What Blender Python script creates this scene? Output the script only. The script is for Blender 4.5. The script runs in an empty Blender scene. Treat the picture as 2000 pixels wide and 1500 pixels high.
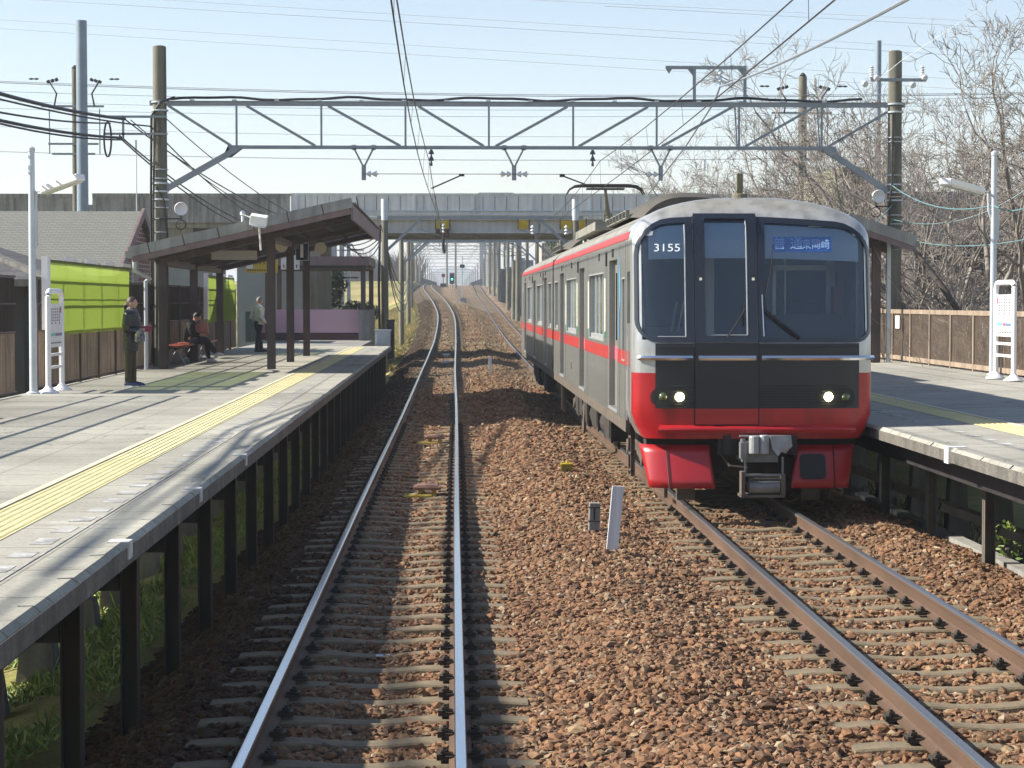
import bpy, bmesh, math, random
import numpy as np
from mathutils import Vector, Matrix, Euler

R = math.radians
C = bpy.context.scene.collection
sc = bpy.context.scene

# ---------------------------------------------------------------- camera, sky, sun, exposure
FPX = 4100.0; VX = 880.0; HY = 590.0; CAMH = 2.345
cam_d = bpy.data.cameras.new("camera"); cam = bpy.data.objects.new("camera", cam_d); C.objects.link(cam)
cam_d.sensor_width = 36.0; cam_d.lens = FPX / 2000 * 36.0
cam_d.clip_start = 0.1; cam_d.clip_end = 20000
cam.location = (0, 0, CAMH)
cam.rotation_euler = (R(90) - math.atan((750 - HY) / FPX), 0, -math.atan((1000 - VX) / FPX))
sc.camera = cam

SUN_EL = 36.0
wd = bpy.data.worlds.new("World"); sc.world = wd; wd.use_nodes = True
wt = wd.node_tree; wt.nodes.clear()
sky = wt.nodes.new("ShaderNodeTexSky"); sky.sky_type = 'NISHITA'; sky.sun_disc = False
sky.sun_elevation = R(SUN_EL); sky.sun_rotation = R(-88.3); sky.altitude = 0
sky.air_density = 1.0; sky.dust_density = 0.15; sky.ozone_density = 1.6
bg = wt.nodes.new("ShaderNodeBackground"); bg.inputs[1].default_value = 0.069
wo = wt.nodes.new("ShaderNodeOutputWorld")
tint = wt.nodes.new('ShaderNodeMix'); tint.data_type = 'RGBA'; tint.blend_type = 'MULTIPLY'; tint.inputs[0].default_value = 1; tint.inputs[7].default_value = (1.31, 1.18, 1.14, 1)
wt.links.new(sky.outputs[0], tint.inputs[6]); wt.links.new(tint.outputs[2], bg.inputs[0]); wt.links.new(bg.outputs[0], wo.inputs[0])

sd = bpy.data.lights.new("sun", 'SUN'); sd.energy = 5.0; sd.angle = R(0.53); sd.color = (1.0, 0.93, 0.82)
sun = bpy.data.objects.new("sun", sd); C.objects.link(sun)
_el = R(SUN_EL); _az = R(1.7)
sdir = Vector((-math.cos(_el) * math.cos(_az), math.cos(_el) * math.sin(_az), math.sin(_el)))
sun.rotation_euler = sdir.to_track_quat('Z', 'Y').to_euler()
sc.view_settings.view_transform = 'Standard'; sc.view_settings.look = 'None'
sc.view_settings.exposure = 1.12; sc.view_settings.gamma = 1.0
sc.cycles.max_bounces = 6; sc.cycles.transparent_max_bounces = 24
sc.cycles.diffuse_bounces = 3; sc.cycles.glossy_bounces = 3

# ---------------------------------------------------------------- helpers
WL = {}     # world location of each empty / thing (no rotation while building)

def P(px, py, d):
    """point seen at pixel (px,py) of the 2000x1500 photo, d metres ahead"""
    k = FPX / d
    return Vector(((px - VX) / k, d, CAMH - (py - HY) / k))

class MB:
    def __init__(s): s.v = []; s.f = []; s.m = []; s.cuts = []
    def add(s, vs, fs, mi=0):
        o = len(s.v); s.cuts.append((o, len(s.f))); s.v.extend([tuple(v) for v in vs])
        for f in fs: s.f.append(tuple(i + o for i in f)); s.m.append(mi)
        return s
    def box(s, c, sz, rot=None, mi=0):
        x, y, z = sz[0] / 2, sz[1] / 2, sz[2] / 2
        vs = [Vector((a * x, b * y, e * z)) for e in (-1, 1) for b in (-1, 1) for a in (-1, 1)]
        if rot:
            m = Euler(rot).to_matrix(); vs = [m @ v for v in vs]
        c = Vector(c)
        return s.add([v + c for v in vs], [(0, 2, 3, 1), (4, 5, 7, 6), (0, 1, 5, 4), (2, 6, 7, 3), (0, 4, 6, 2), (1, 3, 7, 5)], mi)
    def b2(s, x0, x1, y0, y1, z0, z1, mi=0):
        return s.box(((x0 + x1) / 2, (y0 + y1) / 2, (z0 + z1) / 2), (abs(x1 - x0), abs(y1 - y0), abs(z1 - z0)), None, mi)
    def bar(s, a, b, w, h=None, mi=0):
        """rectangular bar from a to b; w sideways, h upwards"""
        a = Vector(a); b = Vector(b); h = h or w
        d = (b - a)
        if d.length < 1e-6: return s
        d.normalize()
        up = Vector((0, 0, 1)) if abs(d.z) < 0.95 else Vector((0, 1, 0))
        sx = d.cross(up).normalized(); sy = sx.cross(d).normalized()
        vs = []
        for p in (a, b):
            for (i, j) in ((-1, -1), (1, -1), (1, 1), (-1, 1)): vs.append(p + sx * (i * w / 2) + sy * (j * h / 2))
        return s.add(vs, [(3, 2, 1, 0), (4, 5, 6, 7), (0, 1, 5, 4), (1, 2, 6, 5), (2, 3, 7, 6), (3, 0, 4, 7)], mi)
    def cyl(s, a, b, r0, r1=None, n=12, mi=0, cap=True):
        a = Vector(a); b = Vector(b); r1 = r0 if r1 is None else r1
        d = (b - a).normalized()
        up = Vector((0, 0, 1)) if abs(d.z) < 0.95 else Vector((0, 1, 0))
        sx = d.cross(up).normalized(); sy = sx.cross(d).normalized()
        vs = []
        for p, r in ((a, r0), (b, r1)):
            for i in range(n):
                t = 2 * math.pi * i / n; vs.append(p + sx * (r * math.cos(t)) + sy * (r * math.sin(t)))
        fs = [(i, (i + 1) % n, n + (i + 1) % n, n + i) for i in range(n)]
        if cap: fs += [tuple(range(n - 1, -1, -1)), tuple(range(n, 2 * n))]
        return s.add(vs, fs, mi)
    def tube(s, pts, r, n=6, mi=0):
        pts = [Vector(p) for p in pts]; rs = r if isinstance(r, (list, tuple)) else [r] * len(pts)
        vs = []; N = len(pts)
        for i, p in enumerate(pts):
            d = (pts[min(i + 1, N - 1)] - pts[max(i - 1, 0)]).normalized()
            up = Vector((0, 0, 1)) if abs(d.z) < 0.9 else Vector((0, 1, 0))
            sx = d.cross(up).normalized(); sy = sx.cross(d).normalized()
            for j in range(n):
                t = 2 * math.pi * j / n; vs.append(p + sx * (rs[i] * math.cos(t)) + sy * (rs[i] * math.sin(t)))
        fs = []
        for i in range(N - 1):
            for j in range(n):
                j2 = (j + 1) % n; fs.append((i * n + j, i * n + j2, (i + 1) * n + j2, (i + 1) * n + j))
        fs += [tuple(range(n - 1, -1, -1)), tuple(range((N - 1) * n, N * n))]
        return s.add(vs, fs, mi)
    def lathe(s, c, prof, n=16, axis=(0, 0, 1), mi=0):
        """prof: list of (r, h) along axis from c"""
        c = Vector(c); ax = Vector(axis).normalized()
        up = Vector((0, 0, 1)) if abs(ax.z) < 0.95 else Vector((0, 1, 0))
        sx = ax.cross(up).normalized(); sy = ax.cross(sx).normalized()
        vs = []
        for (r, h) in prof:
            for i in range(n):
                t = 2 * math.pi * i / n; vs.append(c + ax * h + sx * (r * math.cos(t)) + sy * (r * math.sin(t)))
        fs = []
        for a in range(len(prof) - 1):
            for i in range(n):
                i2 = (i + 1) % n; fs.append((a * n + i, a * n + i2, (a + 1) * n + i2, (a + 1) * n + i))
        fs += [tuple(range(n - 1, -1, -1)), tuple(range((len(prof) - 1) * n, len(prof) * n))]
        return s.add(vs, fs, mi)
    def prism(s, poly, a, b, mi=0):
        """poly of points p(u); extruded from offset vector a to b"""
        a = Vector(a); b = Vector(b); n = len(poly)
        vs = [Vector(p) + a for p in poly] + [Vector(p) + b for p in poly]
        fs = [tuple(range(n)), tuple(range(2 * n - 1, n - 1, -1))] + [(i, n + i, n + (i + 1) % n, (i + 1) % n) for i in range(n)]
        return s.add(vs, fs, mi)
    def grid(s, pts, nu, nv, mi=0, flip=False):
        fs = []
        for i in range(nu - 1):
            for j in range(nv - 1):
                q = (i * nv + j, (i + 1) * nv + j, (i + 1) * nv + j + 1, i * nv + j + 1)
                fs.append(q[::-1] if flip else q)
        return s.add(pts, fs, mi)
    def build(s, name, mats, parent=None, loc=None, smooth=False, bevel=0, fixn=True, split=False, **props):
        if split and parent is not None:      # every piece added becomes an object of its own
            cuts = s.cuts + [(len(s.v), len(s.f))]; o = None
            for (v0, f0), (v1, f1) in zip(cuts[:-1], cuts[1:]):
                q = MB(); q.v = s.v[v0:v1]; q.f = [tuple(i - v0 for i in f) for f in s.f[f0:f1]]; q.m = s.m[f0:f1]
                o = q.build(name, mats, parent, None, smooth, bevel, fixn, **props)
            return o
        off = WL[parent] if parent is not None else Vector(loc if loc is not None else (0, 0, 0))
        me = bpy.data.meshes.new(name)
        me.from_pydata([tuple(Vector(v) - off) for v in s.v], [], s.f)
        if not isinstance(mats, (list, tuple)): mats = [mats]
        for m in mats: me.materials.append(m)
        if len(mats) > 1: me.polygons.foreach_set("material_index", s.m)
        if fixn:
            bm = bmesh.new(); bm.from_mesh(me); bmesh.ops.recalc_face_normals(bm, faces=bm.faces)
            bm.to_mesh(me); bm.free()
        if smooth:
            me.polygons.foreach_set("use_smooth", [True] * len(me.polygons))
            try: me.set_sharp_from_angle(angle=R(40))
            except Exception: pass
        me.update()
        o = bpy.data.objects.new(name, me); C.objects.link(o)
        if parent is not None: o.parent = parent
        else: o.location = off
        WL[o] = off
        if bevel:
            b = o.modifiers.new("bevel", 'BEVEL'); b.width = bevel; b.segments = 2; b.limit_method = 'ANGLE'; b.angle_limit = R(40)
        for k_, v_ in props.items(): o[k_] = v_
        return o

def tag(o, label=None, cat=None, group=None, kind=None):
    if label: o["label"] = label
    if cat: o["category"] = cat
    if group: o["group"] = group
    if kind: o["kind"] = kind
    return o

def thing(name, label, cat, loc=(0, 0, 0), group=None):
    o = bpy.data.objects.new(name, None); C.objects.link(o); o.location = loc
    o.empty_display_size = 0.2
    WL[o] = Vector(loc); tag(o, label, cat, group); return o

def kids(o): return [c for c in bpy.data.objects if c.parent == o]

def copy_tree(o, parent=None, km=None):
    if km is None:
        km = {}
        for c in bpy.data.objects:
            if c.parent: km.setdefault(c.parent, []).append(c)
    c = o.copy(); C.objects.link(c)
    if parent is not None: c.parent = parent
    for ch in km.get(o, []): copy_tree(ch, c, km)
    return c

# ---------------------------------------------------------------- materials
def srgb(r, g, b):
    f = lambda c: (c / 12.92 if c <= 0.04045 else ((c + 0.055) / 1.055) ** 2.4)
    return (f(r / 255), f(g / 255), f(b / 255))

def mat(name, col, rough=0.6, metal=0.0, var=0.25, vscale=2.0, bump=0.0, bscale=30.0, fine=0.0, fscale=60, streak=0.0, emit=None, coat=0.0, alpha=None, spec=0.5, sxyz=(1, 1, 1)):
    m = bpy.data.materials.new(name); m.use_nodes = True
    nt = m.node_tree; N = nt.nodes; L = nt.links; b = N["Principled BSDF"]
    b.inputs["Roughness"].default_value = rough; b.inputs["Metallic"].default_value = metal
    b.inputs["Specular IOR Level"].default_value = spec
    if coat: b.inputs["Coat Weight"].default_value = coat; b.inputs["Coat Roughness"].default_value = 0.08
    col = tuple(col)[:3]
    if max(col) < .5: col = tuple(c * .70 for c in col)
    tc = N.new("ShaderNodeTexCoord"); mp = N.new("ShaderNodeMapping"); mp.inputs["Scale"].default_value = sxyz
    L.new(tc.outputs["Object"], mp.inputs[0])
    last = None
    if var > 0:
        n1 = N.new("ShaderNodeTexNoise"); n1.inputs["Scale"].default_value = vscale; n1.inputs["Detail"].default_value = 6
        L.new(mp.outputs[0], n1.inputs["Vector"])
        rm = N.new("ShaderNodeMapRange"); rm.inputs[1].default_value = 0.3; rm.inputs[2].default_value = 0.7
        rm.inputs[3].default_value = 1 - var; rm.inputs[4].default_value = 1 + var * 0.6
        L.new(n1.outputs[0], rm.inputs[0]); last = rm.outputs[0]
    if fine > 0:
        n2 = N.new("ShaderNodeTexNoise"); n2.inputs["Scale"].default_value = fscale; n2.inputs["Detail"].default_value = 3
        L.new(mp.outputs[0], n2.inputs["Vector"])
        r2 = N.new("ShaderNodeMapRange"); r2.inputs[1].default_value = 0.3; r2.inputs[2].default_value = 0.7
        r2.inputs[3].default_value = 1 - fine; r2.inputs[4].default_value = 1 + fine
        L.new(n2.outputs[0], r2.inputs[0])
        if last:
            mu = N.new("ShaderNodeMath"); mu.operation = 'MULTIPLY'; L.new(last, mu.inputs[0]); L.new(r2.outputs[0], mu.inputs[1]); last = mu.outputs[0]
        else: last = r2.outputs[0]
    if streak > 0:
        mp2 = N.new("ShaderNodeMapping"); mp2.inputs["Scale"].default_value = (3, 3, 0.25); L.new(tc.outputs["Object"], mp2.inputs[0])
        n3 = N.new("ShaderNodeTexNoise"); n3.inputs["Scale"].default_value = 2.2; n3.inputs["Detail"].default_value = 5; L.new(mp2.outputs[0], n3.inputs["Vector"])
        r3 = N.new("ShaderNodeMapRange"); r3.inputs[1].default_value = 0.4; r3.inputs[2].default_value = 0.68
        r3.inputs[3].default_value = 1; r3.inputs[4].default_value = 1 - streak
        L.new(n3.outputs[0], r3.inputs[0])
        if last:
            mu = N.new("ShaderNodeMath"); mu.operation = 'MULTIPLY'; L.new(last, mu.inputs[0]); L.new(r3.outputs[0], mu.inputs[1]); last = mu.outputs[0]
        else: last = r3.outputs[0]
    if last:
        vm = N.new("ShaderNodeVectorMath"); vm.operation = 'SCALE'; vm.inputs[0].default_value = col; L.new(last, vm.inputs["Scale"])
        L.new(vm.outputs[0], b.inputs["Base Color"])
    else: b.inputs["Base Color"].default_value = (*col, 1)
    if bump > 0:
        n4 = N.new("ShaderNodeTexNoise"); n4.inputs["Scale"].default_value = bscale; n4.inputs["Detail"].default_value = 4
        L.new(mp.outputs[0], n4.inputs["Vector"])
        bp = N.new("ShaderNodeBump"); bp.inputs["Strength"].default_value = bump; bp.inputs["Distance"].default_value = 0.02
        L.new(n4.outputs[0], bp.inputs["Height"]); L.new(bp.outputs[0], b.inputs["Normal"])
    if emit:
        b.inputs["Emission Color"].default_value = (*emit[:3], 1); b.inputs["Emission Strength"].default_value = emit[3]
    if alpha is not None: b.inputs["Alpha"].default_value = alpha
    return m

M = {}
M['galv'] = mat('galvanised_steel', (.36, .41, .46), .5, .35, .12, 3, fine=.06)
M['galv_lt'] = mat('light_galvanised_steel', (.52, .57, .62), .45, .3, .1, 3)
M['pole_conc'] = mat('pole_concrete', (.27, .26, .205), .9, 0, .22, 1.5, .3, 30, streak=.45, fine=.1)
M['cable'] = mat('black_cable', (.03, .032, .04), .5, 0, .1)
M['wire'] = mat('dark_wire', (.09, .085, .09), .5, .5, .1)
M['wire_far'] = mat('thin_wire', (.50, .54, .60), .6, .2, .0)
M['insul'] = mat('porcelain', (.62, .64, .66), .25, 0, .1)
M['insul_dk'] = mat('dark_porcelain', (.10, .11, .13), .3, 0, .1)
M['white'] = mat('white_paint', (.8, .8, .81), .4, 0, .05)
M['whitew'] = mat('worn_white_paint', (.72, .72, .69), .6, 0, .2, 14)
M['brown'] = mat('brown_steel_paint', (.125, .083, .083), .5, 0, .3, 2, streak=.35, fine=.06)
M['mauve'] = mat('mauve_trim_paint', (.27, .18, .18), .55, 0, .15, 3, streak=.2)
M['roof_sheet'] = mat('grey_roof_sheet', (.42, .42, .40), .6, .1, .2, 3, streak=.3)
M['soffit'] = mat('dark_soffit', (.07, .05, .047), .8, 0, .3, 2)
M['conc'] = mat('grey_concrete', (.36, .35, .32), .9, 0, .25, 1.2, .25, 25, fine=.08, streak=.25)
M['conc_dk'] = mat('stained_concrete', (.24, .23, .205), .9, 0, .3, 1.2, .25, 25, fine=.08, streak=.4)
M['steel_dk'] = mat('dark_steel', (.05, .045, .045), .6, .3, .3, 3)
M['rust'] = mat('rusty_steel', (.16, .085, .05), .8, .2, .35, 6, fine=.2)
M['black'] = mat('matt_black', (.02, .02, .022), .6, 0, .2)
M['yellow'] = mat('yellow_paint', (.62, .48, .02), .5, 0, .15)
M['pink'] = mat('pink_wall_paint', (.60, .38, .45), .6, 0, .08, 1)
M['maroon'] = mat('maroon_paint', (.07, .02, .025), .5, 0, .1)
M['navy'] = mat('navy_sign', (.015, .04, .085), .5, 0, .05)
M['orange'] = mat('orange_seat', (.42, .10, .05), .4, 0, .1)
M['red'] = mat('red_enamel', (.5, .02, .03), .35, 0, .05)
# ---------------------------------------------------------------- track alignment and ground heights
def spline(pts):
    ys = np.array([p[0] for p in pts], float)
    cols = [np.array([p[i] for p in pts], float) for i in range(1, len(pts[0]))]
    def tang(v):
        m = np.zeros_like(v); d = np.diff(v) / np.diff(ys)
        m[0] = d[0]; m[-1] = d[-1]; m[1:-1] = (d[1:] + d[:-1]) / 2
        return m
    tg = [tang(c) for c in cols]
    def f(y):
        y = np.clip(np.asarray(y, float), ys[0], ys[-1]); i = np.clip(np.searchsorted(ys, y) - 1, 0, len(ys) - 2)
        h = ys[i + 1] - ys[i]; t = (y - ys[i]) / h
        out = []
        for c, m in zip(cols, tg):
            out.append((2 * t**3 - 3 * t**2 + 1) * c[i] + (t**3 - 2 * t**2 + t) * h * m[i] + (-2 * t**3 + 3 * t**2) * c[i + 1] + (t**3 - t**2) * h * m[i + 1])
        return out
    return f
LT = spline([(-10, -.52, 0), (11, -.515, 0), (23, -.50, 0), (44, -.445, 0), (70, -.42, .02), (90, -.36, .12), (114, -.28, .42), (149, -.33, 1.45), (175, -.85, 2.3),
             (200, -1.5, 2.95), (240, -2.4, 3.7), (293, -3.2, 4.5), (345, -3.55, 5.3), (420, -3.7, 5.6), (2000, -3.7, 5.6)])
RT = spline([(-10, 3.28, 0), (23, 3.29, 0), (60, 3.38, 0), (90, 3.6, .04), (120, 3.78, .2), (150, 3.9, .6), (195, 3.92, 1.6), (273, 3.9, 3.3), (345, 4.0, 5.1), (420, 4.0, 5.6), (2000, 4.0, 5.6)])
GAUGE = 1.067

def sstep(a, b, x):
    t = np.clip((x - a) / (b - a), 0, 1); return t * t * (3 - 2 * t)

def _vn(x, y, s):
    return (np.sin(x * 1.7 / s + 1.3 * np.sin(y * .9 / s)) + np.sin(y * 1.3 / s + 2.1 * np.sin(x * 1.1 / s + .7))) * .5

def bed(X, Y):
    """top of ballast"""
    X = np.asarray(X, float); Y = np.asarray(Y, float)
    xl, zl = LT(Y); xr, zr = RT(Y)
    t = np.clip((X - xl) / (xr - xl), 0, 1); zb = zl * (1 - t) + zr * t
    h = np.full(np.broadcast(X, Y).shape, -0.197)
    u = (X - xl) / (xr - xl)                    # 0..1 between the tracks
    mid = np.clip(1 - np.abs((u - .5) / .25), 0, 1)
    h = h + sstep(0, 1, mid) * .15
    dl = xl - 1.12 - X                          # left shoulder
    h = np.where(dl > 0, -0.215 - .06 * sstep(0, .25, dl) - np.maximum(dl - .12, 0) * .48, h)
    dr = X - (xr + 1.35)
    h = np.where(dr > -.35, -0.215 + .06 * sstep(-.35, -.1, dr) - np.maximum(dr - .25, 0) * .28, h)
    return zb + h + .018 * _vn(X, Y, .5) + .012 * _vn(X + 9, Y, .17)

def ground(X, Y):
    X = np.asarray(X, float); Y = np.asarray(Y, float)
    xl, zl = LT(Y); xr, zr = RT(Y)
    lev = -1.7 + 7.2 * sstep(150, 330, Y) * 1.0
    lev = np.where(X > 2, -1.3 + 6.0 * sstep(200, 345, Y), lev)
    lev = lev + .12 * _vn(X, Y, 3)
    dl = np.maximum(xl - 1.9 - X, 0); dr = np.maximum(X - xr - 1.9, 0)
    s = np.where(Y > 85, .42, .42)
    eml = zl - .46 - dl * np.where(Y > 80, .42, .30); emr = zr - .42 - dr * .5
    inside = (dl <= 0) & (dr <= 0)
    em = np.where(X < (xl + xr) / 2, eml, emr)
    under = np.where(inside, np.minimum(zl, zr) - .62, em)
    return np.where(inside, under, np.maximum(em, lev) + .03 * _vn(X, Y, .8))

def yline(a, b, s0, g):
    out = [a]; st = s0
    while out[-1] < b: out.append(out[-1] + st); st *= g
    return out

# ground sheet, reaching the horizon
xs = [-4000, -2500, -1000, -400, -180, -90, -60, -40, -30, -24] + list(np.arange(-20, -8, 1.0)) + list(np.arange(-8, 12, .33)) + list(np.arange(12, 24, 1.5)) + [28, 36, 50, 80, 140, 300, 800, 2500, 4000]
ysl = [-400, -100, -30, -8] + list(np.arange(0, 60, .6)) + yline(60, 5000, 1.5, 1.018)
X, Y = np.meshgrid(xs, ysl, indexing='ij'); Z = ground(X, Y)
mb = MB(); mb.grid(np.stack([X, Y, Z], -1).reshape(-1, 3).tolist(), len(xs), len(ysl))

def grassmat(name, ca, cb, cc):
    m = bpy.data.materials.new(name); m.use_nodes = True; nt = m.node_tree; N = nt.nodes; L = nt.links; b = N["Principled BSDF"]
    b.inputs["Roughness"].default_value = .95; b.inputs["Specular IOR Level"].default_value = .1
    tc = N.new("ShaderNodeTexCoord")
    n1 = N.new("ShaderNodeTexNoise"); n1.inputs["Scale"].default_value = .09; n1.inputs["Detail"].default_value = 8; L.new(tc.outputs["Object"], n1.inputs["Vector"])
    r1 = N.new("ShaderNodeValToRGB"); r1.color_ramp.elements[0].position = .4; r1.color_ramp.elements[1].position = .6
    r1.color_ramp.elements[0].color = (*ca, 1); r1.color_ramp.elements[1].color = (*cb, 1); L.new(n1.outputs[0], r1.inputs[0])
    n2 = N.new("ShaderNodeTexNoise"); n2.inputs["Scale"].default_value = 3; n2.inputs["Detail"].default_value = 8; L.new(tc.outputs["Object"], n2.inputs["Vector"])
    r2 = N.new("ShaderNodeMapRange"); r2.inputs[1].default_value = .5; r2.inputs[2].default_value = .72; L.new(n2.outputs[0], r2.inputs[0])
    mx = N.new("ShaderNodeMix"); mx.data_type = 'RGBA'; L.new(r2.outputs[0], mx.inputs[0]); L.new(r1.outputs[0], mx.inputs[6]); mx.inputs[7].default_value = (*cc, 1)
    L.new(mx.outputs[2], b.inputs["Base Color"])
    n3 = N.new("ShaderNodeTexNoise"); n3.inputs["Scale"].default_value = 9; n3.inputs["Detail"].default_value = 6; L.new(tc.outputs["Object"], n3.inputs["Vector"])
    bp = N.new("ShaderNodeBump"); bp.inputs["Strength"].default_value = .8; bp.inputs["Distance"].default_value = .08; L.new(n3.outputs[0], bp.inputs["Height"]); L.new(bp.outputs[0], b.inputs["Normal"])
    return m
M['grass'] = grassmat('dry_grass_ground', (.15, .165, .05), (.36, .30, .13), (.20, .15, .08))
g = mb.build("ground", M['grass'], smooth=True, kind="structure")

# ballast bed
def stonemat(name, sheet):
    m = bpy.data.materials.new(name); m.use_nodes = True; nt = m.node_tree; N = nt.nodes; L = nt.links; b = N["Principled BSDF"]
    b.inputs["Roughness"].default_value = .85; b.inputs["Specular IOR Level"].default_value = .25
    ramp = N.new("ShaderNodeValToRGB"); cr = ramp.color_ramp; cr.interpolation = 'LINEAR'
    cols = [(0, (.085, .055, .036)), (.2, (.14, .080, .046)), (.45, (.20, .104, .055)), (.65, (.25, .138, .073)), (.85, (.19, .125, .074)), (.95, (.27, .19, .11)), (1, (.34, .28, .20))]
    while len(cr.elements) < len(cols): cr.elements.new(.5)
    for e, (p, c) in zip(cr.elements, cols): e.position = p; e.color = (*c, 1)
    tc = N.new("ShaderNodeTexCoord")
    if sheet:
        vo = N.new("ShaderNodeTexVoronoi"); vo.inputs["Scale"].default_value = 17; L.new(tc.outputs["Object"], vo.inputs["Vector"])
        sp = N.new("ShaderNodeSeparateColor"); L.new(vo.outputs["Color"], sp.inputs[0]); L.new(sp.outputs[0], ramp.inputs[0])
        bp = N.new("ShaderNodeBump"); bp.inputs["Strength"].default_value = 1; bp.inputs["Distance"].default_value = .05; bp.invert = True
        L.new(vo.outputs["Distance"], bp.inputs["Height"]); L.new(bp.outputs[0], b.inputs["Normal"])
    else:
        ge = N.new("ShaderNodeNewGeometry"); L.new(ge.outputs["Random Per Island"], ramp.inputs[0])
    if True:
        sp2 = N.new("ShaderNodeSeparateXYZ"); L.new(tc.outputs["Object"], sp2.inputs[0])
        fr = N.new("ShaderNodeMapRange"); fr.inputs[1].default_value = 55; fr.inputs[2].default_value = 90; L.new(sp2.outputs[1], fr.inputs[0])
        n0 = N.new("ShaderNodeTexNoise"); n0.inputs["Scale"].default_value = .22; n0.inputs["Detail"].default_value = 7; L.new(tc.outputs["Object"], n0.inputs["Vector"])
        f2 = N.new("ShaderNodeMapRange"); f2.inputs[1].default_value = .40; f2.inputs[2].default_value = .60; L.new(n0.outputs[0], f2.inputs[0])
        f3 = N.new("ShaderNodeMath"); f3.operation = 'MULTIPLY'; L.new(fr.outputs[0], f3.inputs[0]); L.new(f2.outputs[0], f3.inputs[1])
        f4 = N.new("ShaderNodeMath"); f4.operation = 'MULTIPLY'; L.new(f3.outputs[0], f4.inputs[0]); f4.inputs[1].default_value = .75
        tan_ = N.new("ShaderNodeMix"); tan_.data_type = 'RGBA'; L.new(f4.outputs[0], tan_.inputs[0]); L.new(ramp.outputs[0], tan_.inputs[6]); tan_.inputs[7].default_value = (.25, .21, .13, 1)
        rout = tan_.outputs[2]
    # patchiness: old grey / rusty areas
    n = N.new("ShaderNodeTexNoise"); n.inputs["Scale"].default_value = .45; n.inputs["Detail"].default_value = 4; L.new(tc.outputs["Object"], n.inputs["Vector"])
    r = N.new("ShaderNodeMapRange"); r.inputs[1].default_value = .42; r.inputs[2].default_value = .62; r.inputs[3].default_value = 0; r.inputs[4].default_value = .45; L.new(n.outputs[0], r.inputs[0])
    mx = N.new("ShaderNodeMix"); mx.data_type = 'RGBA'; mx.blend_type = 'MULTIPLY'; L.new(r.outputs[0], mx.inputs[0]); L.new(rout, mx.inputs[6]); mx.inputs[7].default_value = (.74, .66, .64, 1)
    n2 = N.new("ShaderNodeTexNoise"); n2.inputs["Scale"].default_value = 40; n2.inputs["Detail"].default_value = 3; L.new(tc.outputs["Object"], n2.inputs["Vector"])
    r2 = N.new("ShaderNodeMapRange"); r2.inputs[1].default_value = .3; r2.inputs[2].default_value = .7; r2.inputs[3].default_value = .75; r2.inputs[4].default_value = 1.2; L.new(n2.outputs[0], r2.inputs[0])
    vm = N.new("ShaderNodeVectorMath"); vm.operation = 'SCALE'; L.new(mx.outputs[2], vm.inputs[0]); L.new(r2.outputs[0], vm.inputs["Scale"])
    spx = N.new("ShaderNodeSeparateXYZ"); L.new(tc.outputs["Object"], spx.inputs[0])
    gx = N.new("ShaderNodeMapRange"); gx.inputs[1].default_value = -1.45; gx.inputs[2].default_value = -.75; gx.inputs[3].default_value = .34; gx.inputs[4].default_value = 1.0; L.new(spx.outputs[0], gx.inputs[0])  # left platform's shadow deepened in the stone colour, darker towards the platform
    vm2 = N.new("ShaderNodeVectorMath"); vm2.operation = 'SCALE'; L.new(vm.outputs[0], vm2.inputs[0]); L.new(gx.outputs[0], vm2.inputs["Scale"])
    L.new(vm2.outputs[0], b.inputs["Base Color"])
    return m
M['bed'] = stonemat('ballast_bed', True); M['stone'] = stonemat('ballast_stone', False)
ysb = list(np.arange(4, 70, .12)) + yline(70, 900, .5, 1.012)
N_ = 96
XX = []; YY = []
for i in range(N_):
    t = i / (N_ - 1)
    xl, _ = LT(ysb); xr, _ = RT(ysb)
    XX.append(xl - 2.15 + t * (xr - xl + 2.15 + 2.35)); YY.append(np.array(ysb))
X = np.array(XX); Y = np.array(YY); Z = bed(X, Y)
mb = MB(); mb.grid(np.stack([X, Y, Z], -1).reshape(-1, 3).tolist(), N_, len(ysb), flip=True)
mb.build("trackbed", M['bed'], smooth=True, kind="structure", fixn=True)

# loose ballast stones
rng = np.random.default_rng(7)
def fastmesh(name, V, F, mat_, smooth=False):
    me = bpy.data.meshes.new(name); me.vertices.add(len(V)); me.vertices.foreach_set("co", V.astype(np.float32).ravel())
    k = F.shape[1]; me.loops.add(F.size); me.loops.foreach_set("vertex_index", F.astype(np.int32).ravel())
    me.polygons.add(len(F)); me.polygons.foreach_set("loop_start", np.arange(0, F.size, k, dtype=np.int32))
    me.polygons.foreach_set("loop_total", np.full(len(F), k, dtype=np.int32))
    me.update(calc_edges=True); me.validate(); me.materials.append(mat_)
    me.polygons.foreach_set("use_smooth", np.full(len(F), bool(smooth)))
    o = bpy.data.objects.new(name, me); C.objects.link(o); return o
ph = (1 + 5 ** .5) / 2
IV = np.array([(-1, ph, 0), (1, ph, 0), (-1, -ph, 0), (1, -ph, 0), (0, -1, ph), (0, 1, ph), (0, -1, -ph), (0, 1, -ph), (ph, 0, -1), (ph, 0, 1), (-ph, 0, -1), (-ph, 0, 1)], float); IV /= np.linalg.norm(IV[0])
IF = np.array([(0, 11, 5), (0, 5, 1), (0, 1, 7), (0, 7, 10), (0, 10, 11), (1, 5, 9), (5, 11, 4), (11, 10, 2), (10, 7, 6), (7, 1, 8), (3, 9, 4), (3, 4, 2), (3, 2, 6), (3, 6, 8), (3, 8, 9), (4, 9, 5), (2, 4, 11), (6, 2, 10), (8, 6, 7), (9, 8, 1)])
SLP = .6
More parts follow.
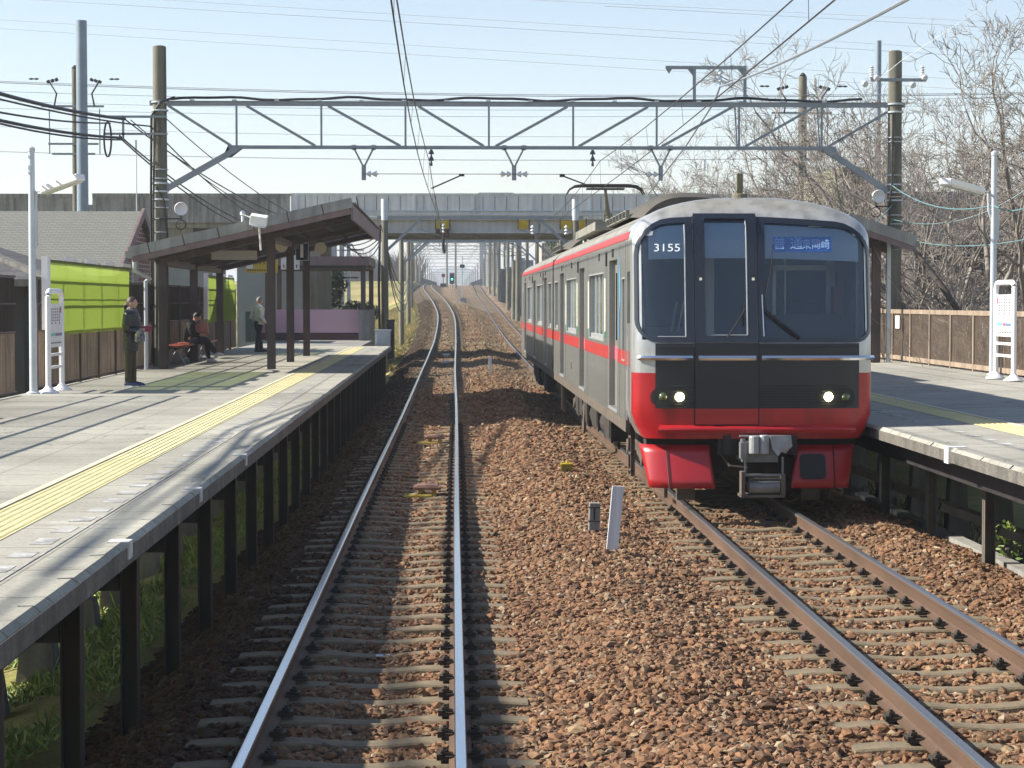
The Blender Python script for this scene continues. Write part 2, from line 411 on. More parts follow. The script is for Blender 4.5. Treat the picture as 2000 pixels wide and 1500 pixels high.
def scatter(y0, y1, x0, x1, dens, r0, r1):
    n = int((y1 - y0) * (x1 - x0) * dens)
    x = rng.uniform(x0, x1, n); y = rng.uniform(y0, y1, n)
    xl, zl = LT(y); xr, zr = RT(y)
    ph_l = np.abs((y / SLP) - np.round(y / SLP)) * SLP; ph_r = np.abs(((y + .22) / SLP) - np.round((y + .22) / SLP)) * SLP
    keep = np.ones(n, bool)
    keep &= ~((np.abs(x - xl) < 1.0) & (ph_l < .10)); keep &= ~((np.abs(x - xr) < 1.0) & (ph_r < .10))
    for s in (-1, 1):
        keep &= ~(np.abs(x - xl - s * .565) < .075); keep &= ~(np.abs(x - xr - s * .565) < .075)
    keep &= ~((x < xl - 2.1)); keep &= ~((x > xr + 2.25))
    # nothing visible beneath the train
    keep &= ~((y > 26) & (y < 60) & (x > 3.0))
    x = x[keep]; y = y[keep]; n = len(x)
    r = rng.uniform(r0, r1, n) * (1 + .5 * (rng.random(n) < .07)); z = bed(x, y) + rng.uniform(-.35, .55, n) * r
    V = IV[None] * rng.uniform(.55, 1.25, (n, 12, 1))
    V = V * (np.array([1.15, .95, .72]) * rng.uniform(.7, 1.3, (n, 1, 3)))
    a = rng.uniform(0, 6.283, n); b = rng.uniform(-.6, .6, n); c_, s_ = np.cos(a), np.sin(a)
    x1_, y1_, z1_ = V[..., 0], V[..., 1], V[..., 2]
    cb, sb = np.cos(b)[:, None], np.sin(b)[:, None]
    y2 = y1_ * cb - z1_ * sb; z2 = y1_ * sb + z1_ * cb
    x3 = x1_ * c_[:, None] - y2 * s_[:, None]; y3 = x1_ * s_[:, None] + y2 * c_[:, None]
    V = np.stack([x3, y3, z2], -1) * r[:, None, None] + np.stack([x, y, z], -1)[:, None]
    return V
parts = [scatter(9.2, 16, -2.75, 5.7, 860, .017, .033), scatter(16, 24, -2.75, 5.7, 640, .018, .034),
         scatter(24, 36, -2.7, 5.6, 380, .02, .038), scatter(36, 62, -2.7, 3.2, 190, .03, .05), scatter(62, 110, -2.7, 6.0, 130, .028, .046), scatter(110, 190, -3.5, 6.5, 60, .034, .06)]
V = np.concatenate(parts); n = len(V)
F = (IF[None] + (np.arange(n) * 12)[:, None, None]).reshape(-1, 3)
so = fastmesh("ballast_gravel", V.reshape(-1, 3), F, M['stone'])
tag(so, "reddish brown crushed stone ballast heaped round the sleepers and between the tracks", "gravel", kind="stuff")

# ---------------------------------------------------------------- tracks
M['railtop'] = mat('polished_rail_top', (.62, .66, .72), .16, 1.0, .08, 1.0, sxyz=(8, .3, 1))
M['railtop_r'] = mat('dull_rail_top', (.42, .42, .44), .38, .9, .2, 1.0, sxyz=(8, .3, 1))
M['railweb'] = mat('rail_web_rust', (.145, .085, .052), .75, .15, .3, 1.3, fine=.15, sxyz=(1, .6, 1))
M['sleeper'] = mat('sleeper_concrete', (.235, .185, .115), .9, 0, .25, 5, .3, 40, fine=.12, fscale=25)
M['clip'] = mat('rail_clip_iron', (.075, .062, .05), .7, .3, .2, 8)
RP = [(-.063, -.153), (-.063, -.144), (-.018, -.130), (-.008, -.120), (-.008, -.045), (-.030, -.035), (-.0325, -.012), (-.026, -.002), (-.012, .0),
      (.012, .0), (.026, -.002), (.0325, -.012), (.030, -.035), (.008, -.045), (.008, -.120), (.018, -.130), (.063, -.144), (.063, -.153)]
def rail(fn, side, parent, topm):
    ys_ = np.concatenate([np.arange(4, 60, 1.0), np.arange(60, 460, 2.5)])
    x, z = fn(ys_); v = []
    for i, y in enumerate(ys_):
        for (a, b_) in RP: v.append((x[i] + side * (GAUGE / 2 + .0325) + a, y, z[i] + b_))
    n = len(RP); m_ = MB()
    for i in range(len(ys_) - 1):
        for j in range(n - 1):
            m_.f.append((i * n + j, i * n + j + 1, (i + 1) * n + j + 1, (i + 1) * n + j)); m_.m.append(1 if 6 <= j <= 10 else 0)
    m_.v = v
    m_.build("rail", [M['railweb'], topm], parent, smooth=True)
def sleeper_mesh(w=.19, L_=2.0):
    m_ = MB(); secs = []
    for x in np.linspace(-L_ / 2, L_ / 2, 21):
        a = abs(x)
        zt = -.165 if .38 < a < .8 else (-.165 - .022 * float(sstep(.38, .05, a)) if a <= .38 else -.165 - .012 * float(sstep(.8, 1.0, a)))
        wt = w / 2 * (1.0 if a > .38 else .88)
        secs += [(x, -wt * 1.15, zt - .16), (x, -wt, zt - .012), (x, -wt * .88, zt), (x, wt * .88, zt), (x, wt, zt - .012), (x, wt * 1.15, zt - .16)]
    m_.grid(secs, 21, 6); m_.f.append(tuple(range(6))); m_.m.append(0); m_.f.append(tuple(range(20 * 6 + 5, 20 * 6 - 1, -1))); m_.m.append(0)
    return m_
def clip_mesh(s):
    m_ = MB()
    m_.box((s * .085, 0, -.137), (.09, .09, .022)); m_.box((s * .075, 0, -.118), (.07, .055, .02), (0, s * -.25, 0))
    m_.cyl((s * .09, 0, -.15), (s * .09, 0, -.082), .013, n=6); m_.cyl((s * .09, 0, -.112), (s * .09, 0, -.095), .025, n=6)
    m_.box((s * .115, 0, -.128), (.03, .1, .03))
    return m_
sl0 = sleeper_mesh().build("sleeper", M['sleeper'], loc=(0, 0, 0)); sl_me = sl0.data; bpy.data.objects.remove(sl0)
cl = {}
for s in (-1, 1):
    o = clip_mesh(s).build("rail_clip", M['clip'], loc=(0, 0, 0)); cl[s] = o.data; bpy.data.objects.remove(o)
def track(fn, label, topm, y_off, n_ind, n_clip, y_last):
    t = thing("railway_track", label, "railway track", (float(fn(20)[0]), 4, 0))
    rail(fn, -1, t, topm); rail(fn, 1, t, topm)
    k0 = int(math.ceil((9.5 + y_off) / SLP))
    rest = MB(); sm = sleeper_mesh()
    y = k0 * SLP - y_off; i = 0
    while y < y_last:
        x, z = (float(v) for v in fn(y))
        if i < n_ind:
            o = bpy.data.objects.new("sleeper", sl_me); C.objects.link(o); o.parent = t; o.location = Vector((x, y, z + random.Random(i).uniform(-.006, .004))) - WL[t]
            o.rotation_euler = (0, 0, random.Random(i * 3).uniform(-.008, .008))
            if i < n_clip:
                for rs in (-1, 1):
                    for cs in (-1, 1):
                        c_ = bpy.data.objects.new("rail_clip", cl[cs]); C.objects.link(c_); c_.parent = o; c_.location = (rs * (GAUGE / 2 + .0325), 0, 0)
        else:
            rest.add([(a + x, b + y, c + z) for a, b, c in sm.v], sm.f)
        y += SLP; i += 1
    rest.build("sleepers", M['sleeper'], t, kind="stuff")
    return t
track(LT, "left-hand railway track with bright polished rails, the one the camera runs on", M['railtop'], 0.0, 100, 56, 360)
track(RT, "right-hand railway track with dull rails that carries the red and silver train", M['railtop_r'], .22, 100, 26, 360)
# ---------------------------------------------------------------- platforms
def platmat(name, x0, x1, base, dark_from, dark_col, flip):
    m = bpy.data.materials.new(name); m.use_nodes = True; nt = m.node_tree; N = nt.nodes; L = nt.links; b = N["Principled BSDF"]
    b.inputs["Roughness"].default_value = .9; b.inputs["Specular IOR Level"].default_value = .2
    tc = N.new("ShaderNodeTexCoord"); sp = N.new("ShaderNodeSeparateXYZ"); L.new(tc.outputs["Object"], sp.inputs[0])
    def math_(op, a, b_=None):
        n = N.new("ShaderNodeMath"); n.operation = op
        for i, v in enumerate((a, b_)):
            if v is None: continue
            if isinstance(v, (int, float)): n.inputs[i].default_value = v
            else: L.new(v, n.inputs[i])
        return n.outputs[0]
    def noise(scale, det, sx=(1, 1, 1)):
        mp = N.new("ShaderNodeMapping"); mp.inputs["Scale"].default_value = sx; L.new(tc.outputs["Object"], mp.inputs[0])
        n = N.new("ShaderNodeTexNoise"); n.inputs["Scale"].default_value = scale; n.inputs["Detail"].default_value = det; L.new(mp.outputs[0], n.inputs["Vector"]); return n.outputs[0]
    def rng_(v, a, b_, c, d):
        r = N.new("ShaderNodeMapRange"); L.new(v, r.inputs[0])
        for i, q in enumerate((a, b_, c, d)): r.inputs[i + 1].default_value = q
        return r.outputs[0]
    f = math_('MULTIPLY', rng_(noise(.5, 6), .3, .7, .76, 1.15), rng_(noise(35, 3), .3, .7, .85, 1.12))
    f = math_('MULTIPLY', f, rng_(noise(1.6, 7, (.35, 2.2, 1)), .56, .72, 1, .80))
    f = math_('MULTIPLY', f, rng_(noise(5, 5), .62, .75, 1, .75))
    wv = N.new("ShaderNodeTexNoise"); wv.inputs["Scale"].default_value = 1.2; wv.inputs["Detail"].default_value = 5; L.new(tc.outputs["Object"], wv.inputs["Vector"])
    wa = N.new("ShaderNodeVectorMath"); wa.operation = 'SCALE'; wa.inputs["Scale"].default_value = 1.4; L.new(wv.outputs["Color"], wa.inputs[0])
    wb = N.new("ShaderNodeVectorMath"); wb.operation = 'ADD'; L.new(wa.outputs[0], wb.inputs[0]); L.new(tc.outputs["Object"], wb.inputs[1])
    vc = N.new("ShaderNodeTexVoronoi"); vc.feature = 'DISTANCE_TO_EDGE'; vc.inputs["Scale"].default_value = .33; L.new(wb.outputs[0], vc.inputs["Vector"])
    ck = math_('MULTIPLY', math_('LESS_THAN', vc.outputs["Distance"], .0035), math_('GREATER_THAN', noise(.35, 3), .5))
    f = math_('MULTIPLY', f, math_('SUBTRACT', 1, math_('MULTIPLY', ck, .45)))
    vp = N.new("ShaderNodeTexVoronoi"); vp.distance = 'CHEBYCHEV'; vp.inputs["Scale"].default_value = .30; L.new(tc.outputs["Object"], vp.inputs["Vector"])
    sc_ = N.new("ShaderNodeSeparateColor"); L.new(vp.outputs["Color"], sc_.inputs[0])
    f = math_('MULTIPLY', f, rng_(sc_.outputs[0], 0, 1, .90, 1.06))
    # joints across every 1.05 m and a few along
    def joint(v, period, wdt, off=0.0):
        fr = math_('FRACT', math_('DIVIDE', math_('ADD', v, off), period)); d = math_('ABSOLUTE', math_('SUBTRACT', fr, .5))
        return math_('GREATER_THAN', d, .5 - wdt / period / 2)
    j = math_('MULTIPLY', joint(sp.outputs[1], 1.05, .022), .5)
    j = math_('MAXIMUM', j, math_('MULTIPLY', joint(sp.outputs[0], 1.5, .014, .35), .4))
    f = math_('MULTIPLY', f, math_('SUBTRACT', 1, j))
    mx = N.new("ShaderNodeMix"); mx.data_type = 'RGBA'; mx.inputs[6].default_value = (*base, 1); mx.inputs[7].default_value = (*dark_col, 1)
    e = math_('GREATER_THAN' if flip else 'LESS_THAN', sp.outputs[0], dark_from); L.new(e, mx.inputs[0])
    vm = N.new("ShaderNodeVectorMath"); vm.operation = 'SCALE'; L.new(mx.outputs[2], vm.inputs[0]); L.new(f, vm.inputs["Scale"]); L.new(vm.outputs[0], b.inputs["Base Color"])
    bp = N.new("ShaderNodeBump"); bp.inputs["Strength"].default_value = .25; bp.inputs["Distance"].default_value = .01; L.new(noise(60, 3), bp.inputs["Height"]); L.new(bp.outputs[0], b.inputs["Normal"])
    return m
PZL = .90
M['platL'] = platmat('left_platform_surface', 0, 0, (.345, .335, .285), -50, (.33, .325, .285), False)
M['platR'] = platmat('right_platform_surface', 0, 0, (.325, .315, .275), 50, (.34, .335, .30), True)
M['coping'] = mat('weathered_coping', (.20, .185, .16), .9, 0, .35, 3, .6, 40, fine=.2, fscale=30, streak=.3)
M['tactile'] = mat('tactile_yellow', (.66, .60, .33), .7, 0, .12, 2.5, fine=.06)
M['tac_pale'] = mat('tactile_guide_pale', (.62, .56, .40), .7, 0, .15, 2.5)
M['linew'] = mat('faded_line_paint', (.49, .49, .47), .8, 0, .6, 5, fine=.2, fscale=30)

def platform(side, label, x_edge, x_back, y0, y1, z_e, z_b, surf, near=None):
    """side -1: left of the tracks"""
    t = thing("station_platform", label, "platform", (x_edge, 4, 0))
    def zt(x): return z_e + (z_b - z_e) * (x - x_edge) / (x_back - x_edge)
    m_ = MB(); xin = x_edge + side * .11
    yfull = near[0] if near else y0
    ys_ = list(np.arange(yfull, y1, 4.0)) + [y1]; pts = []
    prof = [(xin, zt(xin) - .13), (xin, zt(xin)), (x_back, zt(x_back)), (x_back, zt(x_back) - .13)]
    for y in ys_:
        for (a, b_) in prof: pts.append((a, y, b_))
    m_.grid(pts, len(ys_), 4)
    m_.f.append((0, 1, 2, 3)); m_.m.append(0); q = (len(ys_) - 1) * 4; m_.f.append((q + 3, q + 2, q + 1, q)); m_.m.append(0)
    # underside
    m_.b2(xin + side * .28, x_back - side * .02, yfull + .05, y1 - .05, z_e - .20, z_e - .135)
    if near: m_.b2(xin, near[1], y0, near[0] - .003, z_e - .13, z_e); m_.b2(xin + side * .28, near[1], y0, near[0] - .003, z_e - .20, z_e - .135)
    m_.build("deck", surf, t)
    cp = MB(); y = y0; r_ = random.Random(3 + side)
    while y < y1:
        L_ = min(.98, y1 - y); dz = r_.uniform(-.004, .004); dx = r_.uniform(-.006, .006)
        poly = [(x_edge + dx, y, z_e - .135), (x_edge - side * .006 + dx, y, z_e - .08), (x_edge - side * .005 + dx, y, z_e - .03 + dz), (x_edge + side * .03 + dx, y, z_e + .002 + dz), (x_edge + side * .11, y, z_e + .001), (x_edge + side * .11, y, z_e - .135)]
        cp.prism(poly, (0, .006, 0), (0, L_ - .006, 0)); y += 1.0
    cp.build("edge_coping", surf, t)
    ef = MB(); ef.b2(x_edge - side * .012, x_edge - side * .009, y0, y1, z_e - .137, z_e - .028); ef.build("edge_face", M['coping'], t)
    bm_ = MB()
    bm_.b2(x_edge + side * .30, x_edge + side * .40, y0, y1, z_e - .40, z_e - .20)
    bm_.b2(x_back - side * .35, x_back - side * .22, yfull, y1, z_e - .42, z_e - .20)
    bm_.build("edge_beam", M['steel_dk'], t, split=True)
    return t, zt

tL, ztL = platform(-1, "left platform with yellow tactile strip, where two people stand and one sits", -1.95, -6.75, 4, 69, PZL, PZL, M['platL'], (26.4, -5.55))
tR, ztR = platform(1, "right platform behind the train with wooden-coloured fence along its back", 4.84, 9.9, 4, 62, .93, 1.05, M['platR'])
m_ = MB(); m_.b2(-6.75, -2.95, 69, 80, PZL - .2, PZL - .002); m_.build("end_landing", M['conc'], tL)

def support_row(parent, xs_pos, x_main, x_rear, y0, y1, step, side, z_e, foot_z, foot=True):
    y = y0
    while y < y1:
        p = MB()
        gz = float(ground(x_main, y)) - .3; gz = min(gz, float(bed(x_main, y)) - .1)
        # I section post
        p.b2(x_main - .055, x_main + .055, y - .006, y + .006, gz, z_e - .14)
        p.b2(x_main - .055, x_main - .045, y - .06, y + .06, gz, z_e - .14); p.b2(x_main + .045, x_main + .055, y - .06, y + .06, gz, z_e - .14)
        p.build("support_post", M['suppL'] if side < 0 else M['suppR'], parent)
        c_ = MB(); c_.b2(x_main + side * .06, x_rear, y - .05, y + .05, z_e - .40, z_e - .2)
        if side > 0: c_.bar((x_main + .1, y, z_e - .9), (x_rear - .3, y, -.6), .09)
        c_.build("cross_beam", M['steel_dk'] if side < 0 else M['suppR'], parent)
        if foot:
            f_ = MB(); fx = x_rear; gz2 = float(ground(fx, y))
            a = .19; b_ = .12; zb_ = gz2 - .25; zt_ = foot_z
            vs = [(fx - a, y - a, zb_), (fx + a, y - a, zb_), (fx + a, y + a, zb_), (fx - a, y + a, zb_), (fx - b_, y - b_, zt_), (fx + b_, y - b_, zt_), (fx + b_, y + b_, zt_), (fx - b_, y + b_, zt_)]
            f_.add(vs, [(0, 3, 2, 1), (4, 5, 6, 7), (0, 1, 5, 4), (1, 2, 6, 5), (2, 3, 7, 6), (3, 0, 4, 7)])
            f_.build("footing", M['conc_dk'], parent)
            s_ = MB(); s_.b2(fx - .05, fx + .05, y - .004, y + .004, foot_z, z_e - .2); s_.b2(fx - .05, fx - .043, y - .05, y + .05, foot_z, z_e - .2); s_.b2(fx + .043, fx + .05, y - .05, y + .05, foot_z, z_e - .2)
            s_.build("rear_column", M['galv_lt'], parent)
        y += step
M['suppL'] = mat('tarred_post', (.05, .038, .03), .7, .1, .3, 3, streak=.3)
M['suppR'] = mat('weathered_post', (.17, .15, .125), .85, 0, .3, 3, streak=.4, fine=.1)
support_row(tL, None, -2.06, -3.45, 7.3, 66, 2.06, -1, PZL, -.42)
support_row(tR, None, 5.45, 7.6, 13.4, 60, 2.55, 1, .93, -.3)

# tactile strips: raised dots near, raised bars farther on
def tactile(parent, x0, x1, y0, y1, ysw, zf, pale=None, dots_y0=9.5):
    m_ = MB(); xm = (x0 + x1) / 2
    a, b_ = min(x0, x1), max(x0, x1)
    pts = [(a, y0, zf(a) + .004), (b_, y0, zf(b_) + .004), (b_, y1, zf(b_) + .004), (a, y1, zf(a) + .004)]
    m_.add(pts, [(0, 1, 2, 3)])
    n = 6
    for i in range(n):
        x = a + (i + .5) * (b_ - a) / n
        y = ysw
        while y < y1:
            m_.b2(x - .012, x + .012, y + .01, min(y + .37, y1), zf(x) + .003, zf(x) + .010); y += .38
        y = dots_y0
        while y < ysw:
            m_.box((x, y, zf(x) + .007), (.024, .03, .007)); y += (b_ - a) / n
    m_.build("tactile_strip", M['tactile'], parent)
    if pale is not None:
        p = MB(); p.b2(pale - .03, pale + .03, y0, y1, zf(pale) + .002, zf(pale) + .009); p.build("guide_line", M['tac_pale'], parent)
tactile(tL, -3.12, -2.73, 4, 67.5, 19.5, ztL, -3.17)
tactile(tR, 5.92, 6.3, 4, 60, 26, ztR, 6.35)
m_ = MB(); m_.b2(-5.2, -3.3, 67.6, 68.0, PZL + .002, PZL + .008); m_.build("tactile_strip", M['tactile'], tL)
m_ = MB(); r_ = random.Random(5)
y = 8.0
while y < 66:
    if r_.random() < .85: m_.b2(-2.515, -2.375 + r_.uniform(-.015, .01), y, y + .30 + r_.uniform(-.05, .03), PZL + .001, PZL + .0025)
    y += .65
m_.build("painted_dash", M['linew'], tL, split=True)
m_ = MB(); m_.b2(-2.34, -2.33, 6, 50, PZL + .002, PZL + .0045); m_.build("painted_line", M['linew'], tL)
m_ = MB(); y = 8.0
while y < 58:
    m_.b2(5.42, 5.54, y, y + .3, ztR(5.5) + .001, ztR(5.5) + .003); y += .65
m_.build("painted_dash", M['linew'], tR, split=True)
m_ = MB()
for y in (12.6, 16.2, 19.8): m_.b2(-1.93, -2.06, y, y + .16, PZL - .1, PZL + .008)
m_.build("edge_marker", mat('worn_edge_paint', (.56, .56, .54), .8, 0, .4, 9), tL, split=True)
m_ = MB(); m_.b2(4.815, 5.0, 20.15, 20.32, .78, .942); m_.build("edge_marker", M['whitew'], tR)

# concrete kerb strip at the foot of the right-hand ballast
m_ = MB(); m_.b2(5.62, 5.78, 4, 70, -.75, -.30); m_.build("kerb_strip", M['conc'], kind="structure")

# ---------------------------------------------------------------- left back fence: ribbed sheet below, dark lattice above
def ribmat(name, col, n):
    m = mat(name, col, .8, .1, .3, 1.5, streak=.5, fine=.1, fscale=20)
    return m
M['ribs'] = ribmat('ribbed_brown_sheet', (.49, .36, .26), 1)
M['lattice'] = mat('dark_fence_board', (.06, .045, .036), .85, 0, .35, 2, streak=.4)
M['frame_br'] = mat('fence_frame', (.11, .075, .06), .7, .1, .3, 3, streak=.3)
XF = -6.72
def left_fence(y0, y1, label, tone):
    t = thing("platform_fence", label, "fence", (XF, y0, PZL))
    y = y0; i = 0
    while y < y1 - .2:
        ye = min(y + 2.0, y1)
        p = MB(); p.b2(XF - .04, XF + .04, y - .03, y + .03, PZL - .1, PZL + 1.86); p.build("post", M['frame_br'], t)
        s_ = MB(); yy = y + .03; zz0, zz1 = PZL + .08, PZL + .98
        pts = []; nn = 0
        while yy < ye - .03:
            s_.b2(XF - .008, XF + .008, yy, yy + .009, zz0, zz1); yy += .036
        if y0 > 20 or y > 25.9: s_.build("sheet_panel", M['ribs'] if tone == 0 or y > y0 + 3.5 else M['frame_br'], t, fixn=False)
        u = MB(); yy = y + .05
        while yy < ye - .05:
            u.b2(XF - .010, XF + .012, yy, yy + .010, PZL + 1.0, PZL + 1.82); yy += .045
        u.build("board_panel", M['lattice'], t)
        y += 2.0; i += 1
    r_ = MB()
    for z in (.06, .98, 1.42, 1.84): r_.b2(XF - .012, XF + .022, y0, y1, PZL + z - .014, PZL + z + .014)
    r_.build("rail", M['frame_br'], t); return t
left_fence(10.6, 32.6, "dark brown board fence at the near end of the left platform, before the gap", 1)
left_fence(34.2, 66, "long brown ribbed fence behind the left platform under the lime banners", 0)

def banner(y0, y1, z0, z1, label, part=None):
    m = M['lime']
    t = thing("mesh_banner", label, "banner", (XF + .1, y0, z0))
    nu, nv = 40, 8; pts = []
    for i in range(nu):
        y = y0 + (y1 - y0) * i / (nu - 1)
        for j in range(nv):
            z = z0 + (z1 - z0) * j / (nv - 1)
            pts.append((XF + .09 + .004 * math.sin(y * 3.1 + z) + .003 * math.sin(z * 5 + y * .7), y, z))
    mb_ = MB(); mb_.grid(pts, nu, nv); mb_.build("sheet", m, t, smooth=True, fixn=False)
    f_ = MB()
    y = y0
    while y <= y1 + .01:
        f_.b2(XF + .045, XF + .06, y - .01, y + .01, PZL + 1.0, z1 + .05); y += (y1 - y0) / 5
    f_.b2(XF + .045, XF + .075, y0, y1, z1 - .03, z1 + .02); f_.b2(XF + .045, XF + .06, y0, y1, (z0 + z1) / 2 - .008, (z0 + z1) / 2 + .008)
    f_.build("frame", M['frame_br'], t)
    w = MB(); y = y0 + 1.6
    while y < y1 - .3:
        w.b2(XF + .05, XF + .08, y, y + 1.1, z1 + .03, z1 + .10); y += 2.1
    w.b2(XF + .03, XF + .13, y0 - .3, y0 - .05, z0 + .1, z1 + .07)
    w.build("white_trim", M['white'], t, split=True); return t
def banner_mat():
    m = bpy.data.materials.new('lime_mesh_fabric'); m.use_nodes = True; nt = m.node_tree; N = nt.nodes; L = nt.links
    out = N["Material Output"]; nt.nodes.remove(N["Principled BSDF"])
    d = N.new("ShaderNodeBsdfDiffuse"); d.inputs[0].default_value = (.37, .50, .10, 1)
    tr = N.new("ShaderNodeBsdfTranslucent"); tr.inputs[0].default_value = (.36, .50, .08, 1)
    tp = N.new("ShaderNodeBsdfTransparent"); tp.inputs[0].default_value = (.85, 1, .45, 1)
    a = N.new("ShaderNodeMixShader"); a.inputs[0].default_value = .5; L.new(d.outputs[0], a.inputs[1]); L.new(tr.outputs[0], a.inputs[2])
    b = N.new("ShaderNodeMixShader"); b.inputs[0].default_value = .42; L.new(a.outputs[0], b.inputs[1]); L.new(tp.outputs[0], b.inputs[2])
    L.new(b.outputs[0], out.inputs[0]); return m
M['lime'] = banner_mat()
banner(34.9, 43.6, 1.79, 3.03, "large lime green mesh banner on the fence between the white sign stand and the shelter")
banner(57.5, 64.8, 1.78, 3.06, "smaller lime green mesh banner seen between the rear shelter posts")

# right back fence: slatted, open
M['tanfence'] = mat('tan_fence_paint', (.49, .38, .28), .7, .1, .25, 2, streak=.3)
M['slat'] = mat('tan_fence_slat', (.46, .34, .25), .75, .1, .3, 3)
def right_fence():
    pts = [(9.78, 30), (9.78, 47.5), (9.9, 62)]
    t = thing("slatted_fence", "tan slatted open fence along the back of the right platform", "fence", (9.8, 30, 1.05))
    zb = 1.05
    def xf(y): return 9.80
    y = 30.0
    while y < 61:
        p = MB(); p.b2(xf(y) - .035, xf(y) + .035, y - .035, y + .035, zb - .1, zb + 1.12); p.build("post", M['tanfence'], t)
        s_ = MB(); yy = y + .07
        while yy < y + 1.75: s_.b2(xf(yy) - .005, xf(yy) + .005, yy, yy + .014, zb + .1, zb + 1.06); yy += .085
        s_.build("slat_panel", M['slat'], t); y += 1.8
    r_ = MB()
    for z in (.085, 1.09): r_.b2(9.77, 9.84, 30, 62, zb + z - .045, zb + z + .045)
    r_.build("rail", M['tanfence'], t)
    n = MB(); n.b2(9.755, 9.765, 45.4, 45.8, zb + .72, zb + 1.0); n.build("notice", M['white'], t)
right_fence()

# ---------------------------------------------------------------- canopy on the left platform
def canopy():
    t = thing("platform_canopy", "brown steel canopy with a single sloping roof over the left platform", "shelter", (-3.9, 45.5, PZL))
    y0, y1 = 42.8, 57.8; xa, za = -6.44, 3.34; xb, zb = -2.02, 4.32
    def zr(x): return za + (zb - za) * (x - xa) / (xb - xa)
    m_ = MB(); n = 60; pts = []      # corrugated sheet
    nn = 0
    y = y0
    while y <= y1 + .001:
        dz = .02 * (nn % 2)
        for x in (xa, xb): pts.append((x, y, zr(x) + .02 + dz))
        for x in (xb, xa): pts.append((x, y, zr(x) - .01 + dz))
        y += .09; nn += 1
    fs = []
    for i in range(nn - 1):
        for j in range(4):
            fs.append((i * 4 + j, i * 4 + (j + 1) % 4, (i + 1) * 4 + (j + 1) % 4, (i + 1) * 4 + j))
    fs += [(0, 1, 2, 3), tuple((nn - 1) * 4 + k for k in (3, 2, 1, 0))]
    m_.add(pts, fs); m_.build("roof_sheet", M['soffit'], t)
    d = Vector((xb - xa, 0, zb - za)).normalized()
    up = Vector((-d.z, 0, d.x))
    for yy, nm in ((y0, 1), (y1, 0)):
        f_ = MB()
        s = -1 if nm else 1
        N_s = 6
        for i in range(N_s):        # lapped flashing lengths
            a = Vector((xa - .06, yy + s * .03, zr(xa) + .02)) + d * ((4.60 / N_s) * i); b = a + d * (4.60 / N_s + .02)
            o = up * (.004 * (i % 2)); f_.bar(a + o + Vector((0, s * .003 * (i % 2), 0)), b + o, .06, .20)
        f_.build("verge_flashing", M['roof_sheet'], t)
        g_ = MB(); a = Vector((xa, yy + s * .02, zr(xa) - .13)); g_.bar(a, a + d * 4.52, .05, .12); g_.build("verge_trim", M['mauve'], t)
        c_ = MB()
        for i in range(7):
            a = Vector((xa, yy + s * .066, zr(xa))) + d * (.35 + .72 * i); c_.bar(a - up * .09, a + up * .13, .02, .012)
        c_.build("flashing_clip", M['rust'], t)
    f_ = MB(); f_.b2(xb, xb + .05, y0 - .04, y1 + .04, zb - .30, zb + .0); f_.build("fascia", M['mauve'], t)
    f_ = MB(); f_.b2(xb - .02, xb + .10, y0, y1, zb + .015, zb + .045); f_.build("roof_edge", M['roof_sheet'], t)
    gt = MB(); gt.b2(xa - .14, xa, y0 - .05, y1, za - .10, za + .03); gt.build("gutter", M['roof_sheet'], t)
    # downpipe with bend
    dp = MB(); dp.tube([(xa - .05, 43.4, za - .05), (xa - .05, 43.4, za - .35), (xa + .12, 44.4, za - .5), (-6.52, 45.2, za - .55), (-6.52, 45.2, PZL)], .045, 10); dp.build("downpipe", M['galv_lt'], t, smooth=True)
    # purlins
    for i in range(7):
        x = xa + .3 + i * .66
        p = MB(); p.b2(x - .03, x + .03, y0 + .03, y1 - .03, zr(x) - .10, zr(x) - .012); p.build("purlin", M['soffit'], t)
    for k, yy in enumerate((45.5, 50.9, 56.6)):
        r_ = MB(); r_.bar((-6.35, yy, zr(-6.35) - .155), (-2.2, yy, zr(-2.2) - .155), .10, .11)
        r_.build("rafter", M['brown'], t)
        for x in (-6.19, -3.87):
            c_ = MB(); w = .085
            zt_ = zr(x) - .2
            c_.b2(x - w, x + w, yy - .10, yy - .085, PZL, zt_); c_.b2(x - w, x + w, yy + .085, yy + .10, PZL, zt_); c_.b2(x - .012, x + .012, yy - .085, yy + .085, PZL, zt_)
            c_.build("column", M['brown'], t)
    lb = MB(); lb.b2(-6.25, -6.13, 45.6, 56.5, 3.12, 3.25); lb.b2(-3.93, -3.81, 45.6, 56.5, zr(-3.87) - .24, zr(-3.87) - .11); lb.build("long_beam", M['brown'], t)
    return t, zr
can, zcan = canopy()
def box_light(px, py, d, label, w=.34):
    p = P(px, py, d); t = thing("floodlight", label, "lamp", p)
    m_ = MB(); m_.box(p, (w, .25, .2), (.25, .15, 0)); m_.build("housing", M['white'], t, bevel=.01)
    g = MB(); g.box(p + Vector((0, -.03, -.11)), (w * .8, .2, .03), (.25, .15, 0)); g.build("lens", M['insul'], t)
    s_ = MB(); s_.tube([p + Vector((0, .05, -.1)), p + Vector((.02, .08, -.45)), p + Vector((.03, .1, -.6))], .02); s_.tube([p, p + Vector((-.35, .1, .12))], .012); s_.build("bracket", M['whitew'], t); return t
box_light(508, 431, 42.5, "white box floodlight fixed on the near edge of the left canopy roof")
p = P(477, 430, 46); m_ = MB(); m_.cyl(p - Vector((0, 0, .35)), p + Vector((0, 0, .12)), .035); m_.lathe(p + Vector((0, 0, .1)), [(.06, 0), (.06, .06), (.02, .1)], 10)
tag(m_.build("vent_pipe", M['white'], loc=p, smooth=True), "thin white pipe sticking up through the left canopy roof", "pipe")

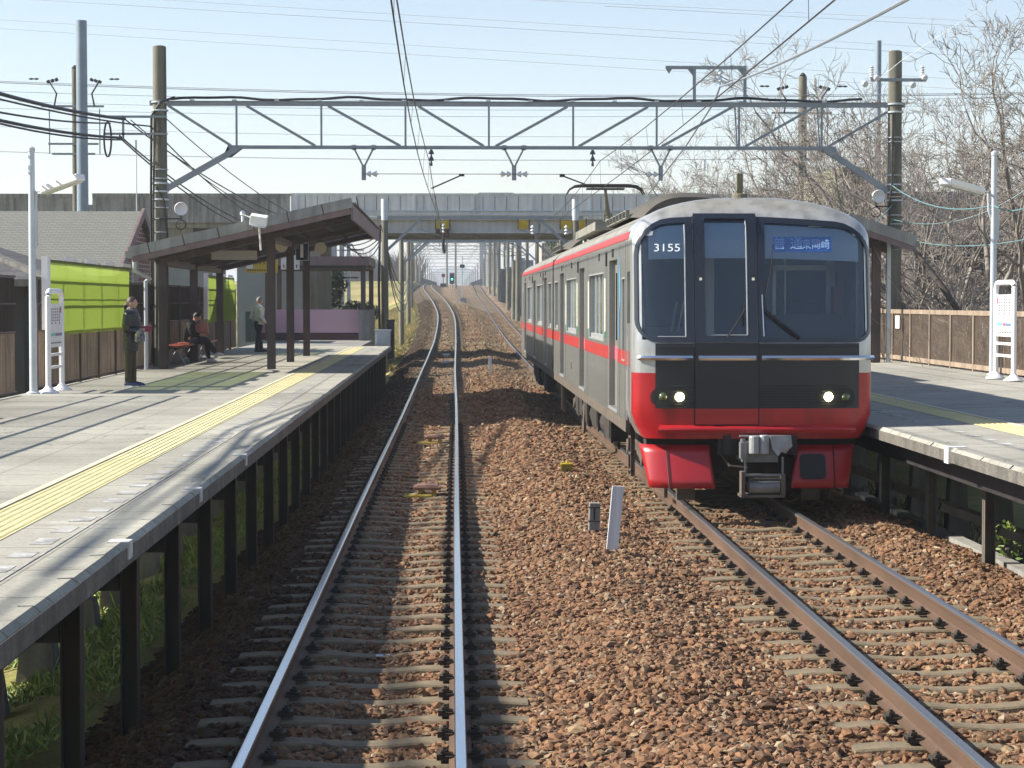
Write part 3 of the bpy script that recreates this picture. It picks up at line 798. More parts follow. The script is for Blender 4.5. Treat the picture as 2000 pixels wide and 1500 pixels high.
# hanging things below the left canopy
p = P(460, 499, 48); w = 1.03
t = thing("hanging_sign", "blank pale grey board hanging under the left canopy", "sign", p)
m_ = MB(); m_.box(p, (w, .05, .21)); m_.build("board", mat('sign_back_grey', (.52, .50, .46), .7, 0, .1), t)
m_ = MB()
for s in (-1, 1): m_.cyl(p + Vector((s * .36, 0, .1)), p + Vector((s * .36, 0, .45)), .012, n=6)
m_.build("hanger", M['brown'], t)

def text(name, s, size, material, parent, loc, rot=(R(90), 0, 0), ext=.003, align='CENTER', sx=1.0, bold=0.0):
    cu = bpy.data.curves.new(name, 'FONT'); cu.body = s; cu.size = size; cu.extrude = ext; cu.align_x = align; cu.align_y = 'CENTER'; cu.offset = bold
    cu.resolution_u = 3
    o = bpy.data.objects.new(name, cu); C.objects.link(o); dg = bpy.context.evaluated_depsgraph_get()
    me = bpy.data.meshes.new_from_object(o.evaluated_get(dg)); bpy.data.objects.remove(o)
    me.transform(Euler(rot).to_matrix().to_4x4() @ Matrix.Diagonal((sx, 1, 1, 1)))
    me.materials.clear(); me.materials.append(material)
    o = bpy.data.objects.new(name, me); C.objects.link(o)
    if parent is not None: o.parent = parent; o.location = Vector(loc) - WL[parent]; WL[o] = WL[parent]
    else: o.location = loc
    return o
p = P(591.5, 492, 53)
t = thing("platform_number_sign", "navy sign with a white figure 1 hanging from the left canopy", "sign", p)
m_ = MB(); m_.box(p, (.30, .05, .42)); m_.build("panel", M['navy'], t, bevel=.004)
m_ = MB(); m_.box(p + Vector((0, .002, 0)), (.325, .04, .445)); m_.build("border", M['whitew'], t)
text("number", "1", .44, M['white'], t, p + Vector((-.005, -.032, 0)), bold=.018)
m_ = MB(); m_.cyl(p + Vector((0, 0, .2)), p + Vector((0, 0, .75)), .02, n=8); m_.build("hanger", M['tac_pale'], t)
# shop advert
M['adyel'] = mat('advert_yellow', (.55, .36, .03), .6, 0, .1)
p = P(513, 520, 66)
t = thing("advert_board", "yellow advertising board beyond the left canopy posts", "sign", p)
m_ = MB(); m_.box(p, (1.0, .06, .42)); m_.build("board", M['adyel'], t)
m_ = MB(); m_.box(p + Vector((-.37, -.035, .05)), (.2, .01, .26)); m_.build("logo_panel", M['whitew'], t)
m_ = MB(); rr = random.Random(2)
for i in range(5): m_.box(p + Vector((-.16 + i * .12, -.036, .1)), (.07, .008, .02), (0, rr.uniform(-1, 1), 0)); m_.box(p + Vector((-.16 + i * .12, -.036, .08)), (.02, .008, .09), (0, rr.uniform(-.4, .4), 0))
for i in range(12): m_.box(p + Vector((-.42 + i * .075, -.036, -.13)), (.045, .008, .05))
m_.build("lettering", M['brown'], t, split=True)
for (px, lab) in ((556, "white vertical notice with a red emblem left of the middle canopy post"), (581, "white vertical notice hanging just under the platform number sign")):
    p = P(px, 508, 60); t = thing("notice_board", lab, "sign", p)
    m_ = MB(); m_.box(p, (.16, .04, .55)); m_.build("panel", M['whitew'], t)
    m_ = MB(); m_.box(p + Vector((0, -.025, -.18)), (.03, .01, .09))
    if px == 556: m_.box(p + Vector((0, -.025, .16)), (.1, .01, .09)); m_.box(p + Vector((0, -.025, .08)), (.11, .01, .012))
    m_.build("emblem", M['red'] if px == 556 else M['maroon'], t)
# speakers beneath the canopy
for (px, py, d, lab) in ((552, 478, 50, "round grey loudspeaker behind the front canopy post"), (628, 483, 53, "round cream loudspeaker under the canopy right of the number sign")):
    p = P(px, py, d); t = thing("loudspeaker", lab, "loudspeaker", p)
    m_ = MB(); m_.lathe(p + Vector((0, .12, .0)), [(.05, 0), (.06, .08), (.15, .2), (.155, .22)], 18, (0, -1, -.15)); m_.build("horn", M['tac_pale'], t, smooth=True)
    m_ = MB(); m_.tube([p + Vector((0, .1, 0)), p + Vector((0, .12, .25))], .015); m_.build("bracket", M['brown'], t)

# bench under the canopy
def bench(x, y0, n, label):
    t = thing("platform_bench", label, "bench", (x, y0, PZL))
    for i in range(n):
        y = y0 + i * .5; s_ = MB(); pts = []
        for a in range(7):
            for b_ in range(7):
                u = a / 6 - .5; v = b_ / 6 - .5
                pts.append((x + u * .42, y + v * .44, PZL + .41 + .12 * (u * u + v * v)))
        s_.grid(pts, 7, 7); sob = s_.build("seat", M['orange'], t, smooth=True); md = sob.modifiers.new("thick", 'SOLIDIFY'); md.thickness = .015
    f_ = MB(); f_.b2(x - .03, x + .03, y0 - .3, y0 + n * .5 - .2, PZL + .35, PZL + .39); f_.build("beam", M['steel_dk'], t)
    for y in (y0 - .1, y0 + n * .5 - .4):
        l_ = MB(); l_.tube([(x - .2, y, PZL), (x, y, PZL + .36), (x + .2, y, PZL)], .018); l_.build("leg", M['galv'], t)
    w = MB(); w.b2(x - .32, x - .24, y0 - .35, y0 + n * .5 - .15, PZL + .02, PZL + .33); w.build("back_board", M['brown'], t)
bench(-6.3, 48.6, 6, "bench with orange seats behind the canopy posts, where a person sits")
bench(-6.3, 53.8, 3, "short bench with orange seats farther along beneath the canopy")

# ---------------------------------------------------------------- right canopy (mostly hidden by the train)
def right_canopy():
    t = thing("platform_canopy", "brown canopy on the right platform, its end showing past the train", "shelter", (9.2, 45, 1.05))
    xa, za = 9.56, 3.58; xb, zb = 8.15, 4.06; y0, y1 = 43.2, 58
    d = Vector((xb - xa, 0, zb - za)).normalized()
    m_ = MB(); m_.prism([(xa, y0, za), (xb, y0, zb), (xb, y0, zb + .06), (xa, y0, za + .06)], (0, 0, 0), (0, y1 - y0, 0)); m_.build("roof_sheet", M['soffit'], t)
    f_ = MB(); a = Vector((xa + .05, y0 - .03, za + .02)); f_.bar(a, a + d * 1.5, .06, .22); f_.build("verge_flashing", M['roof_sheet'], t)
    g_ = MB(); a = Vector((xa, y0 - .02, za - .14)); g_.bar(a, a + d * 1.45, .05, .11); g_.build("verge_trim", M['mauve'], t)
    gt = MB(); gt.b2(xa, xa + .13, y0, y1, za - .1, za + .02); gt.build("gutter", M['roof_sheet'], t)
    for yy in (45.2, 50.5, 56):
        for x in (9.2,):
            c_ = MB(); w = .085; zt_ = za + (zb - za) * (x - xa) / (xb - xa) - .05
            c_.b2(x - w, x + w, yy - .1, yy - .085, 1.0, zt_); c_.b2(x - w, x + w, yy + .085, yy + .1, 1.0, zt_); c_.b2(x - .012, x + .012, yy - .085, yy + .085, 1.0, zt_)
            c_.build("column", M['brown'], t)
        r_ = MB(); r_.bar((9.5, yy, za - .1), (8.2, yy, zb - .18), .12, .2); r_.build("rafter", M['brown'], t)
    w = MB(); w.b2(9.42, 9.50, 45.1, 45.18, 1.05, 3.7); w.build("downpipe", M['galv_lt'], t)
right_canopy()

# ---------------------------------------------------------------- lamp posts and station name stands
def lamp_post(x, y, z0, z1, label, head_a, head_b):
    t = thing("lamp_post", label, "lamp post", (x, y, z0))
    m_ = MB(); m_.cyl((x, y, z0), (x, y, z1), .062, .05, 12); m_.lathe((x, y, z0), [(.11, 0), (.11, .02), (.066, .04)], 12); m_.lathe((x, y, z1 - .01), [(.06, 0), (.06, .05), (.02, .08)], 12)
    m_.build("pole", M['galv_lt'], t, smooth=True)
    a = Vector(head_a); b_ = Vector(head_b)
    m_ = MB(); m_.tube([(x, y, z1 - 1.25), (x + (a.x - x) * .25, y, z1 - 1.0), (x + (a.x - x) * .3, y, a.z + .0), a], .022, 8); m_.b2(x - .02, x + .09, y - .03, y + .03, z1 - 1.5, z1 - .9); m_.build("arm", M['galv_lt'], t)
    h = MB(); h.bar(a, b_, .2, .11); h.build("housing", M['white'], t, bevel=.02)
    l_ = MB(); dn = Vector((0, 0, -.062)); l_.bar(a + dn + (b_ - a) * .05, b_ + dn - (b_ - a) * .05, .15, .02); l_.build("diffuser", M['insul'], t)
lamp_post(-6.58, 33.3, PZL, 4.72, "grey lamp post with white tube lamp at the back of the left platform", P(93, 374, 33), P(165, 348, 32.6))
lamp_post(9.62, 37.0, 1.05, 4.95, "grey lamp post with white tube lamp at the back of the right platform", P(1917, 372, 36.6), P(1850, 354, 33.0))

M['cyan'] = mat('band_cyan', (.15, .5, .48), .5, 0, 0); M['redp'] = mat('band_red', (.55, .12, .15), .5, 0, 0); M['bluep'] = mat('band_blue', (.12, .22, .5), .5, 0, 0); M['ink'] = mat('sign_ink', (.12, .12, .14), .6, 0, 0)
def name_stand(x, ya, yb, z0, face, label):
    """station sign on two legs, standing along the platform, face = +1/-1 x side carrying the print"""
    t = thing("station_sign_stand", label, "station sign", (x, ya, z0)); H = 1.62
    m_ = MB(); r = .045; pts = []
    c = .13
    path = [(ya, 0), (ya, H - c)] + [(ya + (c - c * math.cos(a)), H - c + c * math.sin(a)) for a in np.linspace(.3, 1.57, 5)] + [(yb - (c - c * math.cos(a)), H - c + c * math.sin(a)) for a in np.linspace(1.57, .3, 5)] + [(yb, H - c), (yb, 0)]
    m_.tube([(x, y, z0 + z) for y, z in path], r, 10); m_.build("frame", M['white'], t, smooth=True)
    for y in (ya, yb):
        f_ = MB(); f_.lathe((x, y, z0), [(.17, 0), (.165, .015), (.08, .07), (.05, .11)], 16); f_.build("foot", M['white'], t, smooth=True)
    b_ = MB(); b_.b2(x - .018, x + .018, ya + .03, yb - .03, z0 + .72, z0 + 1.42); b_.build("panel", M['white'], t)
    for z in (.40, .60): q = MB(); q.b2(x - .02, x + .02, ya, yb, z0 + z - .022, z0 + z + .022); q.build("crossbar", M['white'], t)
    fx = x + face * .020; fx2 = x + face * .024; L_ = yb - ya - .2
    a, b2_ = (ya + .12, yb - .12)
    for i, mm in enumerate(('cyan', 'redp', 'bluep')):
        q = MB(); fr = [(0, .42), (.42, .62), (.62, 1)][i]
        if face > 0: q.b2(fx - .001, fx2, a + L_ * fr[0], a + L_ * fr[1], z0 + .90, z0 + .945)
        else: q.b2(fx2, fx + .001, b2_ - L_ * fr[1], b2_ - L_ * fr[0], z0 + .90, z0 + .945)
        q.build("route_band", M[mm], t)
    q = MB(); rr = random.Random(4)
    for col in range(5):
        for row in range(6 - col % 2):
            yy = a + .08 + col * .16; q.b2(min(fx, fx2), max(fx, fx2), yy, yy + .05, z0 + 1.32 - row * .045, z0 + 1.345 - row * .045)
    for col in range(6):
        q.b2(min(fx, fx2), max(fx, fx2), a + col * .15, a + col * .15 + .09, z0 + .78, z0 + .80)
    q.build("lettering", M['ink'], t, split=True)
    q = MB(); q.b2(min(fx, fx2), max(fx, fx2), a + .82, a + .90, z0 + 1.27, z0 + 1.37); q.build("emblem", M['redp'], t)
name_stand(-6.38, 33.5, 34.65, PZL, 1, "white station name stand by the left platform fence beside the lime banner")
name_stand(9.27, 34.3, 35.45, 1.05, -1, "white station name stand by the tan fence on the right platform")

# ---------------------------------------------------------------- end of the left platform: wall, small roof, boxes
t = thing("stair_shelter", "flat-roofed shelter with pink wall at the far end of the left platform", "shelter", (-5, 80, PZL))
m_ = MB(); m_.b2(-7.4, -3.45, 80, 80.2, 1.18, 2.06); m_.build("pink_wall", M['pink'], t)
m_ = MB(); m_.b2(-7.4, -3.45, 79.98, 80.2, PZL, 1.178); m_.build("wall_base", M['maroon'], t)
m_ = MB(); m_.b2(-3.46, -3.06, 79.3, 85, PZL - .4, 2.05); m_.build("end_block", M['conc'], t)
m_ = MB(); m_.b2(-7.4, -7.2, 76, 80, PZL, 2.0); m_.build("side_wall", mat('green_grey_wall', (.07, .12, .11), .7, 0, .2), t)
m_ = MB(); m_.b2(-7.2, -3.05, 79, 86, 3.72, 4.06); m_.build("roof", M['mauve'], t)
m_ = MB(); m_.b2(-7.1, -3.15, 79.1, 85.9, 3.60, 3.72); m_.build("roof_beam", M['steel_dk'], t)
for (x, y) in ((-3.3, 79.6), (-3.2, 85), (-6.9, 79.6), (-6.9, 85)):
    m_ = MB(); m_.b2(x - .09, x + .09, y - .09, y + .09, PZL, 3.6); m_.build("column", M['brown'], t)
p = P(748, 655, 71); m_ = MB(); m_.box(p + Vector((0, 0, -.1)), (.5, .4, .5)); m_.box(p + Vector((0, 0, .17)), (.56, .46, .05)); m_.box(p + Vector((0, -.21, -.1)), (.4, .03, .4))
tag(m_.build("cable_cabinet", M['galv_lt'], loc=p), "pale metal box at the far end of the left platform by the pole", "cabinet")
p = P(764, 655, 72); m_ = MB(); m_.box(p + Vector((0, 0, -.15)), (.22, .9, 1.3)); m_.box(p + Vector((0, 0, .52)), (.26, .95, .05)); m_.box(p + Vector((-.12, 0, -.1)), (.03, .7, 1.0))
tag(m_.build("relay_box", M['steel_dk'], loc=p), "dark upright box right of the pale metal box at platform end", "cabinet")
# ---------------------------------------------------------------- the train
TX, TY = 3.44, 23.6
W2 = 1.365
M['steel'] = mat('brushed_stainless', (.40, .40, .375), .38, .65, .10, 1.0, fine=.05, fscale=8, sxyz=(1, .15, 4), streak=.12)
M['silver'] = mat('silver_paint', (.62, .63, .62), .28, .55, .06, 2)
M['redT'] = mat('train_red', (.49, .016, .022), .35, 0, .05, 1, coat=.2)
M['stripe'] = mat('red_stripe', (.49, .04, .035), .45, 0, .08, 1)
M['maskb'] = mat('blue_black_mask', (.020, .026, .040), .25, .1, .15, 2, coat=.5)
M['maskd'] = mat('lower_dark_panel', (.022, .026, .034), .4, .1, .15, 2)
M['chrome'] = mat('chrome_bar', (.75, .76, .78), .12, 1.0, 0)
M['roofT'] = mat('train_roof', (.33, .32, .27), .7, 0, .3, 1.5, streak=.2)
M['rubber'] = mat('black_rubber', (.012, .012, .014), .6, 0, .1)
M['under'] = mat('underframe_grime', (.050, .042, .036), .8, .1, .4, 3, fine=.2)
M['under_lt'] = mat('dusty_iron', (.17, .14, .11), .75, .2, .3, 5, fine=.2)
M['door'] = mat('door_stainless', (.42, .415, .38), .4, .5, .08, 2)
M['cream'] = mat('interior_cream', (.50, .48, .38), .7, 0, .1)
M['cabin'] = mat('cab_interior', (.26, .26, .25), .7, 0, .2, 2)
M['decal'] = mat('window_poster', (.62, .64, .5), .6, 0, .3, 18)
M['decalg'] = mat('green_decal', (.03, .32, .13), .5, 0, 0)
M['bluedec'] = mat('blue_logo', (.05, .35, .6), .5, 0, 0)

def glass(name, tint, dark, mixd, rough=.04):
    m = bpy.data.materials.new(name); m.use_nodes = True; nt = m.node_tree; N = nt.nodes; L = nt.links
    out = N["Material Output"]; nt.nodes.remove(N["Principled BSDF"])
    tp = N.new("ShaderNodeBsdfTransparent"); tp.inputs[0].default_value = (*tint, 1)
    df = N.new("ShaderNodeBsdfDiffuse"); df.inputs[0].default_value = (*dark, 1)
    gl = N.new("ShaderNodeBsdfGlossy"); gl.inputs["Roughness"].default_value = rough; gl.inputs[0].default_value = (.85, .92, 1, 1)
    fr = N.new("ShaderNodeFresnel"); fr.inputs[0].default_value = 1.5
    mr = N.new("ShaderNodeMapRange"); mr.inputs[3].default_value = .03; mr.inputs[4].default_value = 1.0; L.new(fr.outputs[0], mr.inputs[0])
    a = N.new("ShaderNodeMixShader"); a.inputs[0].default_value = mixd; L.new(tp.outputs[0], a.inputs[1]); L.new(df.outputs[0], a.inputs[2])
    b = N.new("ShaderNodeMixShader"); L.new(mr.outputs[0], b.inputs[0]); L.new(a.outputs[0], b.inputs[1]); L.new(gl.outputs[0], b.inputs[2])
    L.new(b.outputs[0], out.inputs[0]); return m
M['glassF'] = glass('windscreen_glass', (.72, .80, .88), (.045, .062, .085), .20)
M['glassS'] = glass('side_window_glass', (.20, .24, .28), (.10, .115, .13), .55, .1)

ZS, ZR_ = 3.05, .56         # side top, roof rise
def wz(z, top=.52):
    """half width of the body at height z"""
    if z <= ZS: return W2
    t = min((z - ZS) / top, 1.0); return W2 * max(0.0, 1 - t ** 2.2) ** (1 / 2.2)
def fz(z):
    """how far the nose centre leans back at height z"""
    f = 0.0
    if z < 1.1: f = .03 * (1.1 - z)
    if z > 1.85: f = .15 * (z - 1.85)
    if z > 3.05: t = min((z - 3.05) / .53, 1); f += .70 * (1 - math.sqrt(max(0, 1 - t * t)))
    return f
ND = .42; NP = 4.6
def S(x, z, off=0.0):
    """point on the nose surface (train frame)"""
    w = wz(z); w = max(w, .01)
    # lower corners chamfer in
    if z < 1.02: w -= (1.02 - z) * .55
    a = min(abs(x) / w, .9995)
    y = fz(z) + ND * (1 - (1 - a ** NP) ** (1 / NP))
    return Vector((x, y, z))
def Sn(x, z, off):
    e = .01; p = S(x, z); n = (S(x + e, z) - S(x - e, z)).cross(S(x, z + e) - S(x, z - e))
    if n.y > 0: n = -n
    n.normalize(); return p + n * off

train = thing("commuter_train", "silver and red two-car commuter train with its headlights on, stopped on the right track", "train", (TX, TY, 0))
TO = Vector((TX, TY, 0))
def T(v): return Vector(v) + TO
def tb(mb_, name, m, parent=None, **kw):
    mb_.v = [tuple(Vector(v) + TO) for v in mb_.v]
    return mb_.build(name, m, parent or train, **kw)

# --- nose shell
zl = list(np.linspace(.80, 1.9, 9)) + [1.92] + list(np.linspace(2.0, 3.05, 8)) + [3.10, 3.15, 3.20, 3.25, 3.30, 3.36, 3.42, 3.46, 3.50, 3.53, 3.555]
BACK = 1.25
def outline(z, n=34):
    w = wz(z);
    if z < 1.02: w -= (1.02 - z) * .55
    pts = []
    for i in range(n + 1):
        t = math.pi / 2 * i / n
        pts.append((w * math.cos(t) ** (2 / NP) if i < n else 0.0, fz(z) + ND * (1 - math.sin(t) ** (2 / NP))))
    left = [(-a, b) for a, b in pts]; right = pts[::-1][1:]
    return [(-w, BACK)] + left + right + [(w, BACK)]
m_ = MB(); rows = [outline(z) for z in zl]; nc = len(rows[0])
m_.v = [(x, y, z) for row, z in zip(rows, zl) for (x, y) in row]
for i in range(len(zl) - 1):
    zc = (zl[i] + zl[i + 1]) / 2
    for j in range(nc - 1):
        xc = (rows[i][j][0] + rows[i][j + 1][0]) / 2; yc = (rows[i][j][1] + rows[i][j + 1][1]) / 2
        if 1.95 < zc < 3.312 - .12 * min(1, max(0, (abs(xc + .3) - .35) / .8)) and abs(xc) < (1.27 if zc < 3.1 else 1.15): continue         # windscreen opening
        m_.f.append((i * nc + j, (i + 1) * nc + j, (i + 1) * nc + j + 1, i * nc + j + 1)); m_.m.append(0)
m_.f.append(tuple(range((len(zl) - 1) * nc, len(zl) * nc))); m_.m.append(0)
def nose_paint():
    m = bpy.data.materials.new('nose_paint'); m.use_nodes = True; nt = m.node_tree; N = nt.nodes; L = nt.links; b = N["Principled BSDF"]
    tc = N.new("ShaderNodeTexCoord"); sp = N.new("ShaderNodeSeparateXYZ"); L.new(tc.outputs["Object"], sp.inputs[0])
    def mx(fac, a, c, isf=False):
        n = N.new("ShaderNodeMix"); n.data_type = 'RGBA'; L.new(fac, n.inputs[0])
        for i, q in ((6, a), (7, c)):
            if isinstance(q, tuple): n.inputs[i].default_value = (*q, 1)
            else: L.new(q, n.inputs[i])
        return n.outputs[2]
    def cmp(op, s, v):
        n = N.new("ShaderNodeMath"); n.operation = op; L.new(s, n.inputs[0]); n.inputs[1].default_value = v; return n.outputs[0]
    low = cmp('LESS_THAN', sp.outputs[2], 1.545)
    n1 = N.new("ShaderNodeTexNoise"); n1.inputs["Scale"].default_value = 2.5; n1.inputs["Detail"].default_value = 5; L.new(tc.outputs["Object"], n1.inputs["Vector"])
    up = N.new("ShaderNodeMapRange"); up.inputs[1].default_value = 3.26; up.inputs[2].default_value = 3.48; up.inputs[3].default_value = 0; up.inputs[4].default_value = .75; L.new(sp.outputs[2], up.inputs[0])
    mm = N.new("ShaderNodeMath"); mm.operation = 'MULTIPLY'; L.new(up.outputs[0], mm.inputs[0])
    rr = N.new("ShaderNodeMapRange"); rr.inputs[1].default_value = .3; rr.inputs[2].default_value = .6; rr.inputs[3].default_value = .6; rr.inputs[4].default_value = 1; L.new(n1.outputs[0], rr.inputs[0]); L.new(rr.outputs[0], mm.inputs[1])
    silver = mx(mm.outputs[0], (.50, .51, .51), (.38, .335, .23))       # road grime on the roof dome
    col = mx(low, silver, (.39, .010, .016))
    side = N.new("ShaderNodeMath"); side.operation = 'GREATER_THAN'; L.new(sp.outputs[1], side.inputs[0]); side.inputs[1].default_value = .46
    below = cmp('LESS_THAN', sp.outputs[2], 3.06); sb_ = N.new("ShaderNodeMath"); sb_.operation = 'MULTIPLY'; L.new(side.outputs[0], sb_.inputs[0]); L.new(below, sb_.inputs[1])
    col = mx(sb_.outputs[0], col, (.27, .27, .255))
    nd = N.new("ShaderNodeTexNoise"); nd.inputs["Scale"].default_value = 3.5; nd.inputs["Detail"].default_value = 8; mpd = N.new("ShaderNodeMapping"); mpd.inputs["Scale"].default_value = (1.6, 1.6, .35); L.new(tc.outputs["Object"], mpd.inputs[0]); L.new(mpd.outputs[0], nd.inputs["Vector"])
    rd = N.new("ShaderNodeMapRange"); rd.inputs[1].default_value = .42; rd.inputs[2].default_value = .72; rd.inputs[3].default_value = 1; rd.inputs[4].default_value = .58; L.new(nd.outputs[0], rd.inputs[0])
    vd = N.new("ShaderNodeVectorMath"); vd.operation = 'SCALE'; L.new(col, vd.inputs[0]); L.new(rd.outputs[0], vd.inputs["Scale"]); L.new(vd.outputs[0], b.inputs["Base Color"])
    met = N.new("ShaderNodeMath"); met.operation = 'MULTIPLY'; iv = cmp('GREATER_THAN', sp.outputs[2], 1.545); L.new(iv, met.inputs[0]); met.inputs[1].default_value = .45
    L.new(met.outputs[0], b.inputs["Metallic"]); b.inputs["Roughness"].default_value = .30
    b.inputs["Coat Weight"].default_value = .15; b.inputs["Coat Roughness"].default_value = .1
    return m
tb(m_, "cab_shell", nose_paint(), smooth=True)

# --- patches on the nose
def rrect(x0, x1, z0, z1, rad, n=6, ns=14):
    """closed outline; rad = (bl, br, tr, tl)"""
    pts = []
    cs = [((x0, z0), rad[0], math.pi, (1, 1)), ((x1, z0), rad[1], 1.5 * math.pi, (-1, 1)), ((x1, z1), rad[2], 0, (-1, -1)), ((x0, z1), rad[3], .5 * math.pi, (1, -1))]
    corners = []
    for (cx, cz), r, a0, (sx, sz) in cs:
        c = (cx + sx * r, cz + sz * r); corners.append([(c[0] + r * math.cos(a0 + math.pi / 2 * i / n), c[1] + r * math.sin(a0 + math.pi / 2 * i / n)) for i in range(n + 1)])
    for k in range(4):
        pts += corners[k]; a = corners[k][-1]; b = corners[(k + 1) % 4][0]
        for i in range(1, ns): pts.append((a[0] + (b[0] - a[0]) * i / ns, a[1] + (b[1] - a[1]) * i / ns))
    return pts
def warp(a, b):
    return b - .062 * max(0.0, abs(a + .3) - .35) ** 1.3 * min(max((b - 2.5) / .75, 0), 1)
def ring(m_, outer, inner, off, steps=4, lip=None, mi=0):
    n = len(outer); o0 = len(m_.v)
    for k in range(steps + 1):
        t = k / steps
        for (a, b) in zip(outer, inner): xx = a[0] + (b[0] - a[0]) * t; m_.v.append(tuple(Sn(xx, warp(xx, a[1] + (b[1] - a[1]) * t), off)))
    K = steps + 1
    if lip is not None:      # turn inwards at inner edge
        for b in inner: m_.v.append(tuple(Sn(b[0], warp(*b), off - lip)))
        K += 1
    for k in range(K - 1):
        for i in range(n):
            j = (i + 1) % n; m_.f.append((o0 + k * n + i, o0 + k * n + j, o0 + (k + 1) * n + j, o0 + (k + 1) * n + i)); m_.m.append(mi)
def fill(m_, pts, off, steps=8, mi=0):
    cx = sum(p[0] for p in pts) / len(pts); cz = sum(p[1] for p in pts) / len(pts); n = len(pts); o0 = len(m_.v)
    for k in range(steps):
        t = k / steps
        for (a, b) in pts: xx = a + (cx - a) * t; m_.v.append(tuple(Sn(xx, warp(xx, b + (cz - b) * t), off)))
    m_.v.append(tuple(Sn(cx, cz, off)))
    for k in range(steps - 1):
        for i in range(n):
            j = (i + 1) % n; m_.f.append((o0 + k * n + i, o0 + k * n + j, o0 + (k + 1) * n + j, o0 + (k + 1) * n + i)); m_.m.append(mi)
    for i in range(n):
        m_.f.append((o0 + (steps - 1) * n + i, o0 + (steps - 1) * n + (i + 1) % n, o0 + steps * n)); m_.m.append(mi)

ZB, ZT = 1.885, 3.32
DX0, DX1 = -.688, .037      # gangway door edges
# left cell, right cell, door cell : (outer rect, outer radii, inner rect, inner radii)
cellL = ((-1.342, DX0, ZB, ZT - .01), (.26, .003, .003, .40), (-1.305, DX0 - .085, ZB + .055, ZT - .075), (.20, .015, .015, .33))
cellR = ((DX1, 1.342, ZB, ZT - .01), (.003, .20, .40, .003), (DX1 + .085, 1.30, ZB + .055, ZT - .075), (.015, .13, .33, .015))
cellD = ((DX0 + .006, DX1 - .006, ZB, ZT + .012), (.003,) * 4, (DX0 + .125, DX1 - .115, ZB + .07, ZT - .045), (.03,) * 4)
for (o_, ro, i_, ri) in (cellL, cellR): frame = MB(); ring(frame, rrect(*o_, ro), rrect(*i_, ri), .012, 4, .05); tb(frame, 'windscreen_frame', M['maskb'], smooth=True)

dfm = MB(); ring(dfm, rrect(*cellD[0], cellD[1]), rrect(*cellD[2], cellD[3]), .034, 4, .06)
fd = rrect(DX0 + .006, DX1 - .006, .885, ZB - .003, (.003,) * 4)
doorp = tb(dfm, "front_door", M['maskb'], smooth=True)
for (o_, ro, i_, ri), off in ((cellL, -.006), (cellR, -.006), (cellD, .012)):
    g_ = MB(); q = (i_[0] - .01, i_[1] + .01, i_[2] - .01, i_[3] + .01); fill(g_, rrect(*q, ri), off)
    tb(g_, "windscreen", M['glassF'], smooth=True)
# bright trim on the right-hand side of the left and door panes
tr = MB()
for (xx, z0, z1, off) in ((cellL[2][1] - .012, cellL[2][2] + .02, cellL[2][3] - .02, .002), (cellD[2][1] - .012, cellD[2][2] + .02, cellD[2][3] - .02, .022)):
    zz = np.linspace(z0, z1, 12); tr.tube([Sn(xx, z, off) for z in zz], .008, 6)
tr.tube([Sn(x, cellL[2][2] + .015, .002) for x in np.linspace(-1.1, cellL[2][1] - .012, 12)], .006, 6)
tr.tube([Sn(x, cellD[2][2] + .015, .022) for x in np.linspace(cellD[2][0] + .06, cellD[2][1] - .012, 8)], .006, 6)
tb(tr, "pane_trim", M['silver'])
# lower dark panel
for (a, b) in ((-1.126, DX0 - .006), (DX1 + .006, 1.185)):
    lp = MB(); fill(lp, rrect(a, b, 1.145, ZB - .006, (.003,) * 4), .010); tb(lp, 'waist_panel', M['maskd'], smooth=True)
dp = MB(); fill(dp, rrect(DX0 + .006, DX1 - .006, 1.145, ZB - .004, (.003,) * 4), .026); tb(dp, "door_panel", M['maskd'], doorp, smooth=True)
dp = MB(); fill(dp, rrect(DX0 + .006, DX1 - .006, .965, 1.141, (.003,) * 4), .022); tb(dp, "door_foot_panel", M['redT'], doorp, smooth=True)
sm = MB()
for x in (DX0, DX1): sm.tube([Sn(x, z, .008) for z in np.linspace(.95, ZT, 30)], .007, 6)
sm.tube([Sn(x, .955, .008) for x in np.linspace(DX0, DX1, 8)], .007, 6)
sm.tube([Sn(x, ZB - .045, .013) for x in np.linspace(-1.08, 1.18, 30)], .003, 4)
tb(sm, "door_seam", M['rubber'])
# horizontal louvre lines on the lower panel
lv = MB()
for z in np.linspace(1.16, 1.40, 9):
    lv.tube([Sn(x, z, .012) for x in np.linspace(-.95, 1.05, 26)], .004, 4)
tb(lv, "louvre", M['rubber'])
# chrome bars
for (a, b, off) in ((-1.30, DX0 - .02, .035), (DX0 + .04, DX1 - .035, .05), (DX1 + .03, 1.345, .035)):
    cb = MB(); n = 24; xs_ = np.linspace(a, b, n); pts = []
    for x in xs_:
        for (o_, dz) in ((0, -.026), (off, -.026), (off + .012, 0), (off, .026), (0, .026)): q = Sn(x, 1.715, o_); pts.append((q.x, q.y, q.z + dz))
    cb.grid(pts, n, 5); cb.f.append((0, 1, 2, 3, 4)); cb.m.append(0); cb.f.append(tuple(range((n - 1) * 5, n * 5))[::-1]); cb.m.append(0); tb(cb, "handrail", M['chrome'])
# bumper ledge in red
bl = MB(); n = 40; pts = []
for x in np.linspace(-1.08, 1.12, n):
    for (o_, z) in ((0, .955), (.085, .935), (.095, .915), (.085, .875), (0, .865)): q = Sn(x, z, o_); pts.append((q.x, q.y, q.z))
bl.grid(pts, n, 5); bl.f.append((0, 1, 2, 3, 4)); bl.m.append(0); bl.f.append(tuple(range((n - 1) * 5, n * 5))[::-1]); bl.m.append(0); tb(bl, "bumper_ledge", M['redT'], smooth=True)
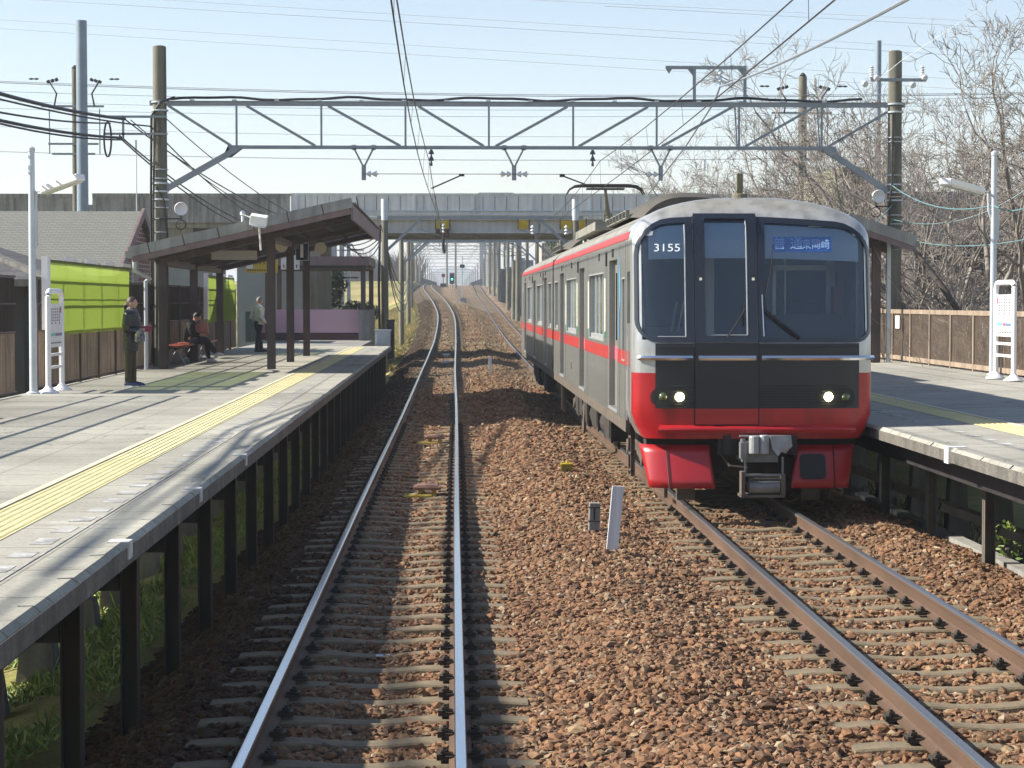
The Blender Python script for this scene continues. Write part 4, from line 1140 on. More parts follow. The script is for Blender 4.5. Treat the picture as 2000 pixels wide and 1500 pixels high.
# headlights
M['lampon'] = mat('headlight_lit', (1, 1, .85), .2, 0, 0, emit=(1.0, .98, .52, 14))
M['lampoff'] = mat('marker_lens', (.10, .14, .05), .15, 0, 0, coat=1)
for s, xa, xb, lx, sx_ in ((-1, -1.18, -.745, -.856, -1.04), (1, .69, 1.13, .83, 1.03)):
    h = MB(); o1 = rrect(xa, xb, 1.165, 1.375, (.104,) * 4, 8, 4); i1 = rrect(xa + .012, xb - .012, 1.177, 1.363, (.092,) * 4, 8, 4)
    ring(h, o1, i1, .022, 1, None); ring(h, o1, o1, .022, 1, None)
    hl = tb(h, "headlight", M['rubber'], smooth=True)
    c_ = MB(); fill(c_, i1, .012, 4); tb(c_, "lamp_bowl", M['black'], hl, smooth=True)
    q = Sn(lx, 1.275, .015); b_ = MB(); b_.lathe(q, [(.050, 0), (.047, .01), (.027, .028), (.004, .034)], 20, (0, -1, 0)); tb(b_, "main_lamp", M['lampon'], hl, smooth=True)
    q = Sn(sx_, 1.275, .012); b_ = MB(); b_.lathe(q, [(.05, 0), (.048, .01), (.028, .028), (.004, .034)], 20, (0, -1, 0)); tb(b_, "marker_lamp", M['lampoff'], hl, smooth=True)
# wipers
def stick(name, pts, r, m=None): q = MB(); q.tube(pts, r, 6); return tb(q, name, m or M['rubber'])
def on(x, z, o=.035): return Sn(x, z, o)
stick("wiper", [on(-.33, 1.93, .06), on(-.20, 2.12, .07), on(-.12, 2.25, .07)], .011)
stick("wiper", [on(-.13, 2.07, .06), on(-.14, 2.33, .06)], .007)
stick("wiper", [on(.50, 1.93, .05), on(.30, 2.08, .07), on(.09, 2.26, .06)], .017)
stick("wiper", [on(.09, 2.26, .05), on(.19, 2.75, .04), on(.21, 3.0, .03)], .005)
stick("wiper", [on(.075, 2.42, .06), on(.085, 2.07, .06), on(.09, 1.95, .06)], .009, M['chrome'])
q = MB()
for x in (-.615, -.02): q.box(tuple(Sn(x, 2.6, .038)), (.03, .02, .03))
tb(q, "door_latch", M['chrome'], split=True)
# cab interior
ci = MB(); ci.b2(-1.30, 1.30, 1.20, 1.23, 1.5, 3.15); tb(ci, "cab_bulkhead", M['cabin'])
fr_ = MB()
for (a, b) in ((-.62, -.33), (.50, .52), (1.0, 1.12)): fr_.b2(a, b, 1.12, 1.19, 1.9, 2.92)
fr_.b2(.36, .40, 1.1, 1.19, 2.05, 2.75); fr_.b2(1.02, 1.06, 1.1, 1.19, 2.05, 2.75); fr_.b2(.36, 1.06, 1.1, 1.19, 2.03, 2.09); fr_.b2(.36, 1.06, 1.1, 1.19, 2.72, 2.78)
tb(fr_, "bulkhead_frame", mat('bulkhead_beige', (.80, .74, .60), .7, 0, .1))
wd_ = MB(); wd_.b2(-.31, .30, 1.17, 1.195, 1.95, 2.8); wd_.b2(.41, 1.01, 1.17, 1.195, 2.1, 2.71); wd_.b2(-1.2, -.7, 1.17, 1.195, 2.05, 2.8); tb(wd_, "bulkhead_window", M['black'])
cs_ = MB(); cs_.b2(.2, 1.2, .65, 1.1, 1.5, 2.12); cs_.b2(.3, 1.1, .60, .66, 2.02, 2.2); tb(cs_, "driving_desk", M['maskd'])
cs_ = MB(); cs_.b2(1.02, 1.14, .75, .95, 2.15, 2.52); cs_.b2(1.07, 1.16, .8, .95, 2.5, 2.9); tb(cs_, "side_curtain", mat('orange_curtain', (.36, .14, .06), .8, 0, .2))
ps_ = MB()
for a, b in ((-.86, -.80), (-.78, -.72)): ps_.bar((a, .9, 2.0), (b, .85, 2.35), .02)
tb(ps_, "grab_pole", M['cream'])
sf = MB(); sf.b2(.55, .9, 1.0, 1.1, 2.05, 2.35); tb(sf, "driver_seat", M['black'], bevel=.03)
# blind strip behind the top of the glass, number and destination display
M['blind'] = mat('blind_strip', (.60, .70, .80), .6, 0, .05)
bs = MB()
for (a, b, off) in ((-1.20, DX0 - .08, -.03), (DX1 + .08, 1.22, -.03), (DX0 + .12, DX1 - .11, -.012)):
    n = 20; pts = []
    for x in np.linspace(a, b, n):
        for z in (2.845, 2.95, 3.05, 3.25): pts.append(tuple(Sn(x, warp(x, z), off)))
    bs.grid(pts, n, 4)
blind = tb(bs, "blind_strip", M['blind'], fixn=False)
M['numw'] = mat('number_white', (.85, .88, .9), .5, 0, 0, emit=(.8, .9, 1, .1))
nb = text("unit_number", "3155", .125, M['numw'], train, TO + Sn(-.985, 2.955, .014), rot=(R(90 - 9), 0, math.atan2(S(-.80, 2.95).y - S(-1.14, 2.95).y, .34)), ext=.001, sx=1.25)
dd = MB(); q = S(.61, 3.0); dd.box((.555, q.y + .018, 3.0), (.66, .012, .175), (R(-14), 0, 0)); disp = tb(dd, "destination_display", mat('display_blue', (.02, .06, .25), .4, 0, 0, emit=(.04, .14, .45, .16)))
M['ledw'] = mat('display_white', (.30, .46, .75), .5, 0, 0, emit=(.3, .45, .7, .08))
text("display_text", "普 通", .15, M['ledw'], train, TO + Vector((.39, q.y + .008, 3.0)), rot=(R(90 - 14), 0, 0), ext=.001)
text("display_text", "東岡崎", .125, M['ledw'], train, TO + Vector((.71, q.y + .008, 2.995)), rot=(R(90 - 14), 0, 0), ext=.001, sx=.85)
# skirt (plough) panels
def skirt(pts, nm, inset=None):
    """pts: list of (x, z) outline; bent surface leaning forward at the bottom"""
    m_ = MB(); 
    def sf(x, z): 
        a = min(abs(x) / 1.30, .999); return Vector((x, .10 + .50 * (1 - (1 - a ** 3.6) ** (1 / 3.6)) - .16 * (.72 - z) / .5, z))
    (xa, xb, xc, xd, z0, z1) = pts; nx, nz = 22, 6; v = []
    for j in range(nz):
        t = j / (nz - 1); z = z0 + (z1 - z0) * t; l_ = xa + (xc - xa) * t; r_ = xb + (xd - xb) * t
        for i in range(nx): v.append(tuple(sf(l_ + (r_ - l_) * i / (nx - 1), z)))
    fs = []
    for j in range(nz - 1):
        for i in range(nx - 1): fs.append((j * nx + i, j * nx + i + 1, (j + 1) * nx + i + 1, (j + 1) * nx + i))
    m_.add(v, fs); o = tb(m_, nm, M['redT'], smooth=True, fixn=False); md = o.modifiers.new("thick", 'SOLIDIFY'); md.thickness = .02; return o, sf
sk1, sf = skirt((-1.19, -.455, -1.285, -.51, .245, .725), "front_skirt")
sk2, sf = skirt((.40, 1.07, .50, 1.175, .245, .725), "front_skirt")
o_ = MB(); v = []
for (x, z) in rrect(.515, .81, .345, .625, (.05,) * 4, 5, 3):
    q = sf(x, z); v.append((q.x, q.y - .024, q.z))
o_.add(v, [tuple(range(len(v)))]); tb(o_, "skirt_opening", M['black'], sk2, fixn=False)
ln = MB()
ln.tube([(sf(-1.0 + .03 * t, .245 + .5 * (1 - t)) + Vector((0, -.012, 0))) for t in (0, .5, 1)], .006, 4)
tb(ln, "panel_joint", M['rubber'], sk1)
ln = MB(); ln.tube([(sf(.91 + .0 * t, .245 + .5 * (1 - t)) + Vector((0, -.012, 0))) for t in (0, .5, 1)], .006, 4); tb(ln, "panel_joint", M['rubber'], sk2)
ub = MB(); ub.b2(-1.15, 1.15, .42, 2.0, .66, .81); ub.b2(-1.2, -.45, .35, .5, .70, .80); ub.b2(.5, 1.2, .35, .5, .70, .80); ub.b2(-.45, .5, .55, 1.6, .35, .7); tb(ub, "headstock", M['under'])
# notch behind the coupler
nk = MB(); nk.b2(-.42, .48, .02, .06, .62, .86); tb(nk, "coupler_recess", M['black'])
# coupler
M['coup'] = mat('coupler_grey', (.27, .28, .29), .5, .4, .25, 8)
M['coupl'] = mat('coupler_light', (.46, .48, .49), .45, .3, .2, 8)
cx = .03
c_ = MB(); c_.b2(cx - .11, cx + .06, -.42, .2, .66, .84); c_.cyl((cx - .10, -.42, .66), (cx - .10, -.42, .86), .06, n=14); c_.cyl((cx + .01, -.42, .66), (cx + .01, -.42, .87), .055, n=14)
cp_ = tb(c_, "coupler", M['coupl'], bevel=.012)
c_ = MB(); c_.prism([(cx + .08, -.40, .86), (cx + .32, -.36, .86), (cx + .335, -.36, .74), (cx + .26, -.36, .66), (cx + .21, -.38, .68), (cx + .17, -.40, .63), (cx + .10, -.4, .72)], (0, 0, 0), (0, .05, 0)); c_.b2(cx - .25, cx + .32, -.36, -.30, .845, .86); tb(c_, "guide_horn", M['coupl'], cp_)
c_ = MB(); c_.b2(cx - .24, cx - .17, -.36, -.2, .60, .78); c_.b2(cx - .2, cx + .2, -.2, .3, .55, .78); c_.cyl((cx - .21, -.3, .74), (cx - .21, -.3, .82), .03); tb(c_, "coupler_head", M['coup'], cp_)
c_ = MB(); c_.bar((cx - .19, -.34, .6), (cx - .185, -.34, .42), .02); c_.bar((cx + .23, -.34, .62), (cx + .23, -.34, .42), .02); c_.b2(cx - .22, cx + .25, -.38, -.3, .405, .43); tb(c_, "hanger_frame", M['coup'], cp_)
c_ = MB(); c_.b2(cx - .24, cx - .20, -.42, -.25, .19, .46); c_.b2(cx + .20, cx + .25, -.42, -.25, .20, .42); c_.b2(cx - .24, cx + .25, -.40, -.1, .17, .20); c_.b2(cx - .16, cx + .2, -.42, -.39, .375, .39); tb(c_, "electric_head_frame", M['under_lt'], cp_)
c_ = MB(); c_.cyl((cx - .15, -.33, .285), (cx + .19, -.33, .285), .085, n=18); tb(c_, "electric_head", M['coup'], cp_, smooth=True)
c_ = MB(); c_.b2(-.36, -.28, -.05, .1, .62, .84); c_.b2(.40, .47, -.05, .1, .62, .84); c_.tube([(-.38, 0, .62), (-.3, -.1, .5), (-.1, -.12, .48)], .018); tb(c_, "air_hose", M['under'], cp_, split=True)
c_ = MB()
for (x, y) in ((-.95, .6), (-.80, .7), (.95, .6)): c_.b2(x - .02, x + .02, y - .02, y + .02, .08, .7)
c_.b2(-.83, -.62, .5, .56, .06, .24); c_.b2(.62, .83, .5, .56, .06, .24); tb(c_, "rail_guard", M['under_lt'], split=True)
# roof gear at front
M['antenna'] = mat('dusty_antenna', (.20, .185, .12), .8, 0, .25, 6)
c_ = MB(); c_.lathe((-.03, 1.15, 3.49), [(.095, 0), (.09, .12), (.085, .13), (.03, .14)], 16); c_.b2(-.065, .005, 1.11, 1.18, 3.62, 3.86)
for a in range(6): c_.box((-.03 + .075 * math.cos(a), 1.15 + .075 * math.sin(a), 3.645), (.012, .012, .02))
tb(c_, "antenna", M['antenna'])
c_ = MB(); c_.lathe((.93, 1.3, 3.33), [(.06, 0), (.055, .1), (.03, .12), (.035, .18), (.01, .2)], 12); tb(c_, "whistle", M['antenna'])

# --- bodies
def side_piece(m_, s, y0, y1, z0, z1, off=0.0):
    zs = [z0] + [z for z in (3.05, 3.1, 3.15, 3.2) if z0 < z < z1] + [z1]; pts = []
    for y in (y0, y1):
        for z in zs: pts.append((s * (wz(z) + off), y, z))
    m_.grid(pts, 2, len(zs), flip=(s > 0))
def car(y0, L_, doors, wins, slim, front):
    body = MB(); ya = y0 + (BACK - .01 if front else 0); yb = y0 + L_
    # roof
    zs = [3.20, 3.26, 3.32, 3.38, 3.43, 3.47, 3.50, 3.525, 3.545, 3.555, 3.564]; prof = [(-wz(z), z) for z in zs] + [(wz(z), z) for z in zs[::-1]]
    n = len(prof); ysr = [ya - .02, yb]
    pts = [(a, y, b) for y in ysr for (a, b) in prof]
    rf = MB(); rf.grid(pts, 2, n)
    b_ = None
    ops = [(a, b, 1.0, 2.88, .075, 'door') for a, b in doors] + [(a, b, 1.83, 2.73, .045, 'win') for a, b in wins] + [(a, b, 1.66, 2.62, .03, 'win') for a, b in slim]
    edges = sorted(set([ya, yb] + [y0 + o[0] for o in ops] + [y0 + o[1] for o in ops])); edges = [e for e in edges if ya <= e <= yb]
    for s in (-1, 1):
        for a, b in zip(edges[:-1], edges[1:]):
            mid = (a + b) / 2; hit = [o for o in ops if y0 + o[0] < mid < y0 + o[1]]
            if not hit: side_piece(body, s, a, b, .94, 3.20)
            else: side_piece(body, s, a, b, .94, hit[0][2]); side_piece(body, s, a, b, hit[0][3], 3.20)
        for o in ops:       # jambs
            a, b, z0, z1, dp_, _ = o; a += y0; b += y0; xo = s * W2; xi = s * (W2 - dp_)
            for yy in (a, b): body.add([(xo, yy, z0), (xi, yy, z0), (xi, yy, z1), (xo, yy, z1)], [(0, 1, 2, 3)])
            for zz in (z0, z1): body.add([(xo, a, zz), (xi, a, zz), (xi, b, zz), (xo, b, zz)], [(0, 1, 2, 3)])
    body.b2(-W2 + .01, W2 - .01, yb - .03, yb, .94, 3.2)
    body.add([(a, yb, b) for a, b in prof], [tuple(range(n))])
    if not front: body.b2(-W2 + .01, W2 - .01, ya, ya + .03, .94, 3.2); body.add([(a, ya, b) for a, b in prof], [tuple(range(n))])
    bo = tb(body, "car_body", M['steel'], fixn=False)
    ro = tb(rf, "roof", M['roofT'], bo, smooth=True)
    sb = MB()
    for s in (-1, 1): sb.b2(s * (W2 - .05), s * (W2 - .004), ya, yb, .80, .938)
    tb(sb, "sole_bar", M['under_lt'], bo)
    for s in (-1, 1):
        for i, o in enumerate(ops):
            a, b, z0, z1, dp_, kd = o; a += y0; b += y0; xi = s * (W2 - dp_)
            if kd == 'door':
                mid = (a + b) / 2
                d_ = MB()
                for (p0, p1) in ((a, mid - .004), (mid + .004, b)):
                    wa, wb = p0 + .16, p1 - .14
                    for (q0, q1, r0, r1) in ((p0, p1, z0, 1.85), (p0, p1, 2.72, z1), (p0, wa, 1.85, 2.72), (wb, p1, 1.85, 2.72)):
                        d_.add([(xi, q0, r0), (xi, q1, r0), (xi, q1, r1), (xi, q0, r1)], [(0, 1, 2, 3)])
                dr = tb(d_, "door", M['door'], bo, fixn=False)
                g_ = MB()
                for (p0, p1) in ((a, mid), (mid, b)): g_.add([(xi - s * .012, p0 + .15, 1.84), (xi - s * .012, p1 - .13, 1.84), (xi - s * .012, p1 - .13, 2.73), (xi - s * .012, p0 + .15, 2.73)], [(0, 1, 2, 3)])
                tb(g_, "door_glass", M['glassS'], bo, fixn=False)
                r_ = MB(); r_.b2(xi - s * .002, xi + s * .004, a + .01, b - .01, 1.60, 1.77); tb(r_, "door_stripe", mat('door_stripe_red', (.62, .10, .16), .5, 0, .05) if 'ds' not in M else M['ds'], bo)
                r_ = MB()
                for yy in (a - .012, b + .012): r_.b2(s * W2, s * (W2 + .008), yy - .012, yy + .012, 1.0, 2.9)
                r_.b2(s * W2, s * (W2 + .012), a, b, .965, .998); tb(r_, "door_trim", M['silver'], bo)
                st = MB()
            else:
                g_ = MB(); g_.add([(xi, a, z0), (xi, b, z0), (xi, b, z1), (xi, a, z1)], [(0, 1, 2, 3)]); tb(g_, "side_window", M['glassS'], bo, fixn=False)
                t_ = MB(); th = .022
                for (q0, q1, r0, r1) in ((a - th, b + th, z0 - th, z0), (a - th, b + th, z1, z1 + th), (a - th, a, z0, z1), (b, b + th, z0, z1)): t_.b2(s * W2, s * (W2 + .009), q0, q1, r0, r1)
                for k in range(1, max(1, int(round((b - a) / .75)))): yy = a + (b - a) * k / round((b - a) / .75); t_.b2(xi, xi + s * .012, yy - .015, yy + .015, z0, z1)
                t_.b2(xi, xi + s * .02, a, b, z0, z0 + .06)
                tb(t_, "window_frame", M['silver'], bo)
                if b - a > 2 and front:
                    for yy in (a - .28, b + .10):
                        q = MB(); q.b2(s * W2, s * (W2 + .004), yy, yy + .19, 1.95, 2.66); tb(q, "poster", M['decal'], bo)
                        q = MB(); q.b2(s * W2, s * (W2 + .004), yy, yy + .19, 1.86, 1.945); tb(q, "poster_foot", M['decalg'], bo)
        # stripes between door openings
        sp_ = MB(); segs = sorted([(y0 + a, y0 + b) for a, b in doors]); cur = ya - (.35 if front else 0)
        for a, b in segs + [(yb, yb)]:
            side_piece(sp_, s, cur, a - .03, 1.60, 1.77, .004); cur = b + .03
        side_piece(sp_, s, ya - (.35 if front else 0), yb, 3.08, 3.175, .004); tb(sp_, "red_stripe", M['stripe'], bo, fixn=False)
        vt = MB()
        for yy, w_ in ((3.1, .2), (5.6, .12), (12.2, .2), (15.4, .12)): vt.b2(s * W2, s * (W2 + .012), y0 + yy, y0 + yy + w_, 2.92, 3.02)
        vt.b2(s * W2, s * (W2 + .02), y0 + 4.2, y0 + 4.28, 2.82, 3.0); vt.b2(s * W2, s * (W2 + .02), y0 + 10.4, y0 + 10.48, 2.82, 3.0)
        tb(vt, "vent", M['steel_dk'], bo, split=True)
        seam = MB()
        for yy in [y0 + v for v in (1.28, 2.1, 4.35, 8.1, 10.3, 14.2, 16.5)]: seam.b2(s * W2, s * (W2 + .004), yy, yy + .012, .95, 3.05)
        tb(seam, "panel_seam", M['door'], bo, split=True)
    return bo
DO = [(2.4, 3.8), (8.75, 10.15), (14.7, 16.1)]; WI = [(4.75, 7.75), (10.95, 13.9), (16.8, 18.1)]
M['ds'] = mat('door_stripe_red', (.62, .10, .16), .5, 0, .05)
b1 = car(0, 18.6, DO, WI, [(1.32, 1.72)], True)
L2 = 18.6; b2_ = car(19.05, L2, [(L2 - b, L2 - a) for a, b in DO][::-1], [(L2 - b, L2 - a) for a, b in WI][::-1], [(L2 - 1.72, L2 - 1.32)], False)
# cab side door just behind the nose corner
for s in (-1, 1):
    q = MB(); q.b2(s * (W2 - .012), s * (W2 + .006), .50, .54, .95, 3.0); q.b2(s * (W2 - .012), s * (W2 + .006), 1.10, 1.13, .95, 3.0); q.b2(s * (W2), s * (W2 + .03), .62, .64, 1.2, 2.1); tb(q, "cab_door_trim", M['silver'], b1)
    q = MB(); q.b2(s * W2, s * (W2 + .004), .66, 1.0, 1.95, 2.7); tb(q, "cab_door_window", M['glassS'], b1)
    q = MB(); q.b2(s * W2, s * (W2 + .005), .56, 1.24, 1.60, 1.77); tb(q, "cab_door_stripe", M['stripe'], b1)
q = MB(); q.prism([(-W2 - .006, 1.98, 2.35), (-W2 - .006, 2.12, 2.95), (-W2 - .006, 2.16, 2.6), (-W2 - .006, 2.05, 2.2)], (0, 0, 0), (.004, 0, 0)); q.b2(-W2 - .005, -W2, 2.18, 2.24, 1.9, 2.25); tb(q, "logo", M['bluedec'], b1)
text("side_number", "3155", .16, M['ink'], b1, TO + Vector((-W2 - .004, 12.4, 1.25)), rot=(R(90), 0, R(-90)), ext=.001)
gw = MB(); gw.b2(-.55, .55, 18.58, 19.07, 1.0, 3.1); gw.b2(-.3, .3, 18.5, 19.2, .6, .8); gw.b2(-1.3, -1.28, 18.6, 19.05, 1.1, 3.0); tb(gw, "gangway", M['rubber'])
# air conditioners
M['acu'] = mat('aircon_cover', (.115, .105, .085), .7, .1, .3, 2, streak=.2)
def aircon(y0, L_):
    m_ = MB(); prof = []
    for a in np.linspace(-1, 1, 25): prof.append((a * .85, 3.56 + .36 * (1 - abs(a) ** 3.0)))
    n = len(prof); pts = []
    for (y, sc_) in ((y0 - .02, .82), (y0 + .25, 1.0), (y0 + L_ - .2, 1.0), (y0 + L_, .85)):
        for (a, z) in prof: pts.append((a * sc_, y, 3.5 + (z - 3.5) * sc_))
    m_.grid(pts, 4, n); m_.f.append(tuple(range(n))); m_.m.append(0); m_.f.append(tuple(range(3 * n, 4 * n))[::-1]); m_.m.append(0)
    o = tb(m_, "air_conditioner", M['acu'], smooth=True)
    g_ = MB()
    for i in range(6): g_.b2(-.90, -.84, y0 + .5 + i * .62, y0 + .5 + i * .62 + .5, 3.56, 3.68)
    tb(g_, "side_grille", M['roofT'], o)
    h_ = MB()
    for i in range(6):
        for k in range(3): h_.b2(-.915, -.90, y0 + .55 + i * .62, y0 + .95 + i * .62, 3.585 + k * .03, 3.60 + k * .03)
    tb(h_, "grille_slot", M['black'], o, split=True)
aircon(6.4, 4.6); aircon(24.5, 4.2)
rb = MB(); rb.b2(-1.0, 1.0, 11.8, 17.4, 3.56, 3.70); tb(rb, "roof_walkway", M['roofT'])
# pantograph on the second car
pg = MB(); py_, pz = 23.1, 2.0
pzz = 4.93
hd = MB()
for dy in (-.18, .18):
    path = [(-.86, py_ + dy, pzz - .20), (-.80, py_ + dy, pzz - .09), (-.68, py_ + dy, pzz - .02), (-.5, py_ + dy, pzz), (.5, py_ + dy, pzz), (.68, py_ + dy, pzz - .02), (.80, py_ + dy, pzz - .09), (.86, py_ + dy, pzz - .20)]
    hd.tube([Vector(q) for q in path], [.012, .02, .026, .03, .03, .026, .02, .012], 8)
hd.b2(-.5, .5, py_ - .2, py_ + .2, pzz - .035, pzz - .015); hd.b2(-.42, .42, py_ - .16, py_ - .13, pzz - .09, pzz - .06); hd.b2(-.42, .42, py_ + .13, py_ + .16, pzz - .09, pzz - .06)
pgo = MB(); pgo.tube([(0, py_, pzz - .08), (.12, py_ + .8, pzz - .62)], [.03, .06], 8); pgo.box((.12, py_ + .8, pzz - .68), (.2, .12, .2)); pgo.tube([(.12, py_ + .8, pzz - .68), (.02, py_ - .4, 3.85)], [.06, .08], 8); pgo.b2(-.45, .45, py_ - .9, py_ + .9, 3.74, 3.82)
for (x, y) in ((-.4, -.8), (.4, -.8), (-.4, .8), (.4, .8)): pgo.lathe((x, py_ + y, 3.55), [(.07, 0), (.04, .05), (.07, .07), (.04, .12), (.06, .14), (.04, .2)], 10)
pa = tb(pgo, "pantograph", mat('pantograph_frame', (.34, .33, .25), .5, .3, .2), smooth=True)
tb(hd, "collector_head", M['steel_dk'], pa, smooth=True)
# bogies and underfloor gear
def wheel(x, y, s):
    w = MB(); w.lathe((x, y, .405), [(.43, -.02), (.43, 0), (.405, .0), (.40, .10), (.36, .11), (.2, .07), (.12, .12), (.05, .12)], 28, (s, 0, 0)); return w
def bogie(yc):
    f_ = MB()
    for s in (-1, 1):
        x = s * .90
        f_.prism([(x, yc - 1.35, .38), (x, yc - 1.35, .52), (x, yc - .75, .56), (x, yc - .35, .42), (x, yc + .35, .42), (x, yc + .75, .56), (x, yc + 1.35, .52), (x, yc + 1.35, .38), (x, yc + .3, .28), (x, yc - .3, .28)], (-.07, 0, 0), (.07, 0, 0))
        f_.lathe((s * .86, yc, .45), [(.24, 0), (.25, .12), (.22, .3), (.16, .36)], 14)
    f_.b2(-.9, .9, yc - .18, yc + .18, .36, .52)
    bg_ = tb(f_, "bogie", M['under_lt'])
    for dy in (-1.05, 1.05):
        for s in (-1, 1):
            tb(wheel(s * .535, yc + dy, s), "wheel", M['under_lt'], bg_, smooth=True)
            a_ = MB(); a_.box((s * .92, yc + dy, .42), (.26, .32, .28)); a_.cyl((s * .9, yc + dy, .42), (s * 1.09, yc + dy, .42), .12, .10, n=14); a_.cyl((s * .88, yc + dy - .22, .5), (s * .88, yc + dy - .22, .76), .08, n=10); tb(a_, "axle_box", M['under_lt'], bg_, bevel=.01)
for yc in (3.3, 15.4, 22.3, 34.3): bogie(yc)
rr = random.Random(11)
for (ya, yb) in ((5.4, 13.2), (24.5, 32)):
    y = ya
    while y < yb:
        L_ = rr.uniform(.7, 1.9); 
        for s in (-1, 1):
            w = rr.uniform(.35, .8); z0 = rr.uniform(.24, .42); q = MB()
            if rr.random() < .25: q.cyl((s * 1.0, y, .55), (s * 1.0, y + L_ * .85, .55), .21, n=16)
            else:
                q.b2(s * (1.22 - w), s * 1.22, y, y + L_ * .86, z0, .80)
                q.b2(s * 1.2, s * 1.235, y + .08, y + L_ * .8, z0 + .05, .74)
            q.bar((s * 1.1, y + .05, .8), (s * 1.1, y + .05, .3), .03); tb(q, "equipment_box", M['under'])
        y += L_
q = MB()
for yy in (1.6, 1.95, 17.2, 17.5): q.b2(-1.27, -1.22, yy, yy + .04, .25, .9)
for z in (.3, .5, .7): q.b2(-1.27, -1.23, 1.6, 1.99, z, z + .02)
q.tube([(-1.2, 17.3, .85), (-1.22, 17.32, .3), (-1.2, 17.55, .22), (-1.18, 17.75, .3), (-1.2, 17.8, .85)], .025)
q.lathe((-1.22, 10.9, .42), [(.24, 0), (.24, .04), (.17, .05), (.16, .02), (.05, .02)], 20, (-1, 0, 0)); tb(q, "footstep", M['under_lt'], split=True)
# ---------------------------------------------------------------- overhead line gantries
def insulator(m_, c, ax, n=2, r=.07, step=.13, mi=0):
    ax = Vector(ax).normalized(); c = Vector(c)
    for i in range(n): m_.lathe(c + ax * (i * step), [(.02, 0), (.035, .02), (r, .09), (r * 1.02, .10), (.02, .105), (.02, step)], 12, tuple(ax), mi)

